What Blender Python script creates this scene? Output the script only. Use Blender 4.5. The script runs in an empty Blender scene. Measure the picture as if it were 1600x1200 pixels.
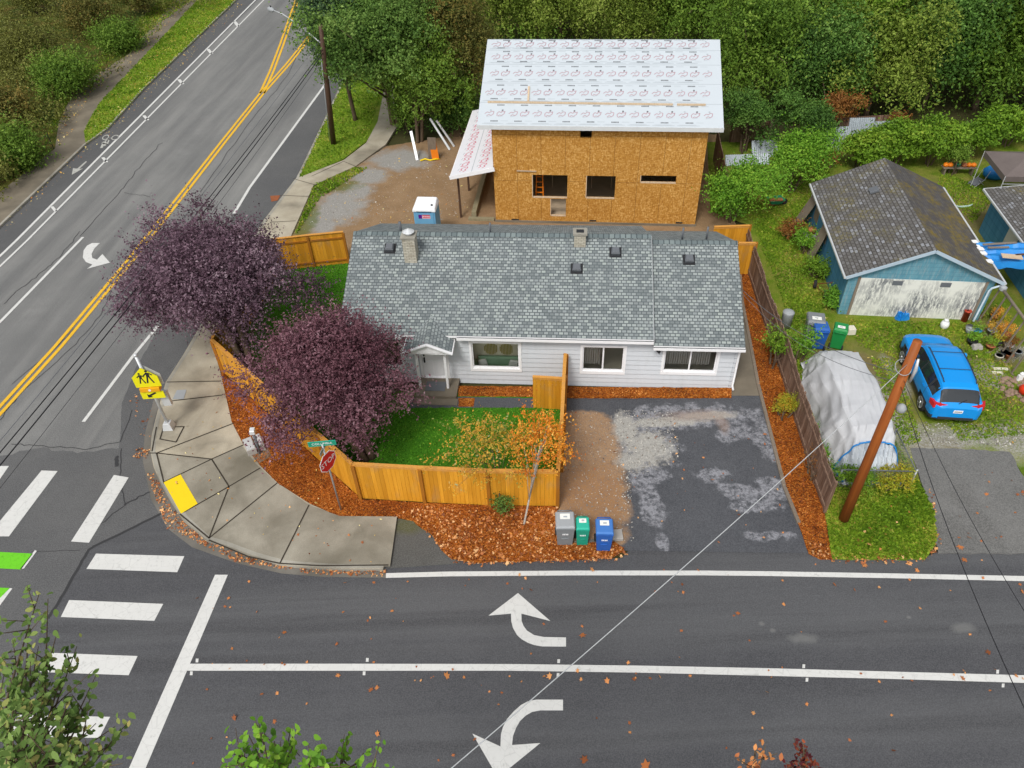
import bpy, math, random
import numpy as np
from mathutils import Vector, Matrix, Euler
from mathutils.geometry import tessellate_polygon
R = math.radians
sc = bpy.context.scene
rnd = random.Random(7)
# ---------------------------------------------------------------- camera
H = 20.5; FOC = 1173.45; PIT = R(41.927); ROL = R(-2.318)
Fw = Vector((0, math.cos(PIT), -math.sin(PIT))); R0 = Vector((1, 0, 0)); U0 = R0.cross(Fw)
Rt = R0*math.cos(ROL) + U0*math.sin(ROL); Up = U0*math.cos(ROL) - R0*math.sin(ROL)
cd = bpy.data.cameras.new("camera"); cam = bpy.data.objects.new("camera", cd); sc.collection.objects.link(cam)
cam.matrix_world = Matrix(((Rt.x, Up.x, -Fw.x, 0), (Rt.y, Up.y, -Fw.y, 0), (Rt.z, Up.z, -Fw.z, H), (0, 0, 0, 1)))
cd.sensor_width = 36; cd.lens = FOC/1600*36; cd.clip_end = 2000; cd.clip_start = .1
sc.camera = cam
# ---------------------------------------------------------------- sky, sun, exposure
SUN_EL, SUN_AZ = R(52), R(205)
w = bpy.data.worlds.new("World"); sc.world = w; w.use_nodes = True
nt = w.node_tree; bg = nt.nodes["Background"]
sky = nt.nodes.new("ShaderNodeTexSky"); sky.sky_type = 'NISHITA'; sky.sun_disc = False
sky.sun_elevation = SUN_EL; sky.sun_rotation = SUN_AZ; sky.air_density = 1.0; sky.dust_density = 3.0; sky.ozone_density = 1.0
hs = nt.nodes.new("ShaderNodeHueSaturation"); hs.inputs['Saturation'].default_value = .16
nt.links.new(sky.outputs[0], hs.inputs['Color']); nt.links.new(hs.outputs[0], bg.inputs[0]); bg.inputs[1].default_value = .12
sl = bpy.data.lights.new("sun", 'SUN'); sl.energy = 1.5; sl.angle = R(14); sl.color = (1, .97, .92)
so = bpy.data.objects.new("sun", sl); sc.collection.objects.link(so)
so.rotation_euler = (R(90)-SUN_EL, 0, R(180)-SUN_AZ)
sc.view_settings.view_transform = 'Standard'; sc.view_settings.look = 'None'; sc.view_settings.gamma = 1
sc.view_settings.use_curve_mapping = False; sc.view_settings.exposure = .35
sc.render.engine = 'CYCLES'
sc.cycles.max_bounces = 5; sc.cycles.diffuse_bounces = 3; sc.cycles.transparent_max_bounces = 8; sc.cycles.use_denoising = True
C = sc.collection

def G(px, py, z=0.):
    "photo point (1600x1200) to the point of the place at height z"
    d = Fw*FOC + Rt*(px-800) - Up*(py-600); t = (z-H)/d.z
    return Vector((d.x*t, d.y*t, z))
def ray(px, py, dist):
    d = (Fw*FOC + Rt*(px-800) - Up*(py-600)).normalized(); return Vector((0, 0, H)) + d*dist

# ---------------------------------------------------------------- materials
class T:
    def __init__(s, name):
        s.m = bpy.data.materials.new(name); s.m.use_nodes = True; s.t = s.m.node_tree
        s.b = s.t.nodes['Principled BSDF']; s.co = s.t.nodes.new('ShaderNodeTexCoord')
    def n(s, ty, **k):
        o = s.t.nodes.new(ty)
        for a, v in k.items(): setattr(o, a, v)
        return o
    def l(s, a, b): s.t.links.new(a, b)
    def put(s, v, sock):
        if isinstance(v, (int, float)): sock.default_value = v
        elif isinstance(v, (tuple, list)): sock.default_value = (*v[:3], 1) if len(sock.default_value) == 4 else v
        else: s.l(v, sock)
    def vec(s, src='Object', sc=(1, 1, 1), rot=(0, 0, 0)):
        o = s.co.outputs[src]; m = s.n('ShaderNodeMapping'); s.l(o, m.inputs[0]); m.inputs['Scale'].default_value = sc; m.inputs['Rotation'].default_value = rot
        return m.outputs[0]
    def noise(s, scale=1, det=4, v=None, rough=.55, dist=0):
        o = s.n('ShaderNodeTexNoise'); s.l(v or s.co.outputs['Object'], o.inputs['Vector']); o.inputs['Scale'].default_value = scale
        o.inputs['Detail'].default_value = det; o.inputs['Roughness'].default_value = rough; o.inputs['Distortion'].default_value = dist; return o.outputs['Fac']
    def vor(s, scale=1, v=None, out='Color', feat='F1', rand=1.):
        o = s.n('ShaderNodeTexVoronoi', feature=feat); s.l(v or s.co.outputs['Object'], o.inputs['Vector']); o.inputs['Scale'].default_value = scale
        o.inputs['Randomness'].default_value = rand; return o.outputs[out]
    def ramp(s, f, st, const=False):
        o = s.n('ShaderNodeValToRGB'); s.put(f, o.inputs[0]); e = o.color_ramp.elements
        if const: o.color_ramp.interpolation = 'CONSTANT'
        for i, (p, c) in enumerate(st):
            if isinstance(c, (int, float)): c = (c, c, c)
            x = e[i] if i < 2 else e.new(p); x.position = p; x.color = (*c, 1)
        return o.outputs[0]
    def mix(s, f, a, b, mode='MIX'):
        o = s.n('ShaderNodeMix', data_type='RGBA', blend_type=mode); s.put(f, o.inputs[0]); s.put(a, o.inputs[6]); s.put(b, o.inputs[7]); return o.outputs[2]
    def math(s, op, a, b=0., clamp=False):
        o = s.n('ShaderNodeMath', operation=op, use_clamp=clamp); s.put(a, o.inputs[0]); s.put(b, o.inputs[1]); return o.outputs[0]
    def blobs(s, bl, nz=.5, ns=1.2, soft=.25):
        "union of noisy ellipses (photo centre, photo radii) as a 0..1 mask"
        res = None; wob = s.math('MULTIPLY', s.math('SUBTRACT', s.noise(ns, 6, rough=.65), .5), nz*2)
        for (px, py, rx, ry) in bl:
            c = G(px, py); ax = abs((G(px+rx, py)-G(px-rx, py)).x)/2; ay = abs((G(px, py-ry)-G(px, py+ry)).y)/2
            m = s.n('ShaderNodeMapping'); s.l(s.co.outputs['Object'], m.inputs[0])
            m.inputs['Scale'].default_value = (1/ax, 1/ay, 0); m.inputs['Location'].default_value = (-c.x/ax, -c.y/ay, 0)
            L = s.n('ShaderNodeVectorMath', operation='LENGTH'); s.l(m.outputs[0], L.inputs[0])
            res = L.outputs['Value'] if res is None else s.math('MINIMUM', res, L.outputs['Value'])
        v = s.math('ADD', res, wob)
        o = s.n('ShaderNodeMapRange'); s.l(v, o.inputs[0]); o.inputs[1].default_value = 1+soft/2; o.inputs[2].default_value = 1-soft/2; o.inputs[3].default_value = 0; o.inputs[4].default_value = 1
        return o.outputs[0]
    def brick(s, c1, c2, mo, bw, rh, ms=.01, v=None, off=.5, bias=0.):
        o = s.n('ShaderNodeTexBrick'); s.l(v or s.co.outputs['UV'], o.inputs['Vector']); s.put(c1, o.inputs['Color1']); s.put(c2, o.inputs['Color2']); s.put(mo, o.inputs['Mortar'])
        o.inputs['Scale'].default_value = 1; o.inputs['Brick Width'].default_value = bw; o.inputs['Row Height'].default_value = rh; o.inputs['Mortar Size'].default_value = ms
        o.inputs['Bias'].default_value = bias; o.offset = off; return o
    def attr(s, nm='tint'):
        o = s.n('ShaderNodeAttribute', attribute_name=nm); return o.outputs['Fac']
    def out(s, col, rough=.8, spec=.3, bump=None, bs=.3, bd=.02, metal=0., **k):
        s.put(col, s.b.inputs['Base Color']); s.put(rough, s.b.inputs['Roughness']); s.b.inputs['Specular IOR Level'].default_value = spec; s.b.inputs['Metallic'].default_value = metal
        if bump is not None:
            o = s.n('ShaderNodeBump'); o.inputs['Strength'].default_value = bs; o.inputs['Distance'].default_value = bd; s.l(bump, o.inputs['Height']); s.l(o.outputs[0], s.b.inputs['Normal'])
        for a, v in k.items(): s.put(v, s.b.inputs[a.replace('_', ' ')])
        return s.m
def plain(name, col, rough=.6, var=.12, ns=3., spec=.3, metal=0., **k):
    t = T(name); f = t.noise(ns, 5); c = t.mix(f, [x*(1-var) for x in col], [min(1, x*(1+var)) for x in col]); return t.out(c, rough, spec, metal=metal, **k)
def leafmat(name, cols, rough=.65, trans=.25):
    t = T(name); n = len(cols); c = t.ramp(t.attr(), [(i/(n-1), x) for i, x in enumerate(cols)])
    t.out(c, rough, .25)
    tr = t.n('ShaderNodeBsdfTranslucent'); t.l(c, tr.inputs[0]); mx = t.n('ShaderNodeMixShader'); mx.inputs[0].default_value = trans
    t.l(t.b.outputs[0], mx.inputs[1]); t.l(tr.outputs[0], mx.inputs[2]); t.l(mx.outputs[0], t.t.nodes['Material Output'].inputs[0]); return t.m

def m_asphalt(name, lo, hi, patch=None, speck=.5):
    t = T(name); n1 = t.noise(.35, 5, rough=.6); n2 = t.noise(28, 3); n3 = t.noise(2.2, 6)
    c = t.ramp(n1, [(.35, lo), (.65, hi)]); c = t.mix(t.ramp(n3, [(.3, 0), (.7, .35)]), c, [x*.7 for x in lo])
    if patch: c = patch(t, c)
    c = t.mix(t.ramp(n2, [(.35, .0), (.75, speck)]), c, [min(1, x*2.1+.02) for x in hi])
    return t.out(c, t.ramp(n1, [(.3, .62), (.7, .85)]), .35, n2, .5, .015)
def street_patch(t, c):
    f = t.noise(1., 4, t.vec(sc=(.03, .55, 1), rot=(0, 0, R(3.2)))); c = t.mix(t.ramp(f, [(.42, .0), (.60, .8)]), c, (.095, .097, .10)); fb = t.noise(1., 5, t.vec(sc=(.05, 1.1, 1), rot=(0, 0, R(3.2)))); c = t.mix(t.ramp(fb, [(.5, .0), (.66, .7)]), c, (.034, .034, .037))
    b = t.blobs([(1255, 998, 22, 7), (1505, 982, 18, 7), (1207, 985, 5, 3), (1420, 965, 3, 2), (1190, 975, 4, 3)], .8, 3., .8); return t.mix(t.math('MULTIPLY', b, .55), c, (.2, .2, .19))
M_street = m_asphalt("street_asphalt", (.050, .051, .056), (.068, .069, .074), street_patch)
def av_patch(t, c):
    a_, b_ = G(0, 641), G(290, 297); vv = t.vec(rot=(0, 0, -math.atan2((b_-a_).y, (b_-a_).x)))
    m = t.n('ShaderNodeMapping'); t.l(vv, m.inputs[0]); m.inputs['Scale'].default_value = (.035, .42, 1)
    f = t.noise(1., 6, m.outputs[0], .6); c = t.mix(t.ramp(f, [(.44, 0), (.60, .8)]), c, (.085, .086, .086)); f2 = t.noise(1.7, 5, m.outputs[0], .6); c = t.mix(t.ramp(f2, [(.45, 0), (.7, .5)]), c, (.27, .265, .25))
    cr = t.vor(.22, t.vec(), 'Distance', 'DISTANCE_TO_EDGE'); wz = t.noise(2, 5)
    return c
M_avenue = m_asphalt("avenue_asphalt", (.125, .126, .123), (.175, .175, .17), av_patch, .45)
M_inter = m_asphalt("worn_asphalt", (.075, .076, .078), (.10, .10, .10), None, .5)
def drive_patch(t, c):
    f1 = t.blobs([(1070, 652, 100, 20), (1010, 685, 45, 36), (1015, 780, 20, 42), (1150, 676, 34, 14), (1200, 690, 22, 30), (1155, 768, 30, 13), (1208, 765, 22, 20), (1205, 838, 34, 8), (1112, 742, 26, 10), (1012, 742, 26, 20), (1185, 790, 40, 12), (1035, 850, 8, 18)], 1.5, 1.1, .3)
    f2 = t.ramp(t.noise(4, 9, rough=.8), [(.42, 0), (.56, 1)]); f = t.math('MULTIPLY', f1, f2)
    pale = t.mix(t.noise(16, 4, rough=.8), (.13, .135, .155), (.42, .42, .45))
    c = t.mix(f, c, pale)
    g = t.blobs([(1012, 700, 36, 26), (985, 722, 28, 14), (975, 672, 20, 26), (1040, 660, 60, 7), (1105, 650, 45, 6)], .9, 3.5, .5); gg = t.mix(t.noise(18, 3, rough=.8), (.10, .09, .075), (.72, .70, .64))
    c = t.mix(g, c, gg)
    r_ = t.blobs([(1128, 660, 9, 16), (1085, 650, 50, 8)], .7, 3, .9); c = t.mix(t.math('MULTIPLY', r_, .5), c, (.30, .19, .13))
    d = t.blobs([(905, 668, 55, 26), (912, 700, 58, 34), (918, 750, 62, 44), (925, 795, 60, 40), (930, 835, 52, 26)], .32, 1.8, .22); dn = t.mix(t.noise(1.2, 7, rough=.7), (.26, .135, .05), (.48, .30, .155)); dn = t.mix(t.ramp(t.noise(14, 5, rough=.8), [(.45, 0), (.7, .6)]), dn, (.16, .08, .035)); dn = t.mix(t.ramp(t.noise(30, 2, rough=.8), [(.55, 0), (.75, .7)]), dn, (.62, .48, .33))
    dn = t.mix(t.math('MULTIPLY', t.blobs([(930, 775, 50, 50)], .6, 1.5, .7), .6), dn, t.mix(t.noise(2.5, 5), (.22, .085, .02), (.44, .21, .05))); return t.mix(d, c, dn)
M_drive = m_asphalt("driveway_asphalt", (.047, .050, .058), (.075, .078, .086), drive_patch)
M_drive2 = m_asphalt("weathered_asphalt", (.105, .105, .10), (.145, .143, .137), lambda t, c: t.mix(t.math('MULTIPLY', t.blobs([(1480, 835, 45, 30), (1520, 800, 20, 60)], .8, 1.5, .8), .4), c, (.055, .053, .05)), .5)
def m_paint(name, col, wear=.25):
    t = T(name); f = t.noise(6, 9, rough=.8); c = t.mix(t.ramp(f, [(.36, min(1, wear*2.6)), (.44, wear*.3), (.56, 0)]), col, [x*.30 for x in col]); ck = t.vor(2.6, None, 'Distance', 'DISTANCE_TO_EDGE'); c = t.mix(t.ramp(ck, [(.0, .5), (.02, 0)]), c, [x*.35 for x in col]); c = t.mix(t.noise(.8, 4), c, [x*.85 for x in col]); return t.out(c, .7, .3)
M_white = m_paint("white_road_paint", (.70, .70, .675)); M_white2 = m_paint("old_white_paint", (.50, .50, .46), .8)
M_yel = m_paint("yellow_road_paint", (.86, .50, .03), .35); M_green = m_paint("green_lane_paint", (.16, .62, .02), .3)
def m_concrete(name, lo, hi, dark=(.10, .09, .07), ds=(.45, .7)):
    t = T(name); c = t.ramp(t.noise(.7, 6, rough=.6), [(.3, lo), (.7, hi)]); c = t.mix(t.ramp(t.noise(.45, 5, dist=.6), [(ds[0], 0), (ds[1], .55)]), c, dark)
    c = t.mix(t.ramp(t.noise(40, 2), [(.3, .25), (.6, 0)]), c, dark); return t.out(c, .85, .25, t.noise(40, 2), .25, .01)
M_walk = m_concrete("sidewalk_concrete", (.36, .315, .235), (.54, .49, .385)); M_walk2 = m_concrete("old_sidewalk", (.16, .135, .10), (.25, .215, .16))
M_walk3 = m_concrete("exposed_concrete", (.27, .245, .195), (.42, .39, .32), (.08, .07, .045), (.38, .64)); M_kerb = m_concrete("kerb_concrete", (.30, .285, .24), (.45, .43, .37), (.12, .11, .09))
M_gutter = m_concrete("gutter_concrete", (.14, .13, .115), (.22, .205, .18)); M_joint = plain("joint_dirt", (.045, .037, .027), .9); M_crack = plain("crack_sealer", (.04, .04, .042), .6)
def m_mulch(name='bark_mulch'):
    t = T(name); v = t.vec(sc=(1, 1.6, 1)); a = t.vor(22, v, 'Color'); s1 = t.n('ShaderNodeSeparateColor'); t.l(a, s1.inputs[0])
    c = t.ramp(s1.outputs[0], [(0, (.13, .030, .005)), (.35, (.32, .080, .008)), (.7, (.50, .145, .015)), (1, (.66, .28, .06))]); c = t.mix(t.ramp(t.noise(.8, 5), [(.35, 0), (.7, .45)]), c, (.15, .032, .008))
    return t.out(c, .9, .15, t.vor(22, v, 'Distance'), .8, .05)
M_mulch = m_mulch()
def m_grass(name, lo, hi, dry, extra=None, dr=(.5, .75)):
    t = T(name); c = t.ramp(t.noise(1.1, 6, rough=.65), [(.3, lo), (.7, hi)]); c = t.mix(t.ramp(t.noise(.55, 6, rough=.7), [(dr[0], 0), (dr[1], .8)]), c, dry)
    c = t.mix(t.ramp(t.noise(30, 3, rough=.8), [(.35, .55), (.6, 0)]), c, [x*.45 for x in lo])
    if extra: c = extra(t, c)
    return t.out(c, .9, .15, t.noise(25, 3, rough=.8), .8, .06)
M_lawn = m_grass("lawn_grass", (.05, .19, .010), (.09, .28, .016), (.14, .28, .03), dr=(.55, .85)); M_verge = m_grass("verge_grass", (.14, .24, .014), (.24, .36, .03), (.40, .32, .09))
def yard_x(t, c):
    d = t.blobs([(1375, 590, 60, 50), (1450, 700, 30, 18), (1545, 600, 26, 60), (1500, 330, 60, 40), (1400, 800, 30, 20), (1480, 700, 30, 20), (1555, 540, 20, 40), (1290, 560, 30, 14)], .9, 1.3, .9)
    c = t.mix(t.math('MULTIPLY', d, .75), c, t.mix(t.noise(9, 4), (.12, .085, .04), (.30, .22, .12)))
    g = t.blobs([(1500, 685, 95, 18), (1585, 690, 50, 30), (1385, 640, 20, 55), (1400, 590, 12, 30), (1590, 552, 45, 9), (1545, 588, 22, 22), (1430, 690, 30, 30)], .7, 1.6, .7); st = t.noise(14, 4, rough=.8)
    return t.mix(t.math('MULTIPLY', g, t.ramp(st, [(.36, .15), (.56, 1)])), c, t.mix(t.noise(35, 3, rough=.8), (.15, .14, .115), (.62, .60, .54)))
M_yard = m_grass("yard_grass", (.12, .20, .012), (.22, .31, .025), (.34, .26, .08), yard_x, (.42, .68))
def m_dirt(name, lo, hi, ex=None):
    t = T(name); c = t.ramp(t.noise(.9, 7, rough=.65), [(.3, lo), (.7, hi)]); c = t.mix(t.ramp(t.noise(22, 4, rough=.8), [(.4, 0), (.75, .5)]), c, [x*1.7 for x in hi])
    if ex: c = ex(t, c)
    return t.out(c, .95, .1, t.noise(18, 4, rough=.8), .6, .04)
def lot_x(t, c):
    g = t.blobs([(530, 325, 40, 24), (505, 345, 24, 26), (575, 275, 30, 14), (625, 250, 46, 16), (560, 300, 24, 14)], .8, 1.2, .6)
    c = t.mix(g, c, t.mix(t.noise(16, 3, rough=.8), (.16, .145, .12), (.46, .45, .43)))
    k = t.blobs([(480, 345, 16, 24), (520, 292, 40, 9), (470, 360, 12, 12)], .8, 2, .6); return t.mix(t.math('MULTIPLY', k, .7), c, (.11, .14, .025))
M_lot = m_dirt("lot_dirt", (.20, .125, .065), (.30, .20, .115), lot_x)
M_dirt = m_dirt("bare_dirt", (.30, .155, .06), (.44, .26, .125), lambda t, c: t.mix(t.math('MULTIPLY', t.blobs([(925, 770, 55, 60)], .6, 1.5, .7), .7), c, t.mix(t.noise(3, 5), (.22, .09, .02), (.40, .19, .05))))
M_forest = m_dirt("forest_floor", (.035, .04, .014), (.07, .065, .025))
M_path = m_concrete("path_concrete", (.17, .145, .11), (.26, .22, .165))
def m_shingle(name, cols, bw, rh, ms, mo, moss=None):
    t = T(name); v = t.vec('UV'); b = t.brick((0, 0, 0), (1, 1, 1), (0, 0, 0), bw, rh, 0., v, .43)
    c = t.ramp(b.outputs['Color'], cols, True)
    g = t.brick((1, 1, 1), (1, 1, 1), (0, 0, 0), bw, rh, ms, v, .43); c = t.mix(g.outputs['Fac'], c, mo)
    c = t.mix(t.ramp(t.noise(.5, 6, rough=.65), [(.35, .0), (.7, .3)]), c, cols[0][1])
    if moss: c = moss(t, c)
    return t.out(c, .85, .25, t.math('SUBTRACT', 1, g.outputs['Fac']), .6, .02)
def vent_stain(t, c): return c
M_roof = m_shingle("slate_green_shingles", [(0, (.17, .195, .20)), (.22, (.28, .31, .31)), (.40, (.21, .235, .24)), (.52, (.33, .365, .36)), (.72, (.25, .28, .285)), (.86, (.34, .38, .365))], .19, .135, .018, (.09, .105, .11))
M_cap = m_shingle("ridge_cap_shingles", [(0, (.13, .16, .165)), (.4, (.20, .24, .24)), (.7, (.16, .195, .20))], .22, .4, .02, (.05, .065, .07))
def moss(t, c):
    x = t.math('MULTIPLY', t.ramp(t.noise(.6, 6, rough=.7), [(.50, 0), (.62, 1)]), t.ramp(t.noise(9, 5, rough=.7), [(.44, 0), (.62, .8)]))
    return t.mix(x, c, t.mix(t.noise(4, 4), (.12, .115, .03), (.22, .17, .04)))
M_oldroof = m_shingle("weathered_grey_shingles", [(0, (.125, .12, .115)), (.4, (.16, .157, .155)), (.7, (.20, .20, .205)), (.88, (.27, .28, .30))], .26, .16, .022, (.06, .055, .05), moss)
def moss2(t, c):
    x = t.math('MULTIPLY', t.ramp(t.noise(.8, 6, rough=.7), [(.46, 0), (.60, 1)]), t.ramp(t.noise(7, 5, rough=.7), [(.38, 0), (.56, 1)]))
    return t.mix(x, c, t.mix(t.noise(4, 4), (.13, .115, .02), (.26, .17, .03)))
M_mossroof = m_shingle("mossy_shingles", [(0, (.085, .082, .082)), (.5, (.105, .10, .10)), (.8, (.12, .115, .115))], .3, .16, .012, (.06, .05, .045), moss2)
def m_osb():
    t = T("osb_sheathing"); a = None
    v1 = t.vec(sc=(9, 9, 24), rot=(0, R(25), 0)); v2 = t.vec(sc=(24, 9, 9), rot=(0, R(20), 0))
    s1 = t.n('ShaderNodeSeparateColor'); t.l(t.vor(1, v1, 'Color'), s1.inputs[0]); s2 = t.n('ShaderNodeSeparateColor'); t.l(t.vor(1, v2, 'Color'), s2.inputs[0])
    f = t.math('MULTIPLY', t.math('ADD', s1.outputs[0], s2.outputs[1]), .5)
    c = t.ramp(f, [(.08, (.33, .145, .025)), (.35, (.46, .22, .04)), (.6, (.53, .27, .06)), (.88, (.70, .42, .14))])
    c = t.mix(t.ramp(t.noise(.6, 5), [(.35, 0), (.65, .35)]), c, (.38, .17, .03))
    vx = t.n('ShaderNodeSeparateXYZ'); t.l(t.co.outputs['Object'], vx.inputs[0]); cx = t.n('ShaderNodeCombineXYZ'); t.l(t.math('ADD', vx.outputs[0], vx.outputs[1]), cx.inputs[0]); t.l(vx.outputs[2], cx.inputs[1])
    b = t.brick((0, 0, 0), (0, 0, 0), (1, 1, 1), 1.22, 2.44, .016, cx.outputs[0], .0); c = t.mix(t.math('MULTIPLY', b.outputs['Fac'], .5), c, (.14, .06, .014))
    return t.out(c, .8, .2)
M_osb = m_osb()
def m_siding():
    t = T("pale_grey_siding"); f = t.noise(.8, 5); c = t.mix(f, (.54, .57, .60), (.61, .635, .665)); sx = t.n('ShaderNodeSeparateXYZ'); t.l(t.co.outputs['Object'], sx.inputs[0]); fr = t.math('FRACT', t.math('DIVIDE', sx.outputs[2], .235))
    g = t.math('MULTIPLY', t.ramp(fr, [(.84, 0), (.90, 1)]), t.ramp(t.noise(1.5, 4, t.vec(sc=(1, 1, 4))), [(.3, .75), (.7, 1.)])); c = t.mix(g, c, (.25, .28, .32)); return t.out(t.mix(t.ramp(t.noise(2.5, 6, t.vec(sc=(2, 2, .4))), [(.5, 0), (.8, .25)]), c, (.40, .41, .40)), .6, .3)  # dark band at each lap: shadow line under the board painted into the colour
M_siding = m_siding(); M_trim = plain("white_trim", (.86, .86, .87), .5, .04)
M_under = plain("roof_underlayment", (.52, .57, .61), .5, .05, .6); M_ink = plain("red_print", (.42, .27, .31), .7); M_ink2 = plain("black_print", (.13, .14, .15), .7); M_ink3 = plain("grey_print", (.38, .42, .45), .7); M_pink = plain("pink_print", (.62, .15, .22), .7)
def m_cedar(name, lo, hi, axis='x'):
    t = T(name); v = t.vec(sc=(14, 14, .9)); c = t.ramp(t.noise(1, 6, v, .65), [(.3, lo), (.7, hi)]); c = t.mix(t.ramp(t.noise(1.2, 3), [(.4, 0), (.7, .3)]), c, lo)
    k = t.vor(2.2, None, 'Distance'); c = t.mix(t.ramp(k, [(.02, .6), (.05, 0)]), c, [x*.3 for x in lo]); gi = t.n('ShaderNodeNewGeometry').outputs['Random Per Island']; c = t.mix(t.ramp(gi, [(.0, .0), (1, .6)]), c, [x*.62 for x in lo]); c = t.mix(t.ramp(t.noise(2.2, 5, t.vec(sc=(1, 1, .5))), [(.55, 0), (.8, .45)]), c, [(lo[0]+lo[1])*.33, (lo[0]+lo[1])*.24, (lo[0]+lo[1])*.14]); return t.out(c, .6, .3, t.noise(1, 5, v), .3, .01)
M_cedar = m_cedar("stained_cedar", (.66, .28, .016), (.86, .42, .04)); M_cedar2 = m_cedar("cedar_post_wood", (.36, .13, .012), (.50, .21, .025)); M_cap_w = m_cedar("cedar_cap_wood", (.68, .30, .05), (.85, .44, .11))
M_oldwood = m_cedar("weathered_fence_wood", (.12, .06, .035), (.46, .32, .24)); M_greywood = m_cedar("grey_timber", (.20, .16, .125), (.36, .30, .23)); M_lumber = m_cedar("new_lumber", (.62, .46, .30), (.80, .64, .46)); M_greenwood = m_cedar("pressure_treated_lumber", (.27, .235, .14), (.40, .35, .23))
M_pole = m_cedar("creosote_pole_wood", (.30, .075, .014), (.52, .16, .03)); M_pole2 = m_cedar("dark_pole_wood", (.075, .04, .025), (.15, .085, .055)); M_bark = plain("bark", (.12, .085, .055), .9, .4, 8); M_birch = plain("pale_bark", (.42, .38, .33), .9, .4, 9)
M_blueside = None
def m_blue(name, lo, hi, worn, ws=(.5, .62), rows=.2):
    t = T(name); c = t.ramp(t.noise(1.5, 6, t.vec(sc=(3, 3, .5))), [(.3, lo), (.7, hi)]); c = t.mix(t.ramp(t.noise(3, 8, t.vec(sc=(4, 4, .6)), .75), [(ws[0], 0), (ws[1], .7)]), c, worn)
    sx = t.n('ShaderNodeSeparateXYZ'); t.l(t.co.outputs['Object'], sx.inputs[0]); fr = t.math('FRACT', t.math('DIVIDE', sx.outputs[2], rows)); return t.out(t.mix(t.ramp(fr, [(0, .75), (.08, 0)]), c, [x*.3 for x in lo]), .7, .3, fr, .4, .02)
M_blueside = m_blue("teal_painted_siding", (.085, .24, .32), (.15, .35, .43), (.30, .38, .40)); M_blue2 = m_blue("blue_painted_siding", (.05, .20, .34), (.09, .28, .44), (.2, .3, .36), (.6, .75), .35)
def m_peel():
    t = T("peeling_white_paint"); f = t.noise(3.5, 10, t.vec(sc=(2.6, 1, .55), rot=(0, R(12), 0)), .78); c = t.mix(t.ramp(f, [(.45, 0), (.52, 1)]), (.72, .72, .66), t.mix(t.noise(9, 4), (.12, .13, .14), (.30, .31, .31))); c = t.mix(t.ramp(t.noise(.7, 4), [(.4, .0), (.6, 1)]), (.74, .74, .68), c)
    return t.out(c, .8, .2)
M_peel = m_peel()
M_galv = plain("galvanised_steel", (.46, .48, .49), .4, .1, 6, .5, .6); M_alu = plain("pale_aluminium", (.66, .68, .69), .4, .06, 4, .5, .3); M_dark = plain("black_plastic", (.02, .021, .024), .55); M_grey = plain("dark_grey_metal", (.13, .14, .155), .5)
M_tyre = plain("tyre_rubber", (.025, .025, .026), .85); M_red = plain("stop_red", (.62, .012, .022), .4, .05, 2, .4); M_signw = plain("sign_white", (.85, .85, .85), .4, .03); M_sgreen = plain("sign_green", (.02, .28, .17), .4, .1)
M_syel = plain("fluorescent_yellow", (.80, .74, .01), .4, .05, 2); M_samb = plain("amber_housing", (.80, .38, .01), .5, .1, 2); M_pad = plain("yellow_tactile", (.85, .62, .01), .6, .05, 4)
M_car = plain("blue_car_paint", (.0, .27, .74), .3, .03, 1, .4, .0, Coat_Weight=.3, Coat_Roughness=.06); M_glass = plain("tinted_car_glass", (.02, .024, .028), .06, .1, 1, .8); M_lamp = plain("red_lamp_lens", (.50, .015, .02), .2, .1, 3, .5); M_chrome = plain("wheel_alloy", (.55, .56, .58), .3, .05, 3, .5, .8); M_cladding = plain("black_cladding", (.035, .037, .04), .6)
M_bgrey = plain("grey_bin_plastic", (.20, .215, .225), .45, .08, 3, .4); M_bgreen = plain("teal_bin_plastic", (.012, .30, .20), .45, .08, 3, .4); M_bblue = plain("blue_bin_plastic", (.02, .11, .42), .45, .08, 3, .4); M_bgreen2 = plain("green_bin_plastic", (.015, .25, .06), .45, .08, 3, .4); M_blgrey = plain("pale_grey_lid", (.34, .36, .375), .5, .1, 2); M_bllblue = plain("pale_blue_lid", (.06, .19, .52), .45, .1, 2); M_blgreen = plain("pale_green_lid", (.03, .44, .31), .45, .1, 2)
M_paper = plain("paper_label", (.80, .81, .76), .7, .03)
def m_tarp(name, lo, hi, rough=.45, sc_=(3, 3, 3)):
    t = T(name); c = t.ramp(t.noise(.8, 6, rough=.6), [(.3, lo), (.7, hi)]); return t.out(c, rough, .5, t.noise(1.6, 6, t.vec(sc=(2.5, .35, 1)), .6), .45, .06)
M_tarp = m_tarp("silver_tarp", (.50, .51, .53), (.64, .65, .67)); M_tarpb = m_tarp("blue_tarp", (.01, .16, .50), (.02, .30, .75)); M_tarpf = m_tarp("foil_tarp", (.25, .29, .34), (.60, .64, .68), .25); M_canopy = m_tarp("brown_canvas", (.13, .105, .098), (.17, .14, .13), .8)
def m_brick():
    t = T("cream_brick"); s = t.n('ShaderNodeSeparateXYZ'); t.l(t.co.outputs['Object'], s.inputs[0]); cx = t.n('ShaderNodeCombineXYZ'); t.l(t.math('ADD', s.outputs[0], s.outputs[1]), cx.inputs[0]); t.l(s.outputs[2], cx.inputs[1])
    b = t.brick((.42, .39, .31), (.55, .52, .43), (.20, .19, .16), .2, .075, .008, cx.outputs[0]); return t.out(t.mix(t.ramp(t.noise(3, 5), [(.5, 0), (.75, .5)]), b.outputs['Color'], (.18, .14, .09)), .9, .2)
M_brick = m_brick()
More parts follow.
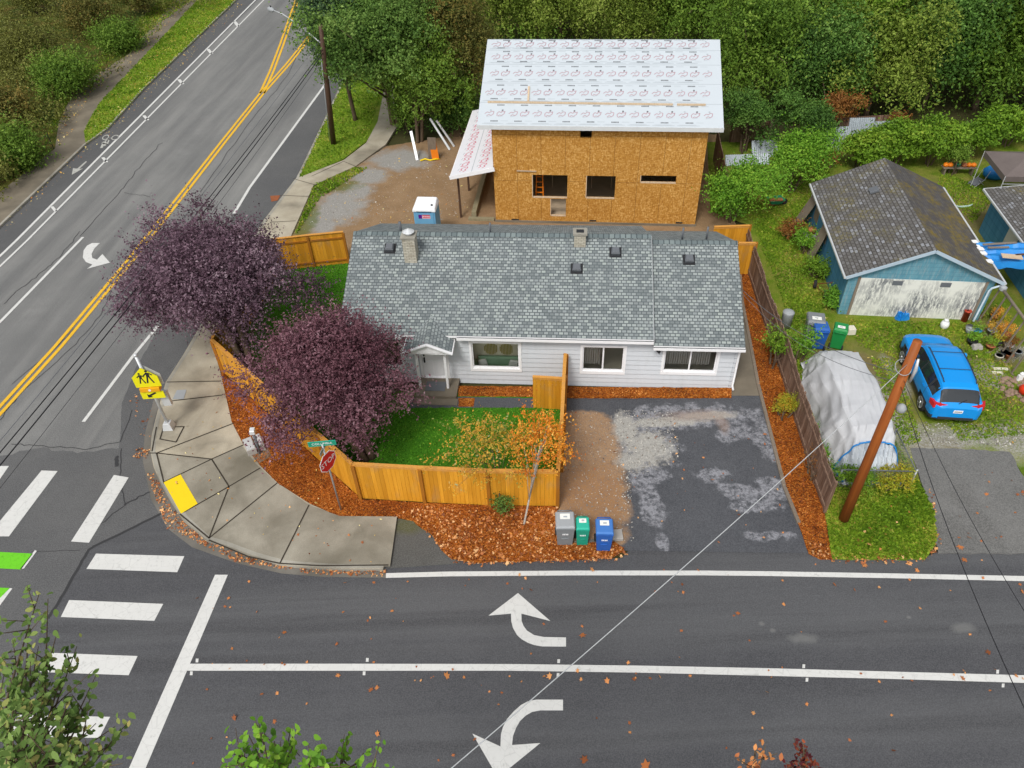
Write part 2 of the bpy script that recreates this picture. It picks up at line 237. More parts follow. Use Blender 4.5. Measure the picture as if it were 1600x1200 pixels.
def m_glass():
    t = T("window_glass"); g = t.n('ShaderNodeBsdfGlossy'); g.inputs['Roughness'].default_value = .02; tr = t.n('ShaderNodeBsdfTransparent'); tr.inputs[0].default_value = (.94, .96, .95, 1); mx = t.n('ShaderNodeMixShader'); fz = t.n('ShaderNodeFresnel'); fz.inputs[0].default_value = 1.5
    t.l(t.math('MULTIPLY', fz.outputs[0], .8), mx.inputs[0]); t.l(tr.outputs[0], mx.inputs[1]); t.l(g.outputs[0], mx.inputs[2]); t.l(mx.outputs[0], t.t.nodes['Material Output'].inputs[0]); return t.m
M_pane = m_glass()
M_int = plain("interior_wall", (.85, .78, .62), .8, .05); M_sofa = plain("green_upholstery", (.26, .42, .27), .9, .2); M_rattan = plain("gold_rattan", (.45, .36, .10), .7, .3, 12); M_cloth = plain("pale_cushion", (.70, .71, .66), .8); M_curtain = plain("grey_blind", (.36, .34, .31), .8, .15, 5)
M_ply = plain("interior_plywood", (.46, .36, .25), .8, .3, 2); M_orange = plain("orange_plastic", (.75, .20, .01), .5); M_porta = plain("blue_cabin_plastic", (.16, .40, .62), .45, .12, 2); M_portaw = plain("white_cabin_roof", (.83, .85, .87), .4, .02); M_purple = plain("purple_print", (.12, .01, .25), .5); M_pinkl = plain("pink_label", (.80, .48, .55), .5, .1)
M_corr = plain("corrugated_metal", (.42, .47, .51), .5, .2, 2, .4, .3); M_rust = plain("rusty_metal", (.28, .09, .035), .8, .4, 5); M_terra = plain("terracotta", (.42, .15, .065), .8, .2, 5); M_cream = plain("cream_plastic", (.70, .66, .54), .6); M_tealp = plain("green_plastic", (.03, .28, .14), .5); M_stone = plain("grey_stone", (.40, .38, .35), .9, .3, 6)
LV = lambda n, *c, **k: leafmat(n, c, **k)
L_plum = LV("purple_plum_leaves", (0.079, 0.042, 0.057), (0.152, 0.087, 0.122), (0.245, 0.157, 0.200), (0.383, 0.283, 0.331)); L_plum2 = LV("reddish_plum_leaves", (0.083, 0.030, 0.043), (0.171, 0.072, 0.092), (0.266, 0.131, 0.163), (0.392, 0.252, 0.285))
L_orange = LV("orange_leaves", (.52, .13, .012), (.76, .24, .02), (.86, .40, .04), (.86, .56, .14)); L_yel = LV("yellow_green_leaves", (.22, .26, .06), (.55, .38, .05), (.72, .36, .04), (.42, .44, .22))
L_for = [LV("forest_leaves_a", (0.060, 0.129, 0.014), (0.115, 0.212, 0.022), (0.182, 0.302, 0.036), (0.277, 0.385, 0.062)), LV("forest_leaves_b", (0.093, 0.148, 0.018), (0.161, 0.237, 0.028), (0.247, 0.334, 0.048), (0.383, 0.437, 0.097)), LV("forest_leaves_c", (0.045, 0.105, 0.020), (0.078, 0.174, 0.028), (0.123, 0.248, 0.042), (0.191, 0.323, 0.068))]
L_green = LV("broadleaf_green", (0.053, 0.120, 0.022), (0.106, 0.203, 0.035), (0.165, 0.281, 0.055), (0.255, 0.371, 0.089)); L_olive = LV("olive_leaves", (0.086, 0.088, 0.018), (0.149, 0.162, 0.032), (0.218, 0.230, 0.045), (0.322, 0.338, 0.100)); L_brown = LV("browning_conifer", (0.061, 0.082, 0.016), (0.122, 0.129, 0.026), (0.204, 0.176, 0.040), (0.306, 0.211, 0.050))
L_bright = LV("bright_leaves", (0.072, 0.196, 0.015), (0.132, 0.299, 0.022), (0.204, 0.414, 0.033), (0.336, 0.517, 0.055)); L_vine = LV("vine_leaves", (0.081, 0.172, 0.012), (0.138, 0.265, 0.018), (0.207, 0.356, 0.028), (0.322, 0.414, 0.045)); L_rust = LV("rusty_leaves", (.16, .055, .016), (.26, .10, .025), (.34, .16, .04), (.22, .20, .05)); L_red = LV("dark_red_leaves", (.05, .006, .012), (.10, .015, .02), (.22, .05, .02), (.45, .10, .03)); L_bush = LV("yellow_bush_leaves", (.22, .26, .02), (.36, .40, .03), (.50, .38, .03), (.55, .28, .03))
L_litter = LV("fallen_leaf_tones", (.16, .05, .02), (.40, .13, .04), (.60, .25, .08), (.78, .47, .22), trans=0.); L_chip = LV("mulch_chip_tones", (.09, .022, .004), (.30, .075, .008), (.52, .155, .018), (.75, .34, .09), trans=0.); L_blade = LV("grass_blade_tones", (.09, .18, .010), (.18, .32, .018), (.28, .40, .03), (.48, .42, .08)); L_pebble = LV("pebble_tones", (.15, .13, .11), (.4, .38, .34), (.7, .68, .62), trans=0.)
L_near = LV("near_leaves", (0.072, 0.138, 0.026), (0.132, 0.225, 0.048), (0.228, 0.338, 0.084), (0.456, 0.375, 0.120))

# ---------------------------------------------------------------- objects
def tag(o, label=None, cat=None, group=None, kind=None):
    if label: o['label'] = label
    if cat: o['category'] = cat
    if group: o['group'] = group
    if kind: o['kind'] = kind
    return o
def thing(name, label, cat, loc=(0, 0, 0), rz=0., group=None):
    o = bpy.data.objects.new(name, None); C.objects.link(o); o.location = loc; o.rotation_euler = (0, 0, rz); o.empty_display_size = .3; return tag(o, label, cat, group)
def put(name, me, parent=None):
    o = bpy.data.objects.new(name, me); C.objects.link(o); o.parent = parent; return o
def copy_tree(o, parent=None):
    c = o.copy(); C.objects.link(c); c.parent = parent
    for ch in [x for x in C.objects if x.parent == o]: copy_tree(ch, c)
    return c
class MB:
    def __init__(s): s.v = []; s.f = []; s.mi = []; s.uv = {}
    def face(s, pts, mi=0, uv=None):
        b = len(s.v); s.v += [tuple(p) for p in pts]; s.f.append(tuple(range(b, b+len(pts)))); s.mi.append(mi)
        if uv: s.uv[len(s.f)-1] = uv
        return s
    def box(s, x0, x1, y0, y1, z0, z1, mi=0):
        return s.hexa([(x0, y0, z0), (x1, y0, z0), (x1, y1, z0), (x0, y1, z0)], [(x0, y0, z1), (x1, y0, z1), (x1, y1, z1), (x0, y1, z1)], mi)
    def hexa(s, lo, hi, mi=0):
        b = len(s.v); s.v += [tuple(p) for p in lo]+[tuple(p) for p in hi]; n = len(lo)
        s.f.append(tuple(b+i for i in reversed(range(n)))); s.f.append(tuple(b+n+i for i in range(n))); s.mi += [mi, mi]
        for i in range(n): j = (i+1) % n; s.f.append((b+i, b+j, b+n+j, b+n+i)); s.mi.append(mi)
        return s
    def beam(s, a, b, w, h, mi=0, up=(0, 0, 1)):
        a = Vector(a); b = Vector(b); d = (b-a).normalized(); u = Vector(up)
        if abs(d.dot(u)) > .98: u = Vector((0, 1, 0))
        x = d.cross(u).normalized()*w/2; y = x.cross(d).normalized()*h/2
        return s.hexa([a-x-y, a+x-y, a+x+y, a-x+y], [b-x-y, b+x-y, b+x+y, b-x+y], mi)
    def tube(s, pts, rad, n=8, mi=0, cap=True):
        P = [Vector(p) for p in pts]; rr = rad if isinstance(rad, (list, tuple)) else [rad]*len(P); b = len(s.v); u = None
        for i, p in enumerate(P):
            d = (P[min(i+1, len(P)-1)]-P[max(i-1, 0)]).normalized()
            if u is None: u = d.orthogonal().normalized()
            u = (u-d*u.dot(d)).normalized(); v = d.cross(u)
            for k in range(n): a = 2*math.pi*k/n; s.v.append(tuple(p+(u*math.cos(a)+v*math.sin(a))*rr[i]))
        for i in range(len(P)-1):
            for k in range(n): j = (k+1) % n; s.f.append((b+i*n+k, b+i*n+j, b+(i+1)*n+j, b+(i+1)*n+k)); s.mi.append(mi)
        if cap: s.f.append(tuple(b+k for k in reversed(range(n)))); s.f.append(tuple(b+(len(P)-1)*n+k for k in range(n))); s.mi += [mi, mi]
        return s
    def lathe(s, c, prof, n=16, mi=0):
        c = Vector(c); return s.tube([c+Vector((0, 0, z)) for r_, z in prof], [max(r_, .001) for r_, z in prof], n, mi)
    def build(s, name, mats, parent=None, smooth=False, bevel=0.):
        me = bpy.data.meshes.new(name); me.from_pydata(s.v, [], s.f)
        for m in (mats if isinstance(mats, (list, tuple)) else [mats]): me.materials.append(m)
        me.polygons.foreach_set('material_index', s.mi)
        if s.uv:
            ul = me.uv_layers.new(name='UVMap')
            for i, uv in s.uv.items():
                for k, li in enumerate(me.polygons[i].loop_indices): ul.data[li].uv = uv[k]
        if smooth: me.polygons.foreach_set('use_smooth', [True]*len(s.f))
        me.update(); o = put(name, me, parent)
        if bevel: b = o.modifiers.new('bevel', 'BEVEL'); b.width = bevel; b.segments = 2; b.limit_method = 'ANGLE'
        return o
def text(s_, name, size, mat, parent, loc, rot, ext=.002, sx=1.):
    c = bpy.data.curves.new(name, 'FONT'); c.body = s_; c.size = size; c.align_x = 'CENTER'; c.align_y = 'CENTER'; c.extrude = ext; c.resolution_u = 2
    o = bpy.data.objects.new(name, c); C.objects.link(o); dg = bpy.context.evaluated_depsgraph_get(); me = bpy.data.meshes.new_from_object(o.evaluated_get(dg)); C.objects.unlink(o); bpy.data.objects.remove(o)
    me.materials.clear(); me.materials.append(mat); p = put(name, me, parent); p.location = loc; p.rotation_euler = rot; p.scale = (sx, 1, 1); return p
def jag(P, step=.25, amp=.06, seed=1):
    "subdivide a ground outline and make it irregular"
    q = random.Random(seed); out = []
    for i, a in enumerate(P):
        b = P[(i+1) % len(P)]; n = max(1, int((b-a).length/step)); nn = Vector((-(b-a).y, (b-a).x, 0)).normalized()
        for k in range(n): out.append(a.lerp(b, k/n)+nn*q.uniform(-amp, amp)*(1 if k else .3))
    return out
def slab(name, pts, mat, z, thick=0., rough=0., px=True, kind='structure', label=None, cat=None, smat=None, seed=1):
    P = [G(x, y, z) for x, y in pts] if px else [Vector((p[0], p[1], z)) for p in pts]
    if rough: P = jag(P, .2, rough, seed)
    tri = tessellate_polygon([P]); m = MB(); m.v = [tuple(p) for p in P]
    for t in tri:
        a, b, c = [P[i] for i in t]; nz = (b-a).cross(c-a).z; m.f.append(tuple(t) if nz > 0 else tuple(reversed(t))); m.mi.append(0)
    if thick:
        n = len(P); area = sum(P[i].x*P[(i+1) % n].y-P[(i+1) % n].x*P[i].y for i in range(n))
        for i in range(n):
            a, b = P[i], P[(i+1) % n]; 
            if area < 0: a, b = b, a
            d = Vector((0, 0, -thick)); m.face([a+d, b+d, b, a], 1 if smat else 0)
    o = m.build(name, [mat, smat] if smat else mat); tag(o, label, cat, None, kind); return o
def strip_mb(m, P, wid, z, mi=0):
    z0_ = z
    for i in range(len(P)-1):
        z = z0_+(.0007 if i % 2 else 0); a, b = P[i], P[i+1]; d = (b-a); d.z = 0; n = Vector((-d.y, d.x, 0)).normalized()*wid/2; e = d.normalized()*wid*.25
        m.face([Vector((*(a-n-e).xy, z)), Vector((*(b-n+e).xy, z)), Vector((*(b+n+e).xy, z)), Vector((*(a+n-e).xy, z))], mi)
def band(m, A, B, mi=0):
    for i in range(len(A)-1): m.face([A[i], A[i+1], B[i+1], B[i]], mi)
def offset(P, d):
    out = []
    for i, p in enumerate(P):
        t = (P[min(i+1, len(P)-1)]-P[max(i-1, 0)]); n = Vector((-t.y, t.x, 0)).normalized(); out.append(p+n*d)
    return out

# ---------------------------------------------------------------- ground and roads
K = 3.2
m = MB(); m.face([(-160, -60, -.06), (160, -60, -.06), (160, 220, -.06), (-160, 220, -.06)]); tag(m.build('ground', M_forest), kind='structure')
def X2(L, ox, oy, k=K): return [(ox+x/k, oy+y/k) for x, y in L]
# avenue (older asphalt), full width, runs from lower left to upper right
kerbL = [(-260, 560), (0, 353), (134, 225), (169, 200), (225, 138), (369, 0), (470, -95)]
kerbR = [(598, 889), (520, 888), (460, 884), (437, 881), (395, 869), (350, 852), (322, 844), (300, 824), (287, 812), (268, 785), (250, 753), (240, 730), (235, 706), (237, 680), (244, 650), (259, 597), (287, 553), (330, 480), (412, 344), (462, 279), (506, 187), (560, 72), (600, -20), (640, -110)]
av = kerbL + list(reversed(kerbR)) + [(598, 1500), (-600, 1500), (-700, 900)]
slab('avenue', av, M_avenue, 0.)
slab('intersection', [(-300, 760), (0, 712), (60, 700), (120, 708), (190, 700), (215, 640), (258, 590), (287, 553), (300, 700), (420, 860), (330, 1500), (-500, 1500)], M_inter, .004, rough=.08)
seam = X2([(800, 650), (640, 730), (480, 805), (445, 830), (400, 900), (330, 1030), (285, 1100), (240, 1170), (150, 1330), (40, 1560)], 0, 600)
slab('street', seam+[(-30, 1240), (-120, 1500), (1900, 1500), (1900, 878), (1660, 868), (1600, 862), (1465, 862), (1440, 873), (1300, 872), (1262, 862), (985, 858), (970, 872), (700, 875), (655, 860), (600, 868), (600, 800), (430, 800), (300, 760)], M_street, .008)
slab('bike_lane', [(-260, 560), (0, 353), (134, 225), (169, 200), (225, 138), (369, 0), (400, -30), (433, -30), (402, 0), (27, 376), (0, 402), (-260, 620)], m_asphalt("bike_lane_asphalt", (.070, .071, .073), (.09, .09, .09)), .005)
slab('shoulder', [(412, 344), (462, 279), (506, 187), (560, 72), (600, -20), (575, -20), (527, 98), (505, 136), (390, 293), (345, 365), (252, 505), (212, 575), (190, 630), (186, 705), (215, 690), (250, 600), (287, 553), (330, 480)], m_asphalt("shoulder_asphalt", (.070, .071, .073), (.10, .10, .10)), .005, rough=.03)
# road paint
W = MB(); Z = .014
def pxpoly(mb, pts, z=Z, mi=0):
    P = [G(x, y, z) for x, y in pts]
    for t in tessellate_polygon([P]):
        a, b, c = [P[i] for i in t]; q = [a, b, c] if (b-a).cross(c-a).z > 0 else [c, b, a]; mb.face(q, mi)
def pxstrip(mb, pts, wid, z=Z, mi=0): strip_mb(mb, [G(x, y, z) for x, y in pts], wid, z, mi)
bars = [[(65, 735), (90, 736), (14, 838), (-12, 838), (-30, 850)], [(178, 742), (201, 746), (139, 848), (111, 846)], [(-14, 728), (14, 728), (-8, 760), (-40, 760)], [(150, 865), (288, 869), (277, 894), (135, 889)], [(108, 937.5), (255, 943.5), (241, 970), (95, 964)], [(80, 1020), (215, 1025), (201, 1055), (62, 1050)], [(30, 1117), (172, 1120), (155, 1153), (5, 1150)], [(336, 898), (356, 898), (100, 1500), (68, 1500)]]
W1 = MB()
for b_ in bars: pxpoly(W1, b_)
tag(W1.build('crosswalk_marking', M_white), kind='structure')
pxpoly(W, [(297, 1037), (550, 1037), (800, 1037.5), (1000, 1040), (1200, 1044), (1400, 1049.5), (1600, 1055), (1750, 1060), (1750, 1072), (1600, 1067), (1400, 1061), (1200, 1056), (1000, 1051), (800, 1048), (550, 1048), (292, 1048)])
pxpoly(W, [(603, 895.5), (700, 893), (900, 891.5), (1100, 891.5), (1200, 892.5), (1400, 896), (1600, 900), (1750, 904), (1750, 912), (1600, 908), (1400, 903.5), (1200, 900), (1100, 899), (900, 899), (700, 900.5), (603, 903)])
for (x, y, x2, y2) in ((308, 1032, 299, 1052), (574, 1031, 569, 1052), (873, 1033, 872, 1054.5), (1256, 1041, 1261, 1062), (1559, 1049.5, 1567.5, 1071)):
    for a, b in ((x, y), (x2, y2)): pxpoly(W, [(a-2, b-3), (a+2.2, b-3), (a+1.8, b+3), (a-2.4, b+3)])
pxpoly(W, X2([(350, 325), (512, 465), (367, 428), (368, 465), (378, 490), (395, 513), (430, 535), (480, 545), (590, 547), (590, 593), (470, 592), (430, 585), (400, 574), (368, 556), (345, 535), (325, 500), (316, 465), (315, 428), (202, 438)], 700, 825))
pxpoly(W, X2([(575, 858), (575, 912), (460, 912), (420, 920), (390, 937), (360, 965), (340, 1000), (325, 1040), (320, 1085), (462, 1075), (290, 1215), (245, 1240), (122, 1028), (262, 1092), (265, 1030), (275, 995), (295, 955), (330, 915), (365, 885), (400, 866), (440, 858)], 700, 825))
pxstrip(W, [(-150, 516), (0, 400), (25, 376), (400, -1), (480, -80)], .16); pxstrip(W, [(-150, 530), (0, 416), (42, 376), (413, -1), (495, -80)], .13)
for (x, y) in ((265, 1045), (520, 800), (725, 590), (900, 410), (1045, 258), (1178, 120)): pxpoly(W, X2([(x-14, y-12), (x+2, y-14), (x+22, y+10), (x+6, y+12)], 0, 0))
pxstrip(W, [(-110, 598), (0, 503), (129, 371)], .16); pxstrip(W, [(131, 658), (208, 556), (246, 510)], .15); pxstrip(W, [(366, 333), (390, 293), (505, 136), (527, 98), (575, 10), (610, -50)], .17)
pxpoly(W, X2([(460, 95), (500, 95), (472, 122), (458, 150), (462, 170), (485, 178), (512, 150), (550, 193), (435, 224), (462, 203), (430, 190), (414, 168), (418, 132), (435, 108)], 0, 350))
pxpoly(W, X2([(175, 830), (184, 835), (120, 922), (100, 925)], 0, 600)); pxpoly(W, X2([(50, 1020), (62, 1022), (0, 1107), (-30, 1130), (-60, 1130)], 0, 600)); pxstrip(W, [(1484, 698), (1492, 710)], .12, .022); pxstrip(W, [(1544, 840), (1556, 860)], .14, .022)
tag(W.build('lane_marking', M_white), kind='structure')
W = MB(); Wb = MB()
def ring(mb, cx, cy, rx, ry, sk, th=.26):
    n = 18
    for k in range(n):
        q = []
        for a, s_ in ((k, 1), (k+1, 1), (k+1, 1-th), (k, 1-th)): t_ = 2*math.pi*a/n; u, v = rx*s_*math.cos(t_), ry*s_*math.sin(t_); q.append(G(cx+u+sk*v, cy-v, Z))
        mb.face(q)
ring(W, 165, 214.5, 5, 4, .6); ring(W, 179.7, 214.7, 5.5, 4, .6)
for L in ([(900, 460), (990, 430)], [(860, 500), (985, 425)], [(835, 520), (930, 545)], [(930, 545), (960, 470)]): pxstrip(W, X2(L, 90, 180, 12), .10)
pxpoly(W, X2([(820, 560), (845, 520), (870, 560), (845, 610), (795, 618)], 90, 180, 12)); pxpoly(W, X2([(830, 510), (900, 480), (935, 540), (880, 580)], 90, 180, 12))
pxpoly(W, X2([(530, 860), (551, 872), (405, 1010), (478, 997), (265, 1118), (290, 990), (335, 1000), (370, 1000)], 90, 180, 12))
tag(W.build('bike_symbol', M_white2), kind='structure')
W = MB(); pxpoly(W, X2([(-150, 842), (0, 840), (165, 848), (105, 927), (0, 922), (-200, 920)], 0, 600)); pxpoly(W, X2([(-150, 1020), (0, 1018), (48, 1020), (0, 1070), (-60, 1120)], 0, 600)); tag(W.build('green_bike_marking', M_green), kind='structure')
W = MB()
for o_ in (-.15, .15):
    for L in ([(-160, 812), (0, 641), (90, 542), (200, 411), (290, 297), (350, 220), (409, 146)], [(409, 146), (425, 110), (440, 70), (464, 0), (490, -80)], [(409, 146), (450, 100), (485, 56), (540, -20), (590, -90)]):
        P = offset([G(x, y, Z) for x, y in L], o_); strip_mb(W, P, .17, Z+(.0 if o_ < 0 else .0015))
tag(W.build('yellow_centre_line', M_yel), kind='structure')
# cracks and seams
W = MB()
def wiggle(L, amp=1.2, n=5, seed=3):
    q = random.Random(seed); o = []
    for i in range(len(L)-1):
        for k in range(n): t_ = k/n; o.append((L[i][0]*(1-t_)+L[i+1][0]*t_+q.uniform(-amp, amp), L[i][1]*(1-t_)+L[i+1][1]*t_+q.uniform(-amp, amp)))
    o.append(L[-1]); return o
pxstrip(W, wiggle(seam[:8], .7, 4, 77), .10, .013)
for i, (L, w_) in enumerate([(X2([(605, 320), (600, 480), (625, 600), (480, 720), (400, 790)], 0, 600), .03), (X2([(625, 600), (750, 540)], 0, 600), .05), (X2([(810, 710), (700, 830), (650, 900), (540, 1020), (400, 1180)], 0, 0), .03), (X2([(60, 300), (210, 310), (420, 325), (600, 290), (660, 130)], 0, 600), .03), (X2([(400, 40), (310, 150), (210, 240), (90, 330), (20, 400)], 0, 350), .03), (X2([(620, 960), (750, 985)], 0, 0), .03), (X2([(585, 360), (583, 410)], 0, 600), .12), (X2([(160, 840), (400, 830)], 0, 600), .02), (X2([(1500, 230), (1440, 380), (1240, 620), (1000, 960)], 0, 0), .03), (X2([(560, 330), (500, 460), (360, 620), (100, 850), (0, 980)], 0, 350), .025), (X2([(700, 100), (560, 300), (420, 470), (300, 600), (60, 800)], 0, 350), .02)]): pxstrip(W, wiggle(L, 1.4 if w_ > .021 else .9, 7, i), w_, .013)
tag(W.build('asphalt_crack', M_crack), kind='structure')
# left kerb, pavement and verge
def kerbline(name, L, side, z=.12, wid=.16):
    P = [G(x, y, z) for x, y in L]; I = offset(P, wid*side); m = MB(); lo = [Vector((p.x, p.y, -.02)) for p in P]; up = Vector((0, 0, .004)); dn = Vector((0, 0, -.025)); P2 = offset(P, .03*side)
    band(m, P2 if side > 0 else I, I if side > 0 else P2); band(m, [p+dn for p in P], P2); band(m, lo, [p+dn for p in P]); return tag(m.build(name, M_kerb), kind='structure')
kL = [(x, y) for x, y in kerbL]; kerbline('kerb', kL, 1)
slab('sidewalk', [(-260, 560), (0, 353), (134, 225), (131, 205), (140, 186), (156, 160), (309, 0), (400, -95), (380, -110), (275, -3), (200, 85), (120, 135), (92, 190), (86, 232), (0, 300), (-260, 490)], M_walk2, .114, .14)
slab('verge', [(134, 225), (169, 200), (225, 138), (369, 0), (470, -95), (400, -95), (309, 0), (156, 160), (140, 186), (131, 205)], M_verge, .118, .14)
slab('bank', [(-300, 480), (0, 300), (86, 232), (92, 190), (120, 135), (200, 85), (275, -3), (380, -110), (-500, -110)], m_grass("bank_grass", (.05, .085, .012), (.10, .15, .02), (.22, .12, .04), None, (.45, .65)), .10, .14)
# corner sidewalk
P = [G(x, y, .13) for x, y in kerbR]; kerbline('kerb.001', kerbR, -1, .13, .17)
inner = [(597, 886), (612, 807), (530, 807), (484, 787), (434, 755), (406, 727), (380, 694), (362, 659), (344, 580), (333, 544), (345, 520), (395, 440), (425, 395), (453, 372), (490, 289), (556, 259), (603, 225), (650, 120), (610, 90), (590, 190), (572, 223), (537, 250), (462, 279)]
slab('sidewalk.001', kerbR[:20]+list(reversed(inner))[:-1] if False else list(kerbR[:20])+[(537, 250), (572, 223), (590, 190), (610, 90), (650, 120), (625, 190), (603, 225), (556, 259), (490, 289), (453, 372), (425, 395), (395, 440), (345, 520), (333, 544), (344, 580), (362, 659), (380, 694), (406, 727), (434, 755), (484, 787), (530, 807), (612, 807), (600, 884)], M_walk, .124, .15)
slab('sidewalk_ramp', X2([(800, 495), (770, 400), (760, 350), (1060, 375), (1210, 310), (1280, 400), (1380, 490), (1545, 605), (1700, 660), (1985, 663), (1950, 912), (1600, 912), (1400, 900), (1240, 860), (1030, 780), (920, 690), (860, 600)], 0, 600), M_walk3, .129, .002)
W = MB()
for L in ([(783, 345), (1050, 372), (1165, 200)][:0], [(783, 345), (1170, 195)], [(783, 345), (1058, 375)], [(1058, 375), (1215, 305)], [(820, 490), (1058, 375)], [(1058, 375), (1145, 512)], [(1145, 512), (920, 640)], [(1145, 512), (1300, 420)], [(1145, 512), (1045, 770)], [(1045, 770), (1385, 495)], [(1545, 605), (1400, 895)], [(850, 85), (1110, 55)], [(835, -10), (1100, -15)], [(750, 345), (783, 345)], [(782, 215), (760, 335)], [(783, 345), (820, 495)], [(900, 650), (1045, 770)], [(1045, 780), (1240, 862), (1400, 897), (1600, 908), (1940, 905)]): pxstrip(W, X2(L, 0, 600), .05, .136)
for L in ([(458, 279), (493, 289)], [(437, 305), (483, 307)], [(422, 347), (462, 345)], [(340, 480), (378, 480)], [(487, 275), (537, 252), (556, 260)]): pxstrip(W, L, .04, .136)
m2 = [(800, 270), (818, 215), (920, 215), (885, 290), (802, 292)]; pxstrip(W, X2([(800, 275), (818, 215), (920, 213), (880, 290), (800, 275)], 0, 600), .05, .1365)
tag(W.build('sidewalk_joint', M_joint), kind='structure')
W = MB(); pxpoly(W, X2([(818, 492), (903, 452), (988, 598), (905, 648)], 0, 600), .1372); o = W.build('tactile_pad', M_pad); tag(o, 'yellow tactile warning pad on the corner sidewalk ramp', 'tactile pad')
g0 = [(603, 889), (520, 888), (460, 883), (395, 868), (322, 843), (287, 811), (250, 752), (235, 706), (240, 660), (252, 620)]; g1 = [(603, 903), (500, 901), (440, 896), (370, 880), (300, 855), (262, 826), (236, 780), (223, 720), (226, 680), (240, 625)]
W = MB(); band(W, [G(x, y, .0125) for x, y in g1], [G(x, y, .0125) for x, y in g0]); tag(W.build('gutter', M_gutter), kind='structure')
slab('street_edge', [(612, 805), (640, 808), (680, 838), (700, 862), (720, 880), (603, 888)], m_asphalt("mossy_asphalt", (.06, .06, .055), (.09, .09, .085), lambda t, c: t.mix(t.math('MULTIPLY', t.blobs([(640, 820, 30, 14)], .6, 2, .8), .8), c, (.07, .075, .01))), .03, .03)
# private ground: lawns, mulch, driveway, dirt
slab('lawn', [(548, 409), (436, 421), (346, 575), (564, 775), (871, 787), (882, 637), (878, 610), (560, 610)], M_lawn, .09, .1)
mulch_out = [(333, 544), (344, 580), (362, 659), (380, 694), (406, 727), (434, 755), (484, 787), (530, 806), (612, 806), (645, 812), (675, 835), (690, 858), (705, 872), (740, 877), (860, 874), (955, 870), (975, 858), (960, 846), (873, 850), (871, 792), (765, 790), (664, 786), (564, 780), (352, 586)]
slab('mulch_bed', mulch_out, M_mulch, .105, .11, .03)
slab('driveway', [(880, 618), (1192, 618), (1225, 760), (1264, 864), (980, 860), (870, 850)], M_drive, .022, .03)
slab('mulch_bed.001', [(716, 603), (900, 604), (1143, 606), (1143, 620), (900, 620), (716, 619)], M_mulch, .10, .09, .02)
slab('garden_path', [(716, 620), (834, 622), (834, 637), (640, 637), (640, 620)], M_drive, .098, .01, .02)
slab('mulch_patch', [(716, 622), (742, 622), (740, 635), (716, 635)], M_mulch, .104, .01, .02)
slab('side_path', [(1136, 618), (1148, 540), (1152, 400), (1160, 400), (1164, 470), (1192, 618)], M_path, .03, .03)
slab('mulch_bed.002', [(1158, 425), (1160, 470), (1186, 600), (1227, 760), (1264, 864), (1282, 873), (1300, 873), (1288, 800), (1262, 720), (1228, 610), (1170, 425)], M_mulch, .06, .06, .02)
slab('yard', [(1168, 350), (1110, 330), (1105, 222), (1900, 205), (1900, 880), (1600, 745), (1578, 708), (1422, 700), (1440, 760), (1465, 848), (1446, 872), (1300, 873), (1290, 800), (1262, 720), (1228, 610)], M_yard, .05, .05)
slab('verge.001', [(1289, 800), (1300, 775), (1345, 745), (1410, 735), (1440, 760), (1460, 800), (1464, 845), (1446, 873), (1301, 873)], M_verge, .066, .06, .03)
slab('driveway.001', [(1422, 700), (1500, 701), (1578, 706), (1600, 745), (1720, 830), (1900, 872), (1600, 864), (1466, 864), (1445, 770)], M_drive2, .056, .05, .03)
slab('building_lot', [(490, 290), (556, 260), (604, 228), (690, 215), (740, 190), (1120, 210), (1150, 350), (1120, 420), (548, 400), (440, 400), (453, 373)], M_lot, .04, .1, .05)
slab('verge.002', [(466, 279), (508, 187), (562, 72), (620, 0), (720, 0), (640, 90), (612, 90), (592, 188), (572, 221), (537, 248)], M_verge, .12, .12)
W = MB(); pxstrip(W, [(1157, 430), (1160, 470), (1185, 600), (1226, 760), (1248, 815)], .12, .09); P_ = W.build('timber_edging', M_greywood); so_ = P_.modifiers.new('s', 'SOLIDIFY'); so_.thickness = .09; so_.offset = -1; tag(P_, 'long grey timber edging beside the driveway mulch strip', 'edging')

# ---------------------------------------------------------------- scattered stuff
def inpoly(pts, poly):
    x, y = pts[:, 0], pts[:, 1]; r_ = np.zeros(len(x), bool); n = len(poly)
    for i in range(n):
        x1, y1 = poly[i][:2]; x2, y2 = poly[(i+1) % n][:2]
        c = ((y1 > y) != (y2 > y)) & (x < (x2-x1)*(y-y1)/((y2-y1) if y2 != y1 else 1e-9)+x1); r_ ^= c
    return r_
def scatter(rg, px, n, z=0.):
    P = np.array([G(x, y, z)[:2] for x, y in px]); lo, hi = P.min(0), P.max(0); out = []; c = 0
    while c < n:
        q = rg.uniform(lo, hi, (n*2, 2)); q = q[inpoly(q, P)]; out.append(q); c += len(q)
    q = np.concatenate(out)[:n]; return np.c_[q, np.full(n, z)]
KITE = np.array([(0, -.5), (.27, 0), (0, .5), (-.27, 0)]); OVAL = np.array([(0, -.5), (.2, -.3), (.28, 0), (.17, .3), (0, .5), (-.17, .3), (-.28, 0), (-.2, -.3)]); QUAD = np.array([(-.5, -.2), (.5, -.2), (.5, .2), (-.5, .2)])
MAPLE = np.array([(math.cos(a)*r_, math.sin(a)*r_) for a, r_ in [(.0, .5), (.35, .26), (.75, .55), (1.2, .25), (1.6, .42), (2.1, .3), (2.6, .2), (3.3, .12), (3.9, .2), (4.3, .36), (4.8, .22), (5.2, .50), (5.8, .27)]])
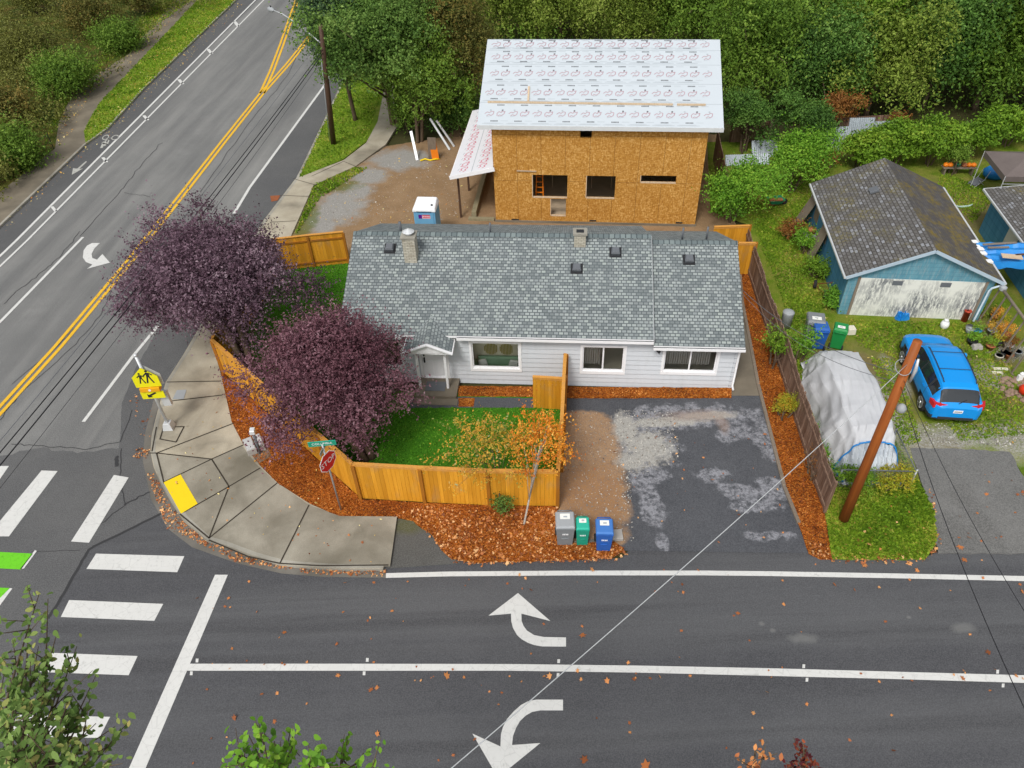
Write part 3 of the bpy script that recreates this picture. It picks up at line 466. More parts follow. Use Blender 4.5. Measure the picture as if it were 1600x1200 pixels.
def cards(name, P, N, S, tint, mat, shape=KITE, parent=None, rg=None):
    n, k = len(P), len(shape); N = N/np.maximum(np.linalg.norm(N, axis=1, keepdims=True), 1e-6); r_ = rg.normal(size=(n, 3)); a = np.cross(N, r_); a /= np.maximum(np.linalg.norm(a, axis=1, keepdims=True), 1e-6); b = np.cross(N, a)
    V = P[:, None, :]+S[:, None, None]*(shape[None, :, 0, None]*a[:, None, :]+shape[None, :, 1, None]*b[:, None, :])
    if k >= 8 and shape is OVAL: V += (S[:, None]*np.abs(shape[:, 0])[None]*.5)[:, :, None]*N[:, None, :]
    me = bpy.data.meshes.new(name); me.vertices.add(n*k); me.vertices.foreach_set('co', V.reshape(-1)); me.loops.add(n*k); me.loops.foreach_set('vertex_index', np.arange(n*k, dtype=np.int32)); me.polygons.add(n); me.polygons.foreach_set('loop_start', np.arange(0, n*k, k, dtype=np.int32))
    me.update(calc_edges=True); me.attributes.new('tint', 'FLOAT', 'FACE').data.foreach_set('value', np.clip(tint, 0, 1).astype(np.float32)); me.materials.append(mat); return put(name, me, parent)
rg = np.random.default_rng(11)
def patch(P, k=1.): x, y = P[:, 0]*k, P[:, 1]*k; return .16*np.sin(1.7*x+.9*np.sin(2.3*y))+.12*np.sin(2.9*y-1.3*x+1)+.08*np.sin(6.1*x+4.7*y)
def flat(name, P, size, mat, tint=None, tilt=.35, shape=KITE, label=None, cat=None):
    n = len(P); N = np.c_[rg.normal(0, tilt, (n, 2)), np.ones(n)]; S = size*np.exp(rg.normal(-.12, .38, n)); P[:, 2] += S*.12*rg.uniform(.3, 1, n)+.006
    return tag(cards(name, P, N, S, rg.uniform(0, 1, n) if tint is None else tint, mat, shape, None, rg), label, cat, None, 'stuff')
mo = scatter(rg, mulch_out, 24000, .11); flat('mulch_chips', mo, .052, L_chip, tint=np.clip(rg.beta(1.6, 2.9, len(mo))+patch(mo)*.7, 0, 1), tilt=.6, label='orange bark chips covering the mulch bed round the corner', cat='bark chips')
ms = np.concatenate([scatter(rg, [(1158, 425), (1160, 470), (1186, 600), (1227, 760), (1264, 864), (1282, 873), (1300, 873), (1288, 800), (1262, 720), (1228, 610), (1170, 425)], 9000, .066), scatter(rg, [(716, 604), (900, 605), (1143, 607), (1143, 619), (900, 619), (716, 618)], 3000, .105)])
flat('mulch_chips', ms, .055, L_chip, tint=np.clip(rg.beta(1.5, 2.6, len(ms))+patch(ms), 0, 1), tilt=.6, label='reddish bark chips beside the house and along the driveway', cat='bark chips')
lit = np.concatenate([scatter(rg, [(612, 806), (645, 812), (690, 858), (705, 874), (860, 876), (965, 874), (975, 850), (873, 848), (871, 792), (765, 800), (664, 790)], 1500, .115), scatter(rg, [(705, 866), (860, 862), (975, 855), (985, 866), (960, 878), (705, 882)], 400, .06), scatter(rg, [(603, 889), (520, 889), (437, 883), (350, 856), (300, 826), (268, 792), (240, 740), (228, 740), (262, 826), (370, 878), (500, 898), (603, 901)], 750, .016), scatter(rg, [(1292, 860), (1300, 866), (1440, 866), (1462, 840), (1464, 780), (1450, 760), (1472, 850), (1446, 880), (1296, 880)], 170, .07), scatter(rg, [(1262, 840), (1300, 860), (1300, 878), (1270, 872)], 60, .07), scatter(rg, [(1290, 780), (1440, 770), (1455, 860), (1300, 868)], 60, .09),
    scatter(rg, [(200, 620), (240, 600), (236, 690), (222, 690)], 30, .016), scatter(rg, [(212, 700), (236, 700), (232, 716), (208, 716)], 70, .016), scatter(rg, [(240, 690), (400, 740), (600, 860), (590, 880), (440, 870), (270, 780)], 35, .135), scatter(rg, [(880, 640), (1000, 650), (1200, 640), (1260, 860), (880, 850)], 70, .04)])
flat('fallen_leaves', lit, .09, L_litter, tilt=.5, shape=MAPLE, label='orange fallen maple leaves lying on mulch, gutter and grass', cat='fallen leaves')
rd = np.concatenate([scatter(rg, [(300, 900), (1600, 905), (1600, 1200), (300, 1200)], 95, .016), scatter(rg, [(300, 1030), (1600, 1045), (1600, 1075), (300, 1060)], 26, .02), scatter(rg, [(603, 880), (1600, 872), (1600, 925), (603, 925)], 30, .018), scatter(rg, [(1466, 864), (1600, 864), (1600, 745), (1440, 720)], 20, .06)])
flat('road_leaves', rd, .15, L_litter, tint=rg.uniform(.1, .8, len(rd)), tilt=.4, shape=MAPLE, label='scattered orange maple leaves lying on the dark street', cat='fallen leaves')
yl = np.concatenate([scatter(rg, [(134, 225), (169, 200), (225, 138), (369, 0), (309, 0), (156, 160), (131, 205)], 900, .125), scatter(rg, [(86, 232), (92, 190), (120, 135), (200, 85), (275, -3), (300, 0), (215, 90), (140, 150), (110, 210), (60, 260)], 900, .12), scatter(rg, [(0, 353), (134, 225), (169, 200), (369, 0), (385, 5), (180, 205), (140, 235), (0, 372)], 450, .12), scatter(rg, [(250, 700), (340, 600), (600, 800), (590, 880), (440, 870)], 45, .135), scatter(rg, [(470, 300), (600, 240), (730, 240), (740, 340), (460, 350)], 160, .045), scatter(rg, [(1190, 330), (1260, 340), (1280, 480), (1600, 560), (1600, 700), (1480, 660), (1380, 600), (1220, 430)], 160, .06)])
flat('yellow_litter', yl, .09, leafmat("yellow_litter_tones", [(.42, .12, .02), (.62, .35, .08), (.75, .58, .16), (.75, .66, .35)], trans=0.), tilt=.4, label='small yellow leaves strewn over verge, path and kerbs', cat='fallen leaves')
def blades(name, regs, size, label, lm=None):
    P = np.concatenate([scatter(rg, r_, n, z) for r_, n, z in regs]); n = len(P); P[:, 2] += .3*size; N = np.c_[rg.normal(0, 1, (n, 2)), rg.normal(0, .35, n)]
    return tag(cards(name, P, N, size*rg.uniform(.6, 1.5, n), np.clip(rg.beta(2, 2.4, n)+patch(P, .8), 0, 1), lm or L_blade, KITE, None, rg), label, 'grass', None, 'stuff')
pb_ = np.concatenate([scatter(rg, [(960, 640), (1060, 645), (1060, 720), (990, 745), (985, 800), (965, 800)], 1100, .032), scatter(rg, [(886, 640), (980, 650), (990, 845), (880, 850)], 900, .03), scatter(rg, [(1390, 640), (1430, 690), (1600, 700), (1600, 665), (1440, 660)], 1500, .055), scatter(rg, [(1560, 545), (1600, 540), (1600, 565), (1550, 570)], 350, .055), scatter(rg, [(470, 300), (580, 265), (700, 235), (740, 340), (460, 360)], 1600, .045)])
flat('pebbles', pb_, .055, L_pebble, tint=rg.beta(1.3, 1.8, len(pb_)), tilt=.5, label='small pale pebbles strewn over the dirt and gravel areas', cat='gravel')
blades('grass', [([(1289, 800), (1300, 775), (1345, 745), (1410, 735), (1440, 760), (1460, 800), (1464, 845), (1446, 873), (1301, 873)], 9000, .066), ([(1300, 700), (1400, 690), (1440, 760), (1290, 800)], 3000, .06), ([(1180, 350), (1260, 330), (1290, 480), (1240, 520)], 6000, .05), ([(1325, 500), (1530, 505), (1600, 600), (1600, 680), (1500, 690), (1400, 560), (1340, 540)], 9000, .05), ([(1360, 560), (1400, 560), (1440, 690), (1410, 700)], 1500, .05), ([(1225, 560), (1250, 560), (1310, 780), (1290, 790)], 2500, .05), ([(1120, 320), (1290, 262), (1320, 300), (1200, 420), (1175, 345)], 6000, .05), ([(1470, 270), (1560, 300), (1520, 350), (1465, 290)], 2500, .05)], .11, 'shaggy grass growing over the right hand yard and verge')
blades('grass', [([(134, 225), (169, 200), (225, 138), (369, 0), (309, 0), (156, 160), (131, 205)], 7000, .12), ([(466, 279), (508, 187), (562, 72), (620, 0), (612, 90), (572, 221), (537, 248)], 6000, .12), ([(300, 0), (120, 135), (60, 250), (100, 140), (250, 0)], 4000, .1), ([(490, 289), (556, 262), (575, 262), (500, 310), (460, 372)], 1500, .05)], .14, 'bright grass growing on the verges beside the avenue')

blades('grass', [([(548, 409), (436, 421), (564, 775), (871, 787), (880, 637), (640, 637), (560, 560)], 14000, .085)], .08, 'mown deep green lawn grass inside the orange fence', LV('lawn_blade_tones', (.055, .19, .010), (.095, .29, .015), (.14, .38, .025), (.22, .44, .04)))
# ---------------------------------------------------------------- vegetation
def unit(r_, n): v = r_.normal(size=(n, 3)); return v/np.linalg.norm(v, axis=1, keepdims=True)
def foliage(name, mat, r_, cen, rad, n, leaf, parent, per=7, twig=.5, upb=.35, droop=0., shape=KITE, low=-.35):
    k = len(cen); nt_ = max(1, n//per); wt = rad**2/np.sum(rad**2); ci = r_.choice(k, nt_, p=wt); d = unit(r_, nt_); d[:, 2] = np.where(d[:, 2] < low, -d[:, 2]*.6, d[:, 2]); d /= np.linalg.norm(d, axis=1, keepdims=True)
    s = cen[ci]+d*(rad[ci]*r_.uniform(.35, 1., nt_)**.6)[:, None]; td = d+.7*unit(r_, nt_); td[:, 2] += upb-droop; td /= np.linalg.norm(td, axis=1, keepdims=True); L = twig*np.exp(r_.normal(-.2, .45, nt_))
    t_ = np.tile(np.linspace(0, 1, per), nt_)+r_.uniform(-.05, .05, nt_*per); ii = np.repeat(np.arange(nt_), per)
    P = s[ii]+td[ii]*(L[ii]*t_)[:, None]+r_.normal(0, leaf*.35, (len(ii), 3)); P[:, 2] -= droop*.5*L[ii]*t_**2
    N = .5*d[ii]+.8*unit(r_, len(ii)); N[:, 2] += .35
    cv = r_.normal(0, .15, k); tv = r_.normal(0, .12, nt_); tint = .45+cv[ci[ii]]+tv[ii]+r_.normal(0, .13, len(ii))
    return cards(name, P, N, leaf*r_.uniform(.6, 1.35, len(ii)), tint, mat, shape, parent, r_)
def crown_clumps(r_, c, R3, k, cr, out=.16):
    d = unit(r_, k); d[:, 2] = np.where(d[:, 2] < -.5, -d[:, 2], d[:, 2]); q = np.array(c)+d*np.array(R3)*np.where(r_.random(k) < out, r_.uniform(.95, 1.15, k), r_.uniform(.35, .85, k))[:, None]; return q, cr*r_.uniform(.55, 1.5, k)
def branches(m, r_, base, top, cen, rad, r0, mi=0, n=14):
    base = Vector(base); top = Vector(top); mid = base.lerp(top, .5)+Vector((rnd.uniform(-.1, .1), rnd.uniform(-.1, .1), 0)); m.tube([base, base.lerp(mid, .15), mid, top], [r0*1.25, r0, r0*.8, r0*.35], 9, mi)
    for c in cen[:n]:
        t_ = rnd.uniform(.25, .9); s = base.lerp(top, t_); e = Vector(c); m.tube([s, s.lerp(e, .5)+Vector((0, 0, -.1)), e], [r0*.42, r0*.25, r0*.07], 6, mi)
def tree(name, label, cat, base, h, ccen, R3, leaves, leaf, mat, k=28, cr=1., r0=.16, seed=1, bark=None, group=None, stems=1, out=.16, **kw):
    "ccen is the crown centre relative to base; returns Empty > trunk, crown"
    r_ = np.random.default_rng(seed); t = thing(name, label, cat, base, 0, group); cen, rad = crown_clumps(r_, ccen, R3, k, cr, out)
    m = MB()
    for i in range(stems):
        a = 6.28*i/stems; o = Vector((math.cos(a), math.sin(a), 0))*(.15 if stems > 1 else 0); branches(m, r_, o-Vector((0, 0, .1)), Vector(ccen)+o*3+Vector((0, 0, R3[2]*.3)), cen[i::stems] if stems > 1 else cen, rad, r0)
    m.build('trunk', bark or M_bark, t, True); foliage('crown', mat, r_, cen, rad, leaves, leaf, t, **kw); return t
def g3(px, py, z=0.): v = G(px, py, z); return (v.x, v.y, z)
def rel(base, px, py, z): v = G(px, py, z)-Vector(base); return (v.x, v.y, v.z)
# the two purple plum trees on the corner
b = g3(395, 590, .1); tree('plum_tree', 'larger dark purple plum tree, farther left, overhanging the avenue', 'tree', b, 7, rel(b, 338, 442, 3.75), (3.65, 3.3, 2.4), 105000, .105, L_plum, 80, .66, .15, 3, stems=3, per=9, twig=.62, out=.03, group='purple plum trees on the corner', upb=.2, low=-.9)
b = g3(575, 715, .1); tree('plum_tree', 'reddish purple plum tree in front of the white house, nearer the stop sign', 'tree', b, 6, rel(b, 515, 602, 3.0), (3.15, 2.8, 2.25), 90000, .096, L_plum2, 74, .56, .14, 4, stems=3, per=9, twig=.55, out=.0, group='purple plum trees on the corner', upb=.2, low=-.9)
# young autumn trees at the fence
b = g3(785, 798, .1); tree('young_tree', 'young tree with yellow green autumn leaves leaning over the fence', 'tree', b, 3.5, rel(b, 768, 700, 2.3), (1.95, 1.5, 1.3), 3700, .082, L_yel, 60, .24, .03, 5, bark=M_bark, per=6, twig=.3, low=-.8)
b = g3(818, 820, .1); tree('young_tree', 'slender tree with pale trunk and bright orange leaves by the fence end', 'tree', b, 3.5, rel(b, 846, 702, 2.6), (.95, 1.35, 1.5), 3500, .08, L_orange, 50, .24, .035, 6, bark=M_birch, per=7, twig=.35, low=-.9)
b = g3(787, 800, .1); tree('shrub', 'small dark green shrub at the foot of the yellow tree', 'shrub', b, .6, (0, 0, .35), (.32, .3, .28), 900, .07, L_green, 8, .2, .02, 8, per=4, twig=.15)
def bush(name, label, px, py, w_, d_, h, n, leaf, mat, seed, cat='shrub', z=.05, group=None, k=14, **kw):
    b = g3(px, py, z); kw.setdefault('per', 6); kw.setdefault('twig', .35); return tree(name, label, cat, b, h, (0, 0, h*.52), (w_/2, d_/2, h*.45), n, leaf, mat, k, min(w_, d_, h)*.24, .03+.01*h, seed, group=group, stems=3, **kw)
# woods behind: five crowns modelled, the rest share their meshes
vari = []
for i in range(5):
    Rx = [3.6, 4.2, 3.3, 3.9, 3.0][i]; hh = [9.5, 11, 10, 12.5, 9][i]
    vari.append(tree('woodland_tree', 'x', 'tree', (0, 0, 0), hh, (0, 0, hh*.52), (Rx*1.12, Rx*1.12, hh*.52), 30000, .23, L_for[[0, 1, 2, 1, 0][i]], 80, 1.1, .2, 20+i, per=8, twig=1.1, droop=.7, upb=.05, low=-1.))
used = [False]*5
def wood(i, px, py, s, rz, label, sz=1.):
    o = vari[i] if not used[i] else copy_tree(vari[i]); used[i] = True; p = G(px, py, 0); o.location = p; o.rotation_euler = (0, 0, rz); o.scale = (s, s, s*sz); tag(o, label, 'tree', 'woodland trees behind the lots')
rows = [('front row woodland', 178, [(1165, 0, .85), (1255, 2, .8), (1345, 1, .9), (1440, 2, .95), (1530, 4, 1.), (1625, 0, 1.)], ['directly right of the white paper roof', 'behind the rusty orange bush', 'behind the brown board fence', 'above the left end of the vine hedge', 'above the middle of the vine hedge', 'at the right edge above the canopy tent']),
 ('second row woodland', 92, [(780, 3, .85), (880, 1, .85), (980, 3, .8), (1085, 0, .85), (1190, 3, .95), (1300, 4, 1.05), (1405, 1, .95), (1510, 2, 1.05), (1620, 3, .95)], ['above the left end of the white roof', 'above the left third of the white roof', 'above the middle of the white roof', 'above the right third of the white roof', 'just right of the white roof ridge', 'above the orange bush', 'above the grey garage ridge', 'above the potted bench', 'in the top right corner']),
 ('third row woodland', 10, [(560, 0, 1.), (650, 2, 1.1), (745, 1, 1.), (840, 4, 1.1), (940, 2, 1.1), (1040, 1, 1.), (1150, 3, 1.05), (1265, 0, 1.1), (1380, 3, 1.05), (1495, 1, 1.1), (1610, 0, 1.2)], ['left end beside the avenue', 'second from the avenue', 'behind the brown conifer', 'left of the white ridge centre', 'behind the white ridge centre', 'right of the white ridge centre', 'right of the white ridge end', 'over the fence gap', 'over the grey garage', 'over the vine hedge', 'at the far right corner']),
 ('rearmost row woodland', -85, [(600, 3, 1.1), (720, 2, 1.2), (850, 1, 1.1), (980, 4, 1.2), (1110, 0, 1.2), (1250, 3, 1.1), (1390, 1, 1.1), (1530, 4, 1.3)], ['nearest the avenue', 'behind the brown conifer', 'behind the left end of the white ridge', 'behind the middle of the white ridge', 'behind the right end of the white ridge', 'beyond the orange bush', 'beyond the vine hedge', 'at the top right corner'])]
q_ = random.Random(5)
for rn, y, L, lab in rows:
    for (x, i, s), lb in zip(L, lab): wood(i, x+q_.uniform(-8, 8), y+q_.uniform(-14, 14), s*.92, q_.uniform(0, 6.28), '%s tree, %s' % (rn, lb), q_.uniform(.85, 1.05))
b = g3(618, 196); tree('broadleaf_tree', 'bright mid green tree standing over the avenue verge and utility pole', 'tree', b, 9, rel(b, 604, 88, 5.0), (4.9, 4.0, 4.2), 66000, .17, L_green, 66, 1.05, .2, 31, stems=2, per=8, twig=.8, out=.08)
b = g3(556, 190); tree('broadleaf_tree', 'slim blue green tree at the road edge hiding the streetlight pole', 'tree', b, 9, rel(b, 522, 48, 6.2), (2.0, 1.8, 3.0), 20000, .16, leafmat("bluegreen_leaves", [(.04, .09, .035), (.07, .135, .055), (.11, .18, .08), (.16, .24, .12)]), 36, .8, .14, 32, per=8, twig=.7, out=0)
b = g3(655, 222); tree('broadleaf_tree', 'low leafy tree over the leaning boards beside the building lot', 'tree', b, 6, rel(b, 655, 140, 3.2), (3.1, 2.3, 2.7), 32000, .15, L_for[0], 34, .85, .12, 33, stems=3, per=8, twig=.6)
b = g3(742, 190); tree('conifer_tree', 'browning conifer left of the house under construction', 'tree', b, 10, rel(b, 724, 90, 4.4), (2.6, 2.3, 4.6), 34000, .13, L_brown, 44, .75, .2, 34, per=9, twig=.9, droop=.9)
bush('shrub', 'dark shrub under the trees left of the pink printed porch roof', 722, 212, 3.4, 2.2, 2.6, 9000, .15, L_for[2], 141, low=-.9, twig=.6)
bush('shrub', 'leafy undergrowth shrub beside the top of the concrete walk', 640, 205, 2.8, 1.8, 2.2, 8000, .14, L_for[0], 142, low=-.9, twig=.6)
bush('shrub', 'green shrub between the avenue walk and the woodland trees', 618, 130, 3.6, 2.6, 3.2, 10000, .16, L_green, 143, low=-.9, twig=.7)
b = g3(1330, 175); tree('broadleaf_tree', 'lime green tree at the front of the woods above the board fence', 'tree', b, 8, (0, 0, 4.6), (2.2, 2.0, 3.2), 15000, .19, L_vine, 40, .8, .12, 144, per=8, twig=.7, low=-.9)
b = g3(1175, 120); tree('broadleaf_tree', 'lighter green tree right of the white roof top corner', 'tree', b, 9, (0, 0, 6.2), (2.4, 2.1, 3.0), 14000, .19, L_vine, 36, .9, .14, 145, per=8, twig=.8, low=-.9)
b = g3(840, 90); tree('broadleaf_tree', 'yellow green tree glowing behind the left end of the white roof ridge', 'tree', b, 8, (0, 0, 6.), (2.2, 2., 2.6), 12000, .17, L_vine, 26, .9, .14, 35, per=8, twig=.7)
bush('shrub', 'tall leafy shrub right of the white roof, at the back fence', 1160, 238, 2.6, 2.2, 3.6, 9000, .13, L_for[2], 41)
bush('shrub', 'dark green shrub in the middle of the back fence', 1248, 243, 3.4, 2.6, 3.4, 12000, .13, L_for[2], 42)
bush('shrub', 'rusty orange bush leaning over the back board fence', 1295, 222, 2.3, 1.6, 2.9, 5000, .12, L_rust, 43)
bush('shrub', 'rusty vine end hanging on the right end of the board fence', 1395, 220, 1.3, .9, 1.9, 1700, .12, L_rust, 44)
bush('shrub', 'round green bush behind the orange gate, beside the sheathed house', 1142, 345, 3.3, 2.6, 3.2, 13000, .12, L_bright, 45, twig=.5)
bush('shrub', 'bright green bush between the house under construction and grey garage', 1235, 300, 3.0, 2.4, 3.3, 12000, .13, L_bright, 46, twig=.5)
bush('shrub', 'reddish brown low bush in front of the corrugated sheets', 1290, 262, 1.6, 1.0, .8, 1500, .11, L_rust, 47)
for i, (px, py, w_, h, lb) in enumerate([(1340, 262, 3.2, 2.1, 'left end'), (1395, 258, 3.2, 2.2, 'second clump from the left'), (1450, 258, 3.4, 2.3, 'middle clump'), (1510, 245, 3.4, 2.1, 'clump left of the canopy tent'), (1570, 228, 3.4, 2.2, 'right end behind the canopy tent')]):
    bush('vine_hedge', 'bright green vine hedge behind the grey garage, %s' % lb, px, py, w_, 2.2, h, 8500, .17, L_vine, 50+i, group='vine hedge clumps at the back of the yard')
bush('shrub', 'low dark shrub beside the canopy tent pole', 1487, 272, 1.5, 1.2, 1.5, 2500, .1, L_for[0], 56)
for i, (px, py, w_, h, m_, lb) in enumerate([(1255, 395, 1.4, .9, L_bright, 'weedy bush against the left wall of the grey garage, rear'), (1272, 432, 1.1, .8, L_vine, 'weedy bush against the garage wall beside the red hand truck'), (1300, 478, .9, .7, L_bright, 'weeds at the front left corner of the grey garage'), (1232, 372, 1.1, .7, L_rust, 'brownish weeds near the garage back corner')]): bush('weeds', lb, px, py, w_, w_*.9, h, 1800, .10, m_, 60+i)
bush('shrub', 'open green shrub in the right mulch strip beside the brown fence', 1208, 572, 1.1, 1.1, 1.6, 1500, .10, L_vine, 66, z=.06)
bush('shrub', 'leafy branch spilling over the brown fence above the tarp', 1243, 566, .9, .8, 1.6, 1000, .10, L_bright, 67)
bush('shrub', 'round yellow green bush in the mulch strip', 1223, 652, .95, .9, .85, 4200, .055, L_bush, 68, z=.06, k=18, twig=.12)
bush('shrub', 'bare twiggy shrub in the lower mulch strip', 1268, 745, .9, .9, 1.0, 350, .06, L_rust, 69, z=.06)
for i, (px, py, w_, lb) in enumerate([(1330, 764, 1.6, 'left part of the low hedge below the tarped boat'), (1385, 762, 1.6, 'right part of the low hedge below the tarped boat')]): bush('low_hedge', lb, px, py, w_*1.1, .9, .8, 4200, .07, L_bush if i else L_vine, 70+i, twig=.15, cat='hedge')
bush('weeds', 'thin green weeds between the brown fence and the tarped boat', 1285, 700, .5, 2.2, .4, 1200, .07, L_bright, 72, twig=.15, k=20)
r_ = np.random.default_rng(81); P_ = scatter(r_, [(560, 60), (640, 150), (700, 215), (1120, 215), (1400, 205), (1750, 195), (1750, -60), (560, -120)], 620, 0); cc_ = np.c_[P_[:, :2], r_.uniform(.5, 2.2, 620)]
tag(foliage('undergrowth', L_for[0], r_, cc_, r_.uniform(.9, 1.7, 620), 90000, .22, None, per=6, twig=.6), 'dark leafy undergrowth filling the floor of the woods', 'undergrowth', None, 'stuff')
# thicket in the upper left
cs = []; r_ = np.random.default_rng(80)
for _ in range(190):
    px, py = r_.uniform(-120, 330), r_.uniform(-60, 330)
    edge = 300-(px-0)*1.05 if px < 250 else 0
    if px < 95: edge = 285-px*1.1
    elif px < 300: edge = 165-(px-95)*.80
    if py > edge+22: continue
    g_ = G(px, py, 0); hh = r_.uniform(.6, 2.0)*(1. if py < edge-25 else .55); cs.append((g_.x-hh*.2, g_.y, hh*.8, r_.uniform(1.0, 1.7)))
cs = np.array(cs); 
th = foliage('thicket', L_olive, r_, cs[:, :3], cs[:, 3], 72000, .17, None, per=7, twig=.6); tag(th, 'dense olive brown thicket filling the bank beside the avenue path', 'thicket', None, 'stuff')
for i, (px, py, w_, h, m_, lb) in enumerate([(30, 262, 3.2, 2.0, L_for[0], 'green bramble bush behind the short mesh fence'), (110, 150, 4.6, 2.4, L_for[0], 'greenish shrub in the middle of the avenue bank'), (150, 60, 4.5, 3.2, L_brown, 'tall tawny shrub at the top of the avenue bank'), (185, 78, 3.4, 1.8, L_for[0], 'dark green shrub beside the top of the avenue path'), (45, 120, 4.5, 3.0, L_olive, 'big grey olive shrub near the left edge'), (60, 20, 5., 3.6, L_olive, 'olive shrub in the top left corner'), (230, 20, 4., 3.4, L_brown, 'brown shrub where the path leaves the top edge'), (20, 200, 3.6, 2.4, L_brown, 'yellowish brown shrub at the left edge')]): bush('shrub', lb, px, py, w_, w_*.9, h, 15000, .15, m_, 90+i, z=.1, k=40, twig=.9, low=-1., droop=.3)

# near trees whose tops reach into the bottom of the picture
def near_tree(name, label, tips, root_px, root_d, mat, leaf, seed, nleaf=16, lower=True):
    r_ = np.random.default_rng(seed); root = ray(*root_px, root_d); base = (root.x, root.y-.3, 0); t = thing(name, label, 'tree', base); B = Vector(base); m = MB(); P, N, S, Tn = [], [], [], []
    m.tube([(0, 0, -.1), (0, 0, root.z*.5), root-B], [.22, .15, .05], 9)
    for (px, py, d) in tips:
        tip = ray(px, py, d)-B; s0 = root-B+Vector((r_.uniform(-.2, .2), r_.uniform(-.2, .2), r_.uniform(-.3, .1))); mid = s0.lerp(tip, .55)+Vector((r_.uniform(-.1, .1), r_.uniform(-.1, .1), r_.uniform(-.05, .1))); m.tube([s0, mid, tip], [.02, .010, .003], 5)
        for side in range(5):
            if side == 0: a, b_ = s0, tip; n = nleaf
            else:
                u = r_.uniform(.35, .9); a = mid.lerp(tip, (u-.35)/.65) if u > .5 else s0.lerp(mid, u*1.6); b_ = a+Vector((r_.normal(0, .16), r_.normal(0, .16), r_.uniform(.0, .28)))*(leaf/.08); n = 7; m.tube([a, b_], [.006, .002], 4)
            for k in range(n):
                f = .25+.75*k/max(1, n-1) if side == 0 else k/max(1, n-1); q = (s0.lerp(mid, f/.5) if f < .5 else mid.lerp(tip, (f-.5)/.5)) if side == 0 else a.lerp(b_, f)
                P.append(q+Vector(r_.normal(0, leaf*.45, 3))); N.append((r_.normal(0, .5), r_.normal(-.35, .5), 1.)); S.append(leaf*r_.uniform(.6, 1.25)); Tn.append(r_.beta(2, 2.3))
    if lower:
        cen = np.array([[root.x-B.x+r_.normal(0, .9), root.y-B.y-1.2+r_.normal(0, .7), root.z-2.2+r_.normal(0, 1.)] for _ in range(14)]); foliage('lower_crown', mat, r_, cen, np.full(14, .6), 2200, leaf*1.2, t, per=6, twig=.4)
    m.build('trunk', M_bark, t, True); cards('crown', np.array([tuple(p) for p in P]), np.array(N), np.array(S), np.array(Tn), mat, OVAL, t, r_); return t
near_tree('foreground_tree', 'bright green leafy tree top poking up at the bottom edge', [(a_, b_+8, c_) for a_, b_, c_ in [(388, 1140, 5.6), (408, 1128, 5.8), (372, 1152, 5.4), (428, 1150, 5.7), (454, 1132, 5.9), (462, 1150, 5.6), (500, 1158, 5.5), (545, 1138, 5.8), (530, 1160, 5.6), (568, 1168, 5.6), (345, 1182, 5.3), (480, 1178, 5.3), (420, 1180, 5.3), (585, 1190, 5.4), (395, 1170, 5.2), (445, 1172, 5.5), (515, 1186, 5.3)]], (455, 1330), 5.6, L_bright, .054, 101, 34)
tips = [(62, 925, 8), (75, 935, 8), (45, 965, 8), (20, 1000, 8), (90, 985, 7.8), (120, 1010, 8), (60, 1010, 7.8), (100, 1040, 7.6), (150, 1055, 7.6), (145, 1085, 7.5), (40, 1040, 7.6), (15, 1060, 7.5), (70, 1070, 7.4), (110, 1085, 7.4), (200, 1128, 7.2), (180, 1135, 7.2), (150, 1130, 7.2), (90, 1110, 7.2), (50, 1100, 7.2), (20, 1110, 7.1), (130, 1150, 7.), (100, 1140, 7.), (60, 1140, 7.), (20, 1150, 6.9), (160, 1165, 6.9), (0, 1030, 7.5), (0, 1090, 7.2), (120, 1180, 6.8), (80, 1170, 6.8), (40, 1180, 6.8), (10, 1185, 6.7), (175, 1190, 6.8)]
near_tree('foreground_tree', 'dense olive green tree top filling the bottom left corner', tips, (-10, 1330), 7.4, L_near, .068, 102, 24)
near_tree('foreground_tree', 'dark red leafed twigs rising at the bottom right edge', [(1255, 1158, 6), (1262, 1172, 6), (1272, 1192, 6), (1248, 1180, 6.1), (1236, 1192, 6)], (1262, 1290), 6.2, L_red, .035, 103, 11, False)
near_tree('foreground_tree', 'thin bare twigs with a few orange leaves at the bottom edge', [(1180, 1162, 6), (1196, 1165, 6), (1182, 1188, 6)], (1186, 1290), 6.2, L_litter, .045, 104, 2, False)

# ---------------------------------------------------------------- wall helpers
def holes_rows(x0, x1, z0, z1, holes, step):
    z = z0; zs = sorted(set([z0, z1]+[h[i] for h in holes for i in (2, 3)]))
    rows_ = []
    zz = z0
    while zz < z1-1e-6:
        ze = min(zz+step, z1); cuts = [c for c in zs if zz+1e-6 < c < ze-1e-6]; edges = [zz]+cuts+[ze]
        for a, b_ in zip(edges, edges[1:]):
            xs = [x0, x1]; blk = [(h[0], h[1]) for h in holes if h[2] < b_-1e-6 and h[3] > a+1e-6]; cur = x0
            for (p, q) in sorted(blk):
                if p > cur: rows_.append((cur, p, a, b_, zz, ze))
                cur = max(cur, q)
            if cur < x1: rows_.append((cur, x1, a, b_, zz, ze))
        zz = ze
    return rows_
def lap_wall(m, x0, x1, y, z0, z1, holes=(), step=.17, d=.022, mi=0):
    for (a, b_, za, zb, r0_, r1_) in holes_rows(x0, x1, z0, z1, holes, step):
        fa = d*(1-(za-r0_)/(step)); fb = d*(1-(zb-r0_)/(step)); m.face([(a, y-fa, za), (b_, y-fa, za), (b_, y-fb, zb), (a, y-fb, zb)], mi)
        if abs(za-r0_) < 1e-6: m.face([(a, y, za), (b_, y, za), (b_, y-d, za), (a, y-d, za)], mi)
def flat_wall(m, x0, x1, y0, y1, z0, z1, holes=(), mi=0):
    for (a, b_, za, zb, r0_, r1_) in holes_rows(x0, x1, z0, z1, holes, z1-z0): m.box(a, b_, y0, y1, za, zb, mi)
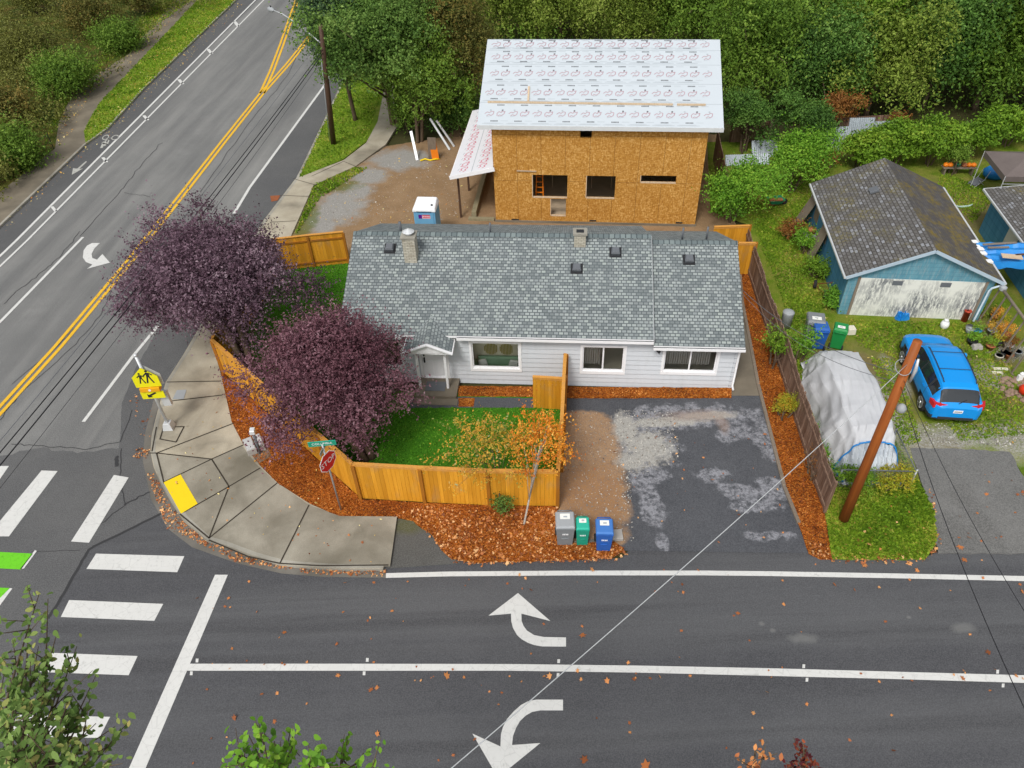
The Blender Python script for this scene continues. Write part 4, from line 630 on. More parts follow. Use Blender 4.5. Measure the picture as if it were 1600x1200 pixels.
def roofplane(m, x0, x1, ya, za, yb, zb, th=.1, mi=0, side=1, uo=0.):
    "sloping slab from eave (ya,za) to ridge (yb,zb)"
    L = math.hypot(yb-ya, zb-za); lo = [(x0, ya, za-th), (x1, ya, za-th), (x1, yb, zb-th), (x0, yb, zb-th)]; hi = [(x0, ya, za), (x1, ya, za), (x1, yb, zb), (x0, yb, zb)]
    fl = yb < ya
    def F(p, mi_, uv=None):
        if fl: p = p[::-1]; uv = uv[::-1] if uv else None
        m.face(p, mi_, uv)
    F(hi, mi, [(x0+uo, 0), (x1+uo, 0), (x1+uo, L), (x0+uo, L)]); F(lo[::-1], side); F([lo[0], lo[1], hi[1], hi[0]], side); F([lo[1], lo[2], hi[2], hi[1]], side); F([lo[3], lo[0], hi[0], hi[3]], side)
def roofvent(p, x, y, z, pitch, s=.32):
    o = thing('x', None, None) if False else None
    m = MB(); m.box(-s*.75, s*.75, -s*.75, s*.75, -.01, .012, 0); m.hexa([(-s/2, -s/2, 0), (s/2, -s/2, 0), (s/2, s/2, 0), (-s/2, s/2, 0)], [(-s*.55, -s*.55, .17), (s*.55, -s*.55, .17), (s*.45, s*.5, .13), (-s*.45, s*.5, .13)], 1); m.hexa([(-s*.52, -s*.56, .15), (s*.52, -s*.56, .15), (s*.45, s*.5, .13), (-s*.45, s*.5, .13)], [(-s*.4, -s*.4, .22), (s*.4, -s*.4, .22), (s*.4, s*.4, .18), (-s*.4, s*.4, .18)], 1)
    o = m.build('roof_vent', [M_dark, M_grey], p, bevel=.01); o.location = (x, y, z); o.rotation_euler = (math.atan(pitch), 0, 0); return o

# ---------------------------------------------------------------- white house (local frame: front wall y=0, right corner x=0)
hb = G(1139, 607.5, 0); HR = R(-5.6); house = thing('house', 'single storey pale grey sided house with green grey shingle roof', 'house', (hb.x, hb.y, .0), HR)
XL = -15.1; XM = -3.25; Wd = 7.8
wins = [(-13.85, -13.12, .8, 2.08, 1), (-10.26, -8.38, .81, 2.11, 1), (-5.89, -4.28, .8, 2.03, 2), (-2.72, -.71, .86, 2.08, 2)]; door = (-12.3, -11.32, .25, 2.2)
wins[0] = (-14.6, -13.12, .8, 2.08, 1)
holes = [w_[:4] for w_ in wins]+[door]
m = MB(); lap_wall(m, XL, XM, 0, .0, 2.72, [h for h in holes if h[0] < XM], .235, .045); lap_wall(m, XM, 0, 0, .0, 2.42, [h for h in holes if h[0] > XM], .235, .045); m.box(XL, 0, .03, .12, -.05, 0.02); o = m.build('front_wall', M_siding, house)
m = MB(); m.box(0.0, .12, 0.0, Wd, 0, 2.38); m.box(XL-.0, XL+.12, .13, Wd, 0, 2.75); m.box(XL+.12, XM, Wd-.12, Wd, 0, 2.6); m.box(XM, -.0, Wd-.12, Wd, 0, 2.38)
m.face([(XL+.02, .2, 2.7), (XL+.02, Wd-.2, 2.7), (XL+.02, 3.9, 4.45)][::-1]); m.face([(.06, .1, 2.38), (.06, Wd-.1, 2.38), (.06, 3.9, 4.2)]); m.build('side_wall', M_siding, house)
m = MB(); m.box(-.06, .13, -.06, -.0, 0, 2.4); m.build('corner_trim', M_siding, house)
m = MB(); m.box(XL+.13, -.02, .14, Wd-.13, .0, .15); m.box(XL+.13, -10.9, 3., 3.1, .15, 2.45); m.box(-10.9, -7.2, .86, .92, .15, 2.45); m.box(-7.1, -.02, 3., 3.1, .15, 2.45); m.box(-11, -10.9, .14, 3., .15, 2.45); m.box(-7.2, -7.1, .14, 3., .15, 2.45); m.box(-3.5, -3.4, .14, 3., .15, 2.45); m.build('interior', M_int, house)
p_ = .48
m = MB(); roofplane(m, XL-.3, XM, -.3, 2.65, 3.9, 2.65+4.2*p_); roofplane(m, XL-.3, XM, 8.1, 2.65, 3.9, 2.65+4.2*p_); mr = m.build('roof', [M_roof, M_trim], house)
p2 = .475
m = MB(); roofplane(m, XM+.02, .18, -.34, 2.40, 3.9, 2.40+4.24*p2, uo=.13); roofplane(m, XM+.02, .18, 8.1, 2.40, 3.9, 2.40+4.2*p2, uo=.13); m.build('roof', [M_roof, M_trim], house)
m = MB()
for (xa, xb, zr, n) in ((XL-.3, XM, 2.65+4.2*p_, 0), (XM+.02, .18, 2.40+4.24*p2, 0)):
    for s_ in (-1, 1):
        q = [(xa, 3.9+s_*.17, zr-.17*p_+.03), (xb, 3.9+s_*.17, zr-.17*p_+.03), (xb, 3.9, zr+.025), (xa, 3.9, zr+.025)]; m.face(q if s_ < 0 else q[::-1], 0, [(xa, .05), (xb, .05), (xb, .3), (xa, .3)] if s_ < 0 else [(xa, .3), (xb, .3), (xb, .05), (xa, .05)])
m.build('ridge_cap', M_cap, mr)
m = MB(); m.box(XM-.005, XM+.05, -.3, .35, 2.42, 2.70); m.beam((XM+.01, -.3, 2.60), (XM+.01, 3.9, 4.60), .03, .10); m.build('roof_step_flashing', M_galv, house)
def gutter(x0, x1, y, z):
    m = MB(); m.box(x0, x1, y-.12, y-.105, z-.13, z-.01); m.box(x0, x1, y-.105, y-.005, z-.13, z-.12); m.box(x0, x1, y-.105, y-.004, z-.06, z-.055, 1); m.box(x0, x1, y-.0035, y+.01, z-.2, z-.02); return m
gutter(XL-.3, -12.9, -.3, 2.65).build('gutter', [M_trim, M_dark], house); gutter(-10.75, XM, -.3, 2.65).build('gutter', [M_trim, M_dark], house); gutter(XM+.02, .18, -.34, 2.40).build('gutter', [M_trim, M_dark], house)
m = MB(); m.tube([(.1, -.4, 2.28), (.1, -.1, 2.05), (.08, -.07, 1.9), (.08, -.07, .25), (.12, -.22, .12)], .045, 8); m.build('downspout', M_trim, house, True)
def window(parent, x0, x1, z0, z1, n, y=0., fr=None):
    fr = fr or M_trim; m = MB(); t_ = .09
    m.box(x0-t_, x1+t_, y-.055, y+.0, z1, z1+t_); m.box(x0-t_, x1+t_, y-.06, y+.0, z0-t_*1.5, z0); m.box(x0-t_, x0, y-.055, y, z0, z1); m.box(x1, x1+t_, y-.055, y, z0, z1)
    i = .045; m.box(x0, x0+i, y+.003, y+.08, z0, z1); m.box(x1-i, x1, y+.003, y+.08, z0, z1); m.box(x0+i, x1-i, y+.003, y+.08, z0, z0+i*1.3); m.box(x0+i, x1-i, y+.003, y+.08, z1-i, z1)
    f = m.build('window', fr, parent); g = MB()
    if n == 2: c = (x0+x1)/2; g.box(c-.03, c+.03, y+.0, y+.044, z0+i*1.3, z1-i); g.build('mullion', fr, f); g = MB()
    g.face([(x0+i, y+.048, z0+i), (x1-i, y+.048, z0+i), (x1-i, y+.048, z1-i), (x0+i, y+.048, z1-i)]); g.build('pane', M_pane, f); return f
for w_ in wins: window(house, *w_)
for (a, b_, c, d, y_) in ((-14.5, -13.2, .9, 2.1, .35), (-5.8, -5.1, .9, 2.05, .3), (-2.65, -.8, .9, 2.05, .4)):
    m = MB(); n = int((b_-a)/.09)
    for k in range(n): m.box(a+k*.09, a+k*.09+.07, y_+(.02 if k % 2 else 0), y_+.03+(.02 if k % 2 else 0), c, d)
    m.build('blind', M_curtain if a > -10 else M_ply, house)
# door, portico, step
m = MB(); x0, x1, z0, z1 = door; m.box(x0, x1, .03, .075, z0, z1); 
for k in range(2):
    for (a, b_) in ((.12, .85), (1.05, 1.8)): cx = x0+.14+k*.4; m.box(cx, cx+.28, .018, .03, z0+a, z0+b_)
d_ = m.build('door', M_trim, house); m = MB(); m.box(x0+.065, x0+.115, -.03, .018, z0+.78, z0+1.02); m.build('handle', M_dark, d_); m = MB(); m.box(x0+.06, x0+.12, -.02, .018, z0+1.12, z0+1.18); m.build('lock', M_dark, d_)
m = MB(); m.box(x0-.1, x0, -.05, .0, .25, z1+.1); m.box(x1, x1+.1, -.05, 0, .25, z1+.1); m.box(x0, x1, -.05, 0, z1, z1+.1); m.box(x0, x1, -.07, .03, .22, .26); m.build('door_frame', M_trim, house)
pc = -11.8; pw = .93; yf = -1.0; ze_ = 2.42; za_ = 2.84
por = MB()
for s_ in (-1, 1):
    e0 = (pc+s_*pw, yf, ze_); e1 = (pc+s_*pw, -.22, ze_); r0_ = (pc, yf, za_); r1_ = (pc, .32, za_+.1); r1_ = (pc, .10, za_); mid = (pc+s_*pw*.5, -.1, (ze_+za_)/2)
    fpts = [e0, (pc+s_*pw, -.28, ze_+.03), (pc, .55, za_+.2), r0_]
    uv = [(0, 0), (.75, 0), (1.6, 1.05), (0, 1.05)]
    if s_ > 0: por.face(fpts, 0, uv); lo_ = fpts
    else: por.face(fpts[::-1], 0, uv[::-1])
por.build('portico_roof', M_roof, house)
m = MB()
for s_ in (-1, 1): m.beam((pc, yf-.03, za_-.06), (pc+s_*(pw+.03), yf-.03, ze_-.06), .05, .15, up=(0, 1, 0)); m.beam((pc+s_*pw, yf, ze_-.08), (pc+s_*pw, -.1, ze_-.05), .07, .13)
m.face([(pc-pw+.1, yf+.03, ze_-.1), (pc+pw-.1, yf+.03, ze_-.1), (pc, yf+.03, za_-.1)]); m.box(pc-pw+.08, pc+pw-.08, yf+.05, -.03, ze_-.18, ze_-.12); m.build('portico_trim', M_trim, house)
for s_ in (-1, 1): m = MB(); m.box(pc+s_*.56-.045, pc+s_*.56+.045, yf+.32, yf+.41, .25, ze_-.12); m.build('post', M_trim, house)
m = MB(); m.box(-12.5, -10.85, -1.15, -.0, 0, .25); m.box(-12.55, -10.78, -1.5, -1.15, 0, .13); m.build('doorstep', M_path, house)
m = MB(); m.box(-12.15, -11.35, -.85, -.3, .252, .27); o = m.build('doormat', M_grey, None); o.location = (hb.x, hb.y, 0); o.rotation_euler = (0, 0, HR); tag(o, 'dark grey doormat on the concrete step below the white front door', 'doormat')
# chimneys
def chimney(x, y, z0, z1, w_, d_, cap):
    m = MB(); m.box(x-w_/2, x+w_/2, y-d_/2, y+d_/2, z0-.5, z1); o = m.build('chimney', M_brick, house); m = MB(); m.box(x-w_/2-.05, x+w_/2+.05, y-d_/2-.05, y+d_/2+.05, z1+.002, z1+.07); m.build('chimney_crown', M_kerb, o)
    if cap: m = MB(); m.lathe((x, y, z1+.07), [(.13, 0), (.13, .12)], 12); m.lathe((x, y, z1+.19), [(.24, 0), (.001, .14)], 12); m.build('flue_cap', M_alu, o)
    else: m = MB(); m.box(x-w_/2+.08, x+w_/2-.08, y-d_/2+.08, y+d_/2-.08, z1+.072, z1+.078); m.build('flue', M_dark, o)
chimney(-12.85, 2.85, 3.9, 5.15, .5, .5, True); chimney(-6.1, 3.55, 4.3, 4.95, .46, .4, False)
for (x, y) in ((-13.78, 3.2), (-6.2, 2.45), (-4.68, 3.15)): roofvent(mr, x, y, 2.66+p_*(y+.3), p_)
roofvent(mr, -1.77, 3.1, 2.41+p2*(3.1+.34), p2)
m = MB(); m.tube([(-13.6, 4.6, 4.2), (-13.6, 4.6, 4.75)], .06, 8); m.tube([(-9.8, 4.5, 4.3), (-9.8, 4.5, 4.8)], .04, 8); m.tube([(-1.9, 4.6, 4), (-1.9, 4.6, 4.6)], .04, 8); m.tube([(-.9, 4.7, 4), (-.9, 4.7, 4.6)], .04, 8); m.build('vent_pipe', M_grey, house, True)
m = MB(); m.tube([(-3.05, -.06, 2.1), (-3.05, -.18, 2.05)], .05, 8); m.tube([(-3.05, -.18, 2.05), (-2.95, -.25, 2.0)], .06, 8); m.build('floodlight', M_dark, house, True)
def H2W(x, y, z=0.): v = Matrix.Rotation(HR, 3, 'Z') @ Vector((x, y, z)); return Vector((hb.x+v.x, hb.y+v.y, z))
# living room seen through the picture window
so3 = thing('sofa', 'green sofa seen through the picture window of the grey sided house', 'sofa', H2W(-9.3, .42, .05), HR)
m = MB(); m.box(-.85, .85, -.26, .2, .1, .42); m.build('seat', M_sofa, so3, bevel=.05); m = MB(); m.box(-.85, .85, .2, .36, .1, .8); m.build('backrest', M_sofa, so3, bevel=.05)
for s_ in (-1, 1): m = MB(); m.box(s_*.95-.09, s_*.95+.09, -.26, .36, .1, .6); m.build('armrest', M_sofa, so3, bevel=.05)
for s_, lb in ((-1, 'left'), (1, 'right')):
    m = MB(); m.hexa([(-.2, -.06, 0), (.2, -.06, 0), (.2, .06, 0), (-.2, .06, 0)], [(-.16, .0, .3), (.16, .0, .3), (.16, .1, .3), (-.16, .1, .3)]); o = m.build('cushion', M_cloth, None, bevel=.04); o.location = H2W(-9.3+s_*.6, .5, .49); o.rotation_euler = (0, R(12*s_), HR); tag(o, 'pale cushion on the %s end of the green sofa' % lb, 'cushion')
for s_, lb in ((-1, 'left'), (1, 'right')):
    m = MB()
    for k in range(9): x = -.26+k*.06; hh = math.sqrt(max(.004, .08-x*x)); m.box(x, x+.035, 0, .03, -hh, hh)
    o = m.build('rattan_disc', M_rattan, None); o.location = H2W(-9.3+s_*.32, .82, 1.12); o.rotation_euler = (0, 0, HR); tag(o, '%s one of two gold ribbed rattan discs on the living room wall' % lb, 'wall decoration')

# ---------------------------------------------------------------- house under construction
nb = G(775, 347, 0); NR = R(-7.24); nh = thing('house', 'two storey house under construction sheathed in OSB with white roof underlayment', 'house', (nb.x, nb.y, 0), NR)
NW = 10.5; ND = 9.8; NZ = 5.35
nh_h = [(1.97, 3.79, 1.53, 2.78), (2.92, 3.74, .48, 1.45), (4.74, 6.23, 1.55, 2.78), (7.46, 9.25, 2.47, 2.85), (4.37, 4.93, 4.76, 5.3)]
m = MB(); flat_wall(m, 0, NW, 0, .14, .15, NZ, nh_h); m.build('front_wall', M_osb, nh)
m = MB(); m.box(-.002, .14, .142, ND, .15, NZ); m.box(NW-.14, NW+.002, .142, ND, .15, NZ); m.box(.14, NW-.14, ND-.14, ND+.002, 2.9, NZ); m.box(.14, 1.0, ND-.14, ND+.002, .15, 2.9); m.box(5.0, 5.8, ND-.14, ND+.002, .15, 2.9); m.box(NW-1, NW-.14, ND-.14, ND+.002, .15, 2.9)  # wide openings in the unseen back wall, added to let daylight brighten the rooms
for x in (.0, NW-.02): m.face([(x, .05, NZ), (x, ND-.05, NZ), (x, 4.85, NZ+4.6*.45)]); m.face([(x+.02, .05, NZ), (x+.02, 4.85, NZ+4.6*.45), (x+.02, ND-.05, NZ)])
m.build('side_wall', M_osb, nh)
m = MB(); m.box(-.05, NW+.05, -.06, ND+.05, -.05, .15); m.build('foundation', M_path, nh)
m = MB(); m.box(.16, NW-.16, .16, ND-.16, .2, .3); m.box(.16, NW-.16, .16, ND-.16, 2.95, 3.1); m.box(6.8, 6.9, .16, 3.0, .3, 2.95); m.build('interior', M_ply, nh)
m = MB(); 
for k in range(9): m = MB(); m.box(.6+k*1.1, .64+k*1.1, 3.5, 3.6, .3, 2.95); m.build('stud', M_lumber, nh)
for (x0, x1, z0, z1) in nh_h[:4]: m = MB(); m.box(x0-.001, x0+.04, .0, .1, z0, z1); m.box(x0+.04, x1, -.006, .1, z0-.04, z0+.01); m.build('opening_frame', M_lumber, nh)
PT = .45; WR = 5.2; ZE = 5.5
m = MB(); roofplane(m, -.65, NW+.62, -.35, ZE, 4.85, ZE+WR*PT, .14, 0, 1); roofplane(m, -.65, NW+.62, ND+.3, ZE, 4.85, ZE+WR*PT, .14, 0, 1); nr = m.build('roof', [M_under, M_trim], nh)
m = MB(); m.box(-.66, NW+.63, -.385, -.352, ZE-.2, ZE+.0); m.build('fascia', plain("primed_fascia", (.60, .62, .62), .6), nr)
def slope(x, s, off=.006): L = math.hypot(1, PT); return Vector((x, -.35+s/L, ZE+s*PT/L+off))
Ls = WR*math.hypot(1, PT)
m = MB()
def stroke(mb, pts, wd, mi, f):
    for a, b_ in zip(pts, pts[1:]):
        d = Vector((b_[0]-a[0], b_[1]-a[1])); n = Vector((-d.y, d.x)).normalized()*wd/2; mb.face([f(a[0]-n.x, a[1]-n.y), f(b_[0]-n.x, b_[1]-n.y), f(b_[0]+n.x, b_[1]+n.y), f(a[0]+n.x, a[1]+n.y)], mi)
head = [(-.20, -.12), (-.22, .02), (-.12, .12), (0, .06), (.04, .16), (.12, .10), (.20, .14), (.16, 0), (.02, -.10), (-.08, -.06), (-.16, -.14)]; head2 = [(-.22, 0), (-.10, .10), (.0, .05), (.10, .14), (.22, .12), (.20, -.02), (.10, -.10), (-.02, -.04), (-.12, -.12)]
sides = [(0.0, 1.45), (1.45, 2.72), (2.72, 3.98), (3.98, 4.95), (4.95, Ls)]
for ri, (s0, s1) in enumerate(sides):
    wf = lambda x, s_: slope(x, s_)
    m.face([slope(-.63, s1-.012, .004), slope(NW+.6, s1-.012, .004), slope(NW+.6, s1+.012, .004), slope(-.63, s1+.012, .004)], 2)
    if s1-s0 < .5: continue
    off = rnd.uniform(0, .9); x = -.35+off*.4; k = 0
    while x < NW+.35:
        cs_ = s0+(s1-s0)*.50; hd = head if k % 2 else head2; sc2 = rnd.uniform(.9, 1.05); stroke(m, [(x+a*sc2, cs_+b2*1.15) for a, b2 in hd], .036, 0, wf); stroke(m, [(x-.12, cs_-.19), (x+.10, cs_-.13)], .022, 2, wf)
        x < NW+.2 and m.face([wf(x+.02, cs_+.19), wf(x+.10, cs_+.19), wf(x+.10, cs_+.27), wf(x+.02, cs_+.27)], 1 if k % 2 else 2)
        if k % 2 == 0 and x < NW-.5:
            for (dx, ds) in ((.35, (s1-s0)*.86), (.1, (s1-s0)*.16)):
                for q in range(6): m.face([wf(x+dx+q*.062, s0+ds), wf(x+dx+q*.062+.045, s0+ds), wf(x+dx+q*.062+.045, s0+ds+.075), wf(x+dx+q*.062, s0+ds+.075)], 1)
                stroke(m, [(x+dx+.5, s0+ds+.05), (x+dx+.85, s0+ds+.05)], .018, 2, wf)
            stroke(m, [(x-.3, s0+.10), (x+.75, s0+.10)], .02, 2, wf); stroke(m, [(x-.2, s0+.14), (x+.6, s0+.14)], .014, 2, wf)
        x += .585; k += 1
m.build('underlayment_print', [M_ink, M_ink2, M_ink3], nr)
def onroof(x, s, h): return slope(x, s, h)
m = MB(); m.beam(onroof(-.25, 1.42, .05), onroof(8.75, 1.36, .05), .05, .09); m.build('roof_cleat', M_lumber, nr); m = MB(); m.beam(onroof(8.95, 1.36, .05), onroof(10.3, 1.36, .05), .05, .09); m.build('roof_cleat', M_lumber, nr); m = MB(); m.beam(onroof(1.75, 1.5, .05), onroof(1.72, 2.45, .05), .09, .04); m.build('roof_cleat', M_lumber, nr)
# side porch on the left
m = MB(); a, b_, c, d = (0.0, -.3, 3.25), (-2.2, -.3, 2.75), (-2.2, 8.2, 2.75), (0.0, 8.2, 3.25); Lp = math.hypot(2.2, .5)
m.face([b_, a, d, c], 0); t_ = Vector((0, 0, -.1)); m.face([Vector(q)+t_ for q in (b_, c, d, a)], 1); m.beam((-2.25, -.32, 2.68), (.1, -.32, 3.2), .04, .2, 1, up=(0, 0, 1)); m.beam((-2.22, -.3, 2.68), (-2.22, 8.2, 2.68), .04, .15, 1); pr = m.build('porch_roof', [plain("white_porch_paper", (.72, .73, .77), .5, .05), M_trim], nh)
m = MB(); pf = lambda u, v: Vector((-2.2+u*2.2/Lp, v, 2.75+u*.5/Lp+.006))
for cu in (.62, 1.65):
    v = .2; k = 0
    while v < 8: stroke(m, [(cu+b2*1.6, v+a*1.1) for a, b2 in (head if k % 2 else head2)], .045, 0, pf); stroke(m, [(cu-.3, v), (cu-.24, v+.2)], .03, 1, pf); v += .62; k += 1
stroke(m, [(1.12, -.2), (1.12, 8.1)], .03, 1, pf); m.build('porch_print', [M_pink, M_ink3], pr)
for (x, y) in ((-1.95, .35), (-1.95, 3.4), (-1.95, 6.8)): m = MB(); m.box(x-.05, x+.05, y-.05, y+.05, 0, 2.68); m.build('porch_post', M_rust if False else M_pole2, nh)
m = MB(); m.box(-1.35, -1.1, .3, 6.8, .1, .42); m.build('porch_beam', M_greenwood, nh); m = MB(); m.box(-1.5, -.1, .0, .25, .02, .16); m.build('porch_sill', M_greenwood, nh)
m = MB(); m.face([(NW, 6.5, 3.1), (NW+1.5, 6.5, 2.7), (NW+1.5, 9.5, 2.7), (NW, 9.5, 3.1)]); m.beam((NW, 6.48, 3.03), (NW+1.55, 6.48, 2.63), .04, .16, 1); m.build('side_canopy', [M_under, M_trim], nh)
m = MB(); m.box(.85, 1.25, -.03, .0, .17, .22); m.box(5.0, 5.35, -.03, 0, .2, .26); m.box(9.5, 9.85, -.03, 0, .2, .26); m.build('crawl_vent', M_dark, nh)
m = MB(); m.beam((1.2, -.03, 3.0), (2.2, -.03, 2.98), .05, .05); m.build('ledger', M_ply, nh)
def N2W(x, y, z=0.): v = Matrix.Rotation(NR, 3, 'Z') @ Vector((x, y, 0)); return Vector((nb.x+v.x, nb.y+v.y, z))
ld = thing('stepladder', 'orange stepladder inside the left window opening of the sheathed house', 'ladder', N2W(2.3, .9, .3), NR); 
for s_ in (-1, 1): m = MB(); m.beam((s_*.22, -.3, 0), (s_*.15, 0, 2.2), .05, .03); m.build('rail', M_orange, ld); m = MB(); m.beam((s_*.22, .4, 0), (s_*.15, .05, 2.2), .04, .03); m.build('rail', M_orange, ld)
m = MB(); [m.box(-.2, .2, -.3+k*.04, -.22+k*.04, .28*k+.25, .28*k+.28) for k in range(7)]; m.build('rung', M_orange, ld)
# brown side fence seen right of that house
def fence_run(root, a, b_, h, bw, mat, mpost, mcap=None, z=.05, post=True, gap=.006, face=1, lean=0., seed=0, rails=True):
    q = random.Random(seed); a = Vector((a[0], a[1], z)); b_ = Vector((b_[0], b_[1], z)); L = (b_-a).length; d = (b_-a)/L; n = Vector((-d.y, d.x, 0)); m = MB(); k = max(1, int(L/bw)); w_ = L/k
    for i in range(k):
        p = a+d*(i*w_+gap/2); e = p+d*(w_-gap); t_ = n*.018; hh = h*(1+q.uniform(-lean, lean)); o_ = n*q.uniform(0, .006); up = Vector((0, 0, hh)); tl = n*0
        m.hexa([p-t_+o_, e-t_+o_, e+t_+o_, p+t_+o_], [p-t_+o_+up, e-t_+o_+up, e+t_+o_+up, p+t_+o_+up])
    o = m.build('panel', mat, root); m = MB()
    if rails:
        for zz in (.25, h-.3): m = MB(); m.beam(a+n*.04*face+Vector((0, 0, zz)), b_+n*.04*face+Vector((0, 0, zz)), .04, .09); m.build('rail', mpost, root)
    if mcap: m = MB(); m.beam(a+Vector((0, 0, h+.015)), b_+Vector((0, 0, h+.015)), .13, .03); m.beam(a-n*.03+Vector((0, 0, h-.055)), b_-n*.03+Vector((0, 0, h-.055)), .02, .08); m.build('cap_rail', mcap, root)
    return o
def post(root, p, h, mat, s=.1, z=.05, cap=None):
    m = MB(); m.box(p[0]-s/2, p[0]+s/2, p[1]-s/2, p[1]+s/2, z-.05, h)
    if cap: m.hexa([(p[0]-s*.6, p[1]-s*.6, h), (p[0]+s*.6, p[1]-s*.6, h), (p[0]+s*.6, p[1]+s*.6, h), (p[0]-s*.6, p[1]+s*.6, h)], [(p[0]-.01, p[1]-.01, h+.06), (p[0]+.01, p[1]-.01, h+.06), (p[0]+.01, p[1]+.01, h+.06), (p[0]-.01, p[1]+.01, h+.06)])
    m.build('post', mat, root)
cf = thing('cedar_fence', 'orange stained cedar fence wrapping round the corner garden', 'fence')
Fp = [G(x, y, .08) for x, y in ((546, 411), (492, 416.5), (436, 423), (407, 478), (378, 530), (350, 582), (404, 631), (457, 680), (511, 730), (564, 778), (664, 784), (765, 789), (871, 790))]
FH = 1.78
for i in range(len(Fp)-1): fence_run(cf, Fp[i], Fp[i+1], FH, .14, M_cedar, M_cedar2, M_cap_w, .08, face=-1 if i < 0 else 1, seed=i)
for p in Fp: post(cf, p-Vector((0, .05, 0)), FH+.03, M_cedar2, .11)
Gp = [G(x, y, .08) for x, y in ((871, 790), (875, 735), (878, 685), (880, 640), (882, 606))]
for i in range(len(Gp)-1): fence_run(cf, Gp[i], Gp[i+1], FH, .14, M_cedar, M_cedar2, M_cap_w, .08, seed=20+i)
for p in Gp[1:]: post(cf, p+Vector((.07, 0, 0)), FH+.03, M_cedar2, .11)
ga = G(833, 637, .08); fence_run(cf, ga, Gp[3], 1.62, .14, M_cedar, M_cedar2, M_cap_w, .08, seed=40); 
gf = thing('cedar_fence', 'short orange cedar fence with gate behind the right end of the grey house', 'fence')
a, b_ = G(1108, 402, .06), G(1163, 400, .06); fence_run(gf, a, b_, 1.7, .14, M_cedar, M_cedar2, M_cap_w, .06, seed=50); c, d = G(1143, 428, .06), G(1172, 428, .06); fence_run(gf, c, d, 1.7, .14, M_cedar, M_cedar2, M_cap_w, .06, seed=51)
for p in (b_, c, d): post(gf, p, 1.8, M_cedar2)
of = thing('board_fence', 'old weathered brown board fence between the driveway and neighbouring yard', 'fence')
Op = [G(x, y, .06) for x, y in ((1160, 398), (1170, 430), (1184, 475), (1199, 520), (1214, 565), (1229, 612), (1243, 660), (1258, 708), (1272, 755), (1288, 800))]
for i in range(len(Op)-1): fence_run(of, Op[i], Op[i+1], 1.55+.06*math.sin(i*2.1), .15, M_oldwood, M_oldwood, None, .06, gap=.012, face=-1, lean=.03, seed=60+i)
for p in Op: post(of, p, 1.62, M_oldwood, .09)
bf = thing('board_fence', 'dark brown board fence at the far right corner of the sheathed house', 'fence')
a, b_ = G(1114, 250, .0), G(1132, 345, .0); fence_run(bf, a, b_, 1.9, .15, M_oldwood, M_oldwood, None, 0, seed=80)
kf = thing('board_fence', 'brown board fence along the woods at the back of the yard', 'fence')
Bp = [G(x, y, .05) for x, y in ((1140, 222), (1196, 222), (1262, 222), (1330, 218), (1385, 215), (1400, 232))]
for i in range(len(Bp)-1): fence_run(kf, Bp[i], Bp[i+1], 1.45, .3, [M_oldwood, M_greenwood, M_oldwood, M_oldwood, M_rust][i], M_oldwood, None, .05, gap=.004, seed=90+i)
for p in Bp: post(kf, p, 1.7, M_pole2)
def corr(name, label, px, w_, h, tilt, rz=0., mat=M_corr):
    b = G(*px, .06); m = MB(); n = int(w_/.06)
    for k in range(n): x0 = -w_/2+k*w_/n; x1 = x0+w_/n; y0, y1 = (.02, -.02) if k % 2 else (-.02, .02); m.face([(x0, y0, 0), (x1, y1, 0), (x1, y1+tilt, h), (x0, y0+tilt, h)])
    o = m.build(name, mat); s_ = o.modifiers.new('s', 'SOLIDIFY'); s_.thickness = .01; o.location = b; o.rotation_euler = (0, 0, rz); tag(o, label, 'metal sheet'); return o
corr('corrugated_sheet', 'grey corrugated sheet leaning left of the tallest one by the back fence', (1308, 236), 1.5, 1.3, .5); corr('corrugated_sheet', 'tallest pale corrugated sheet leaning on the back fence', (1340, 232), 1.5, 1.7, .5, R(-3)); corr('corrugated_sheet', 'right hand corrugated sheet below the rusty vine', (1378, 228), 1.5, 1.4, .4, R(2)); corr('corrugated_sheet', 'crumpled pale metal sheet between the two tall shrubs', (1195, 246), 1.6, .9, .5, R(8)); corr('corrugated_sheet', 'low flat metal panel beside the sheathed house', (1168, 258), 2.6, .5, .4)

# ---------------------------------------------------------------- blue garage (frame: door left bottom at origin)
gb = G(1331, 491.5, .05); GR = R(-8.2); ga_ = thing('garage', 'weathered teal garage with grey mossy gable roof and peeling white door', 'garage', (gb.x, gb.y, .04), GR)
gx0, gx1, gl = -.62, 5.28, 8.1; gr = 2.34
zE, zA = 2.12, 3.55
def gz(x): return zA-(zA-zE)*abs(x-gr)/(gr-(gx0-.2)) if x < gr else zA-(zA-zE)*abs(x-gr)/(gx1+.22-gr)
m = MB(); 
for (a, b_, z0, z1) in ((gx0, -.12, 0, 2.0), (4.9, gx1, 0, 2.0), (-.12, 4.9, 1.96, 2.0)): m.box(a, b_, 0, .1, z0, z1)
m.hexa([(gx0, 0, 2.0), (gx1, 0, 2.0), (gx1, .1, 2.0), (gx0, .1, 2.0)], [(gx0, 0, 2.06), (gx1, 0, 2.06), (gx1, .1, 2.06), (gx0, .1, 2.06)]); m.hexa([(gx0, 0, 2.06), (gx1, 0, 2.06), (gr, 0, 3.4)], [(gx0, .1, 2.06), (gx1, .1, 2.06), (gr, .1, 3.4)])
m.build('front_wall', M_blueside, ga_)
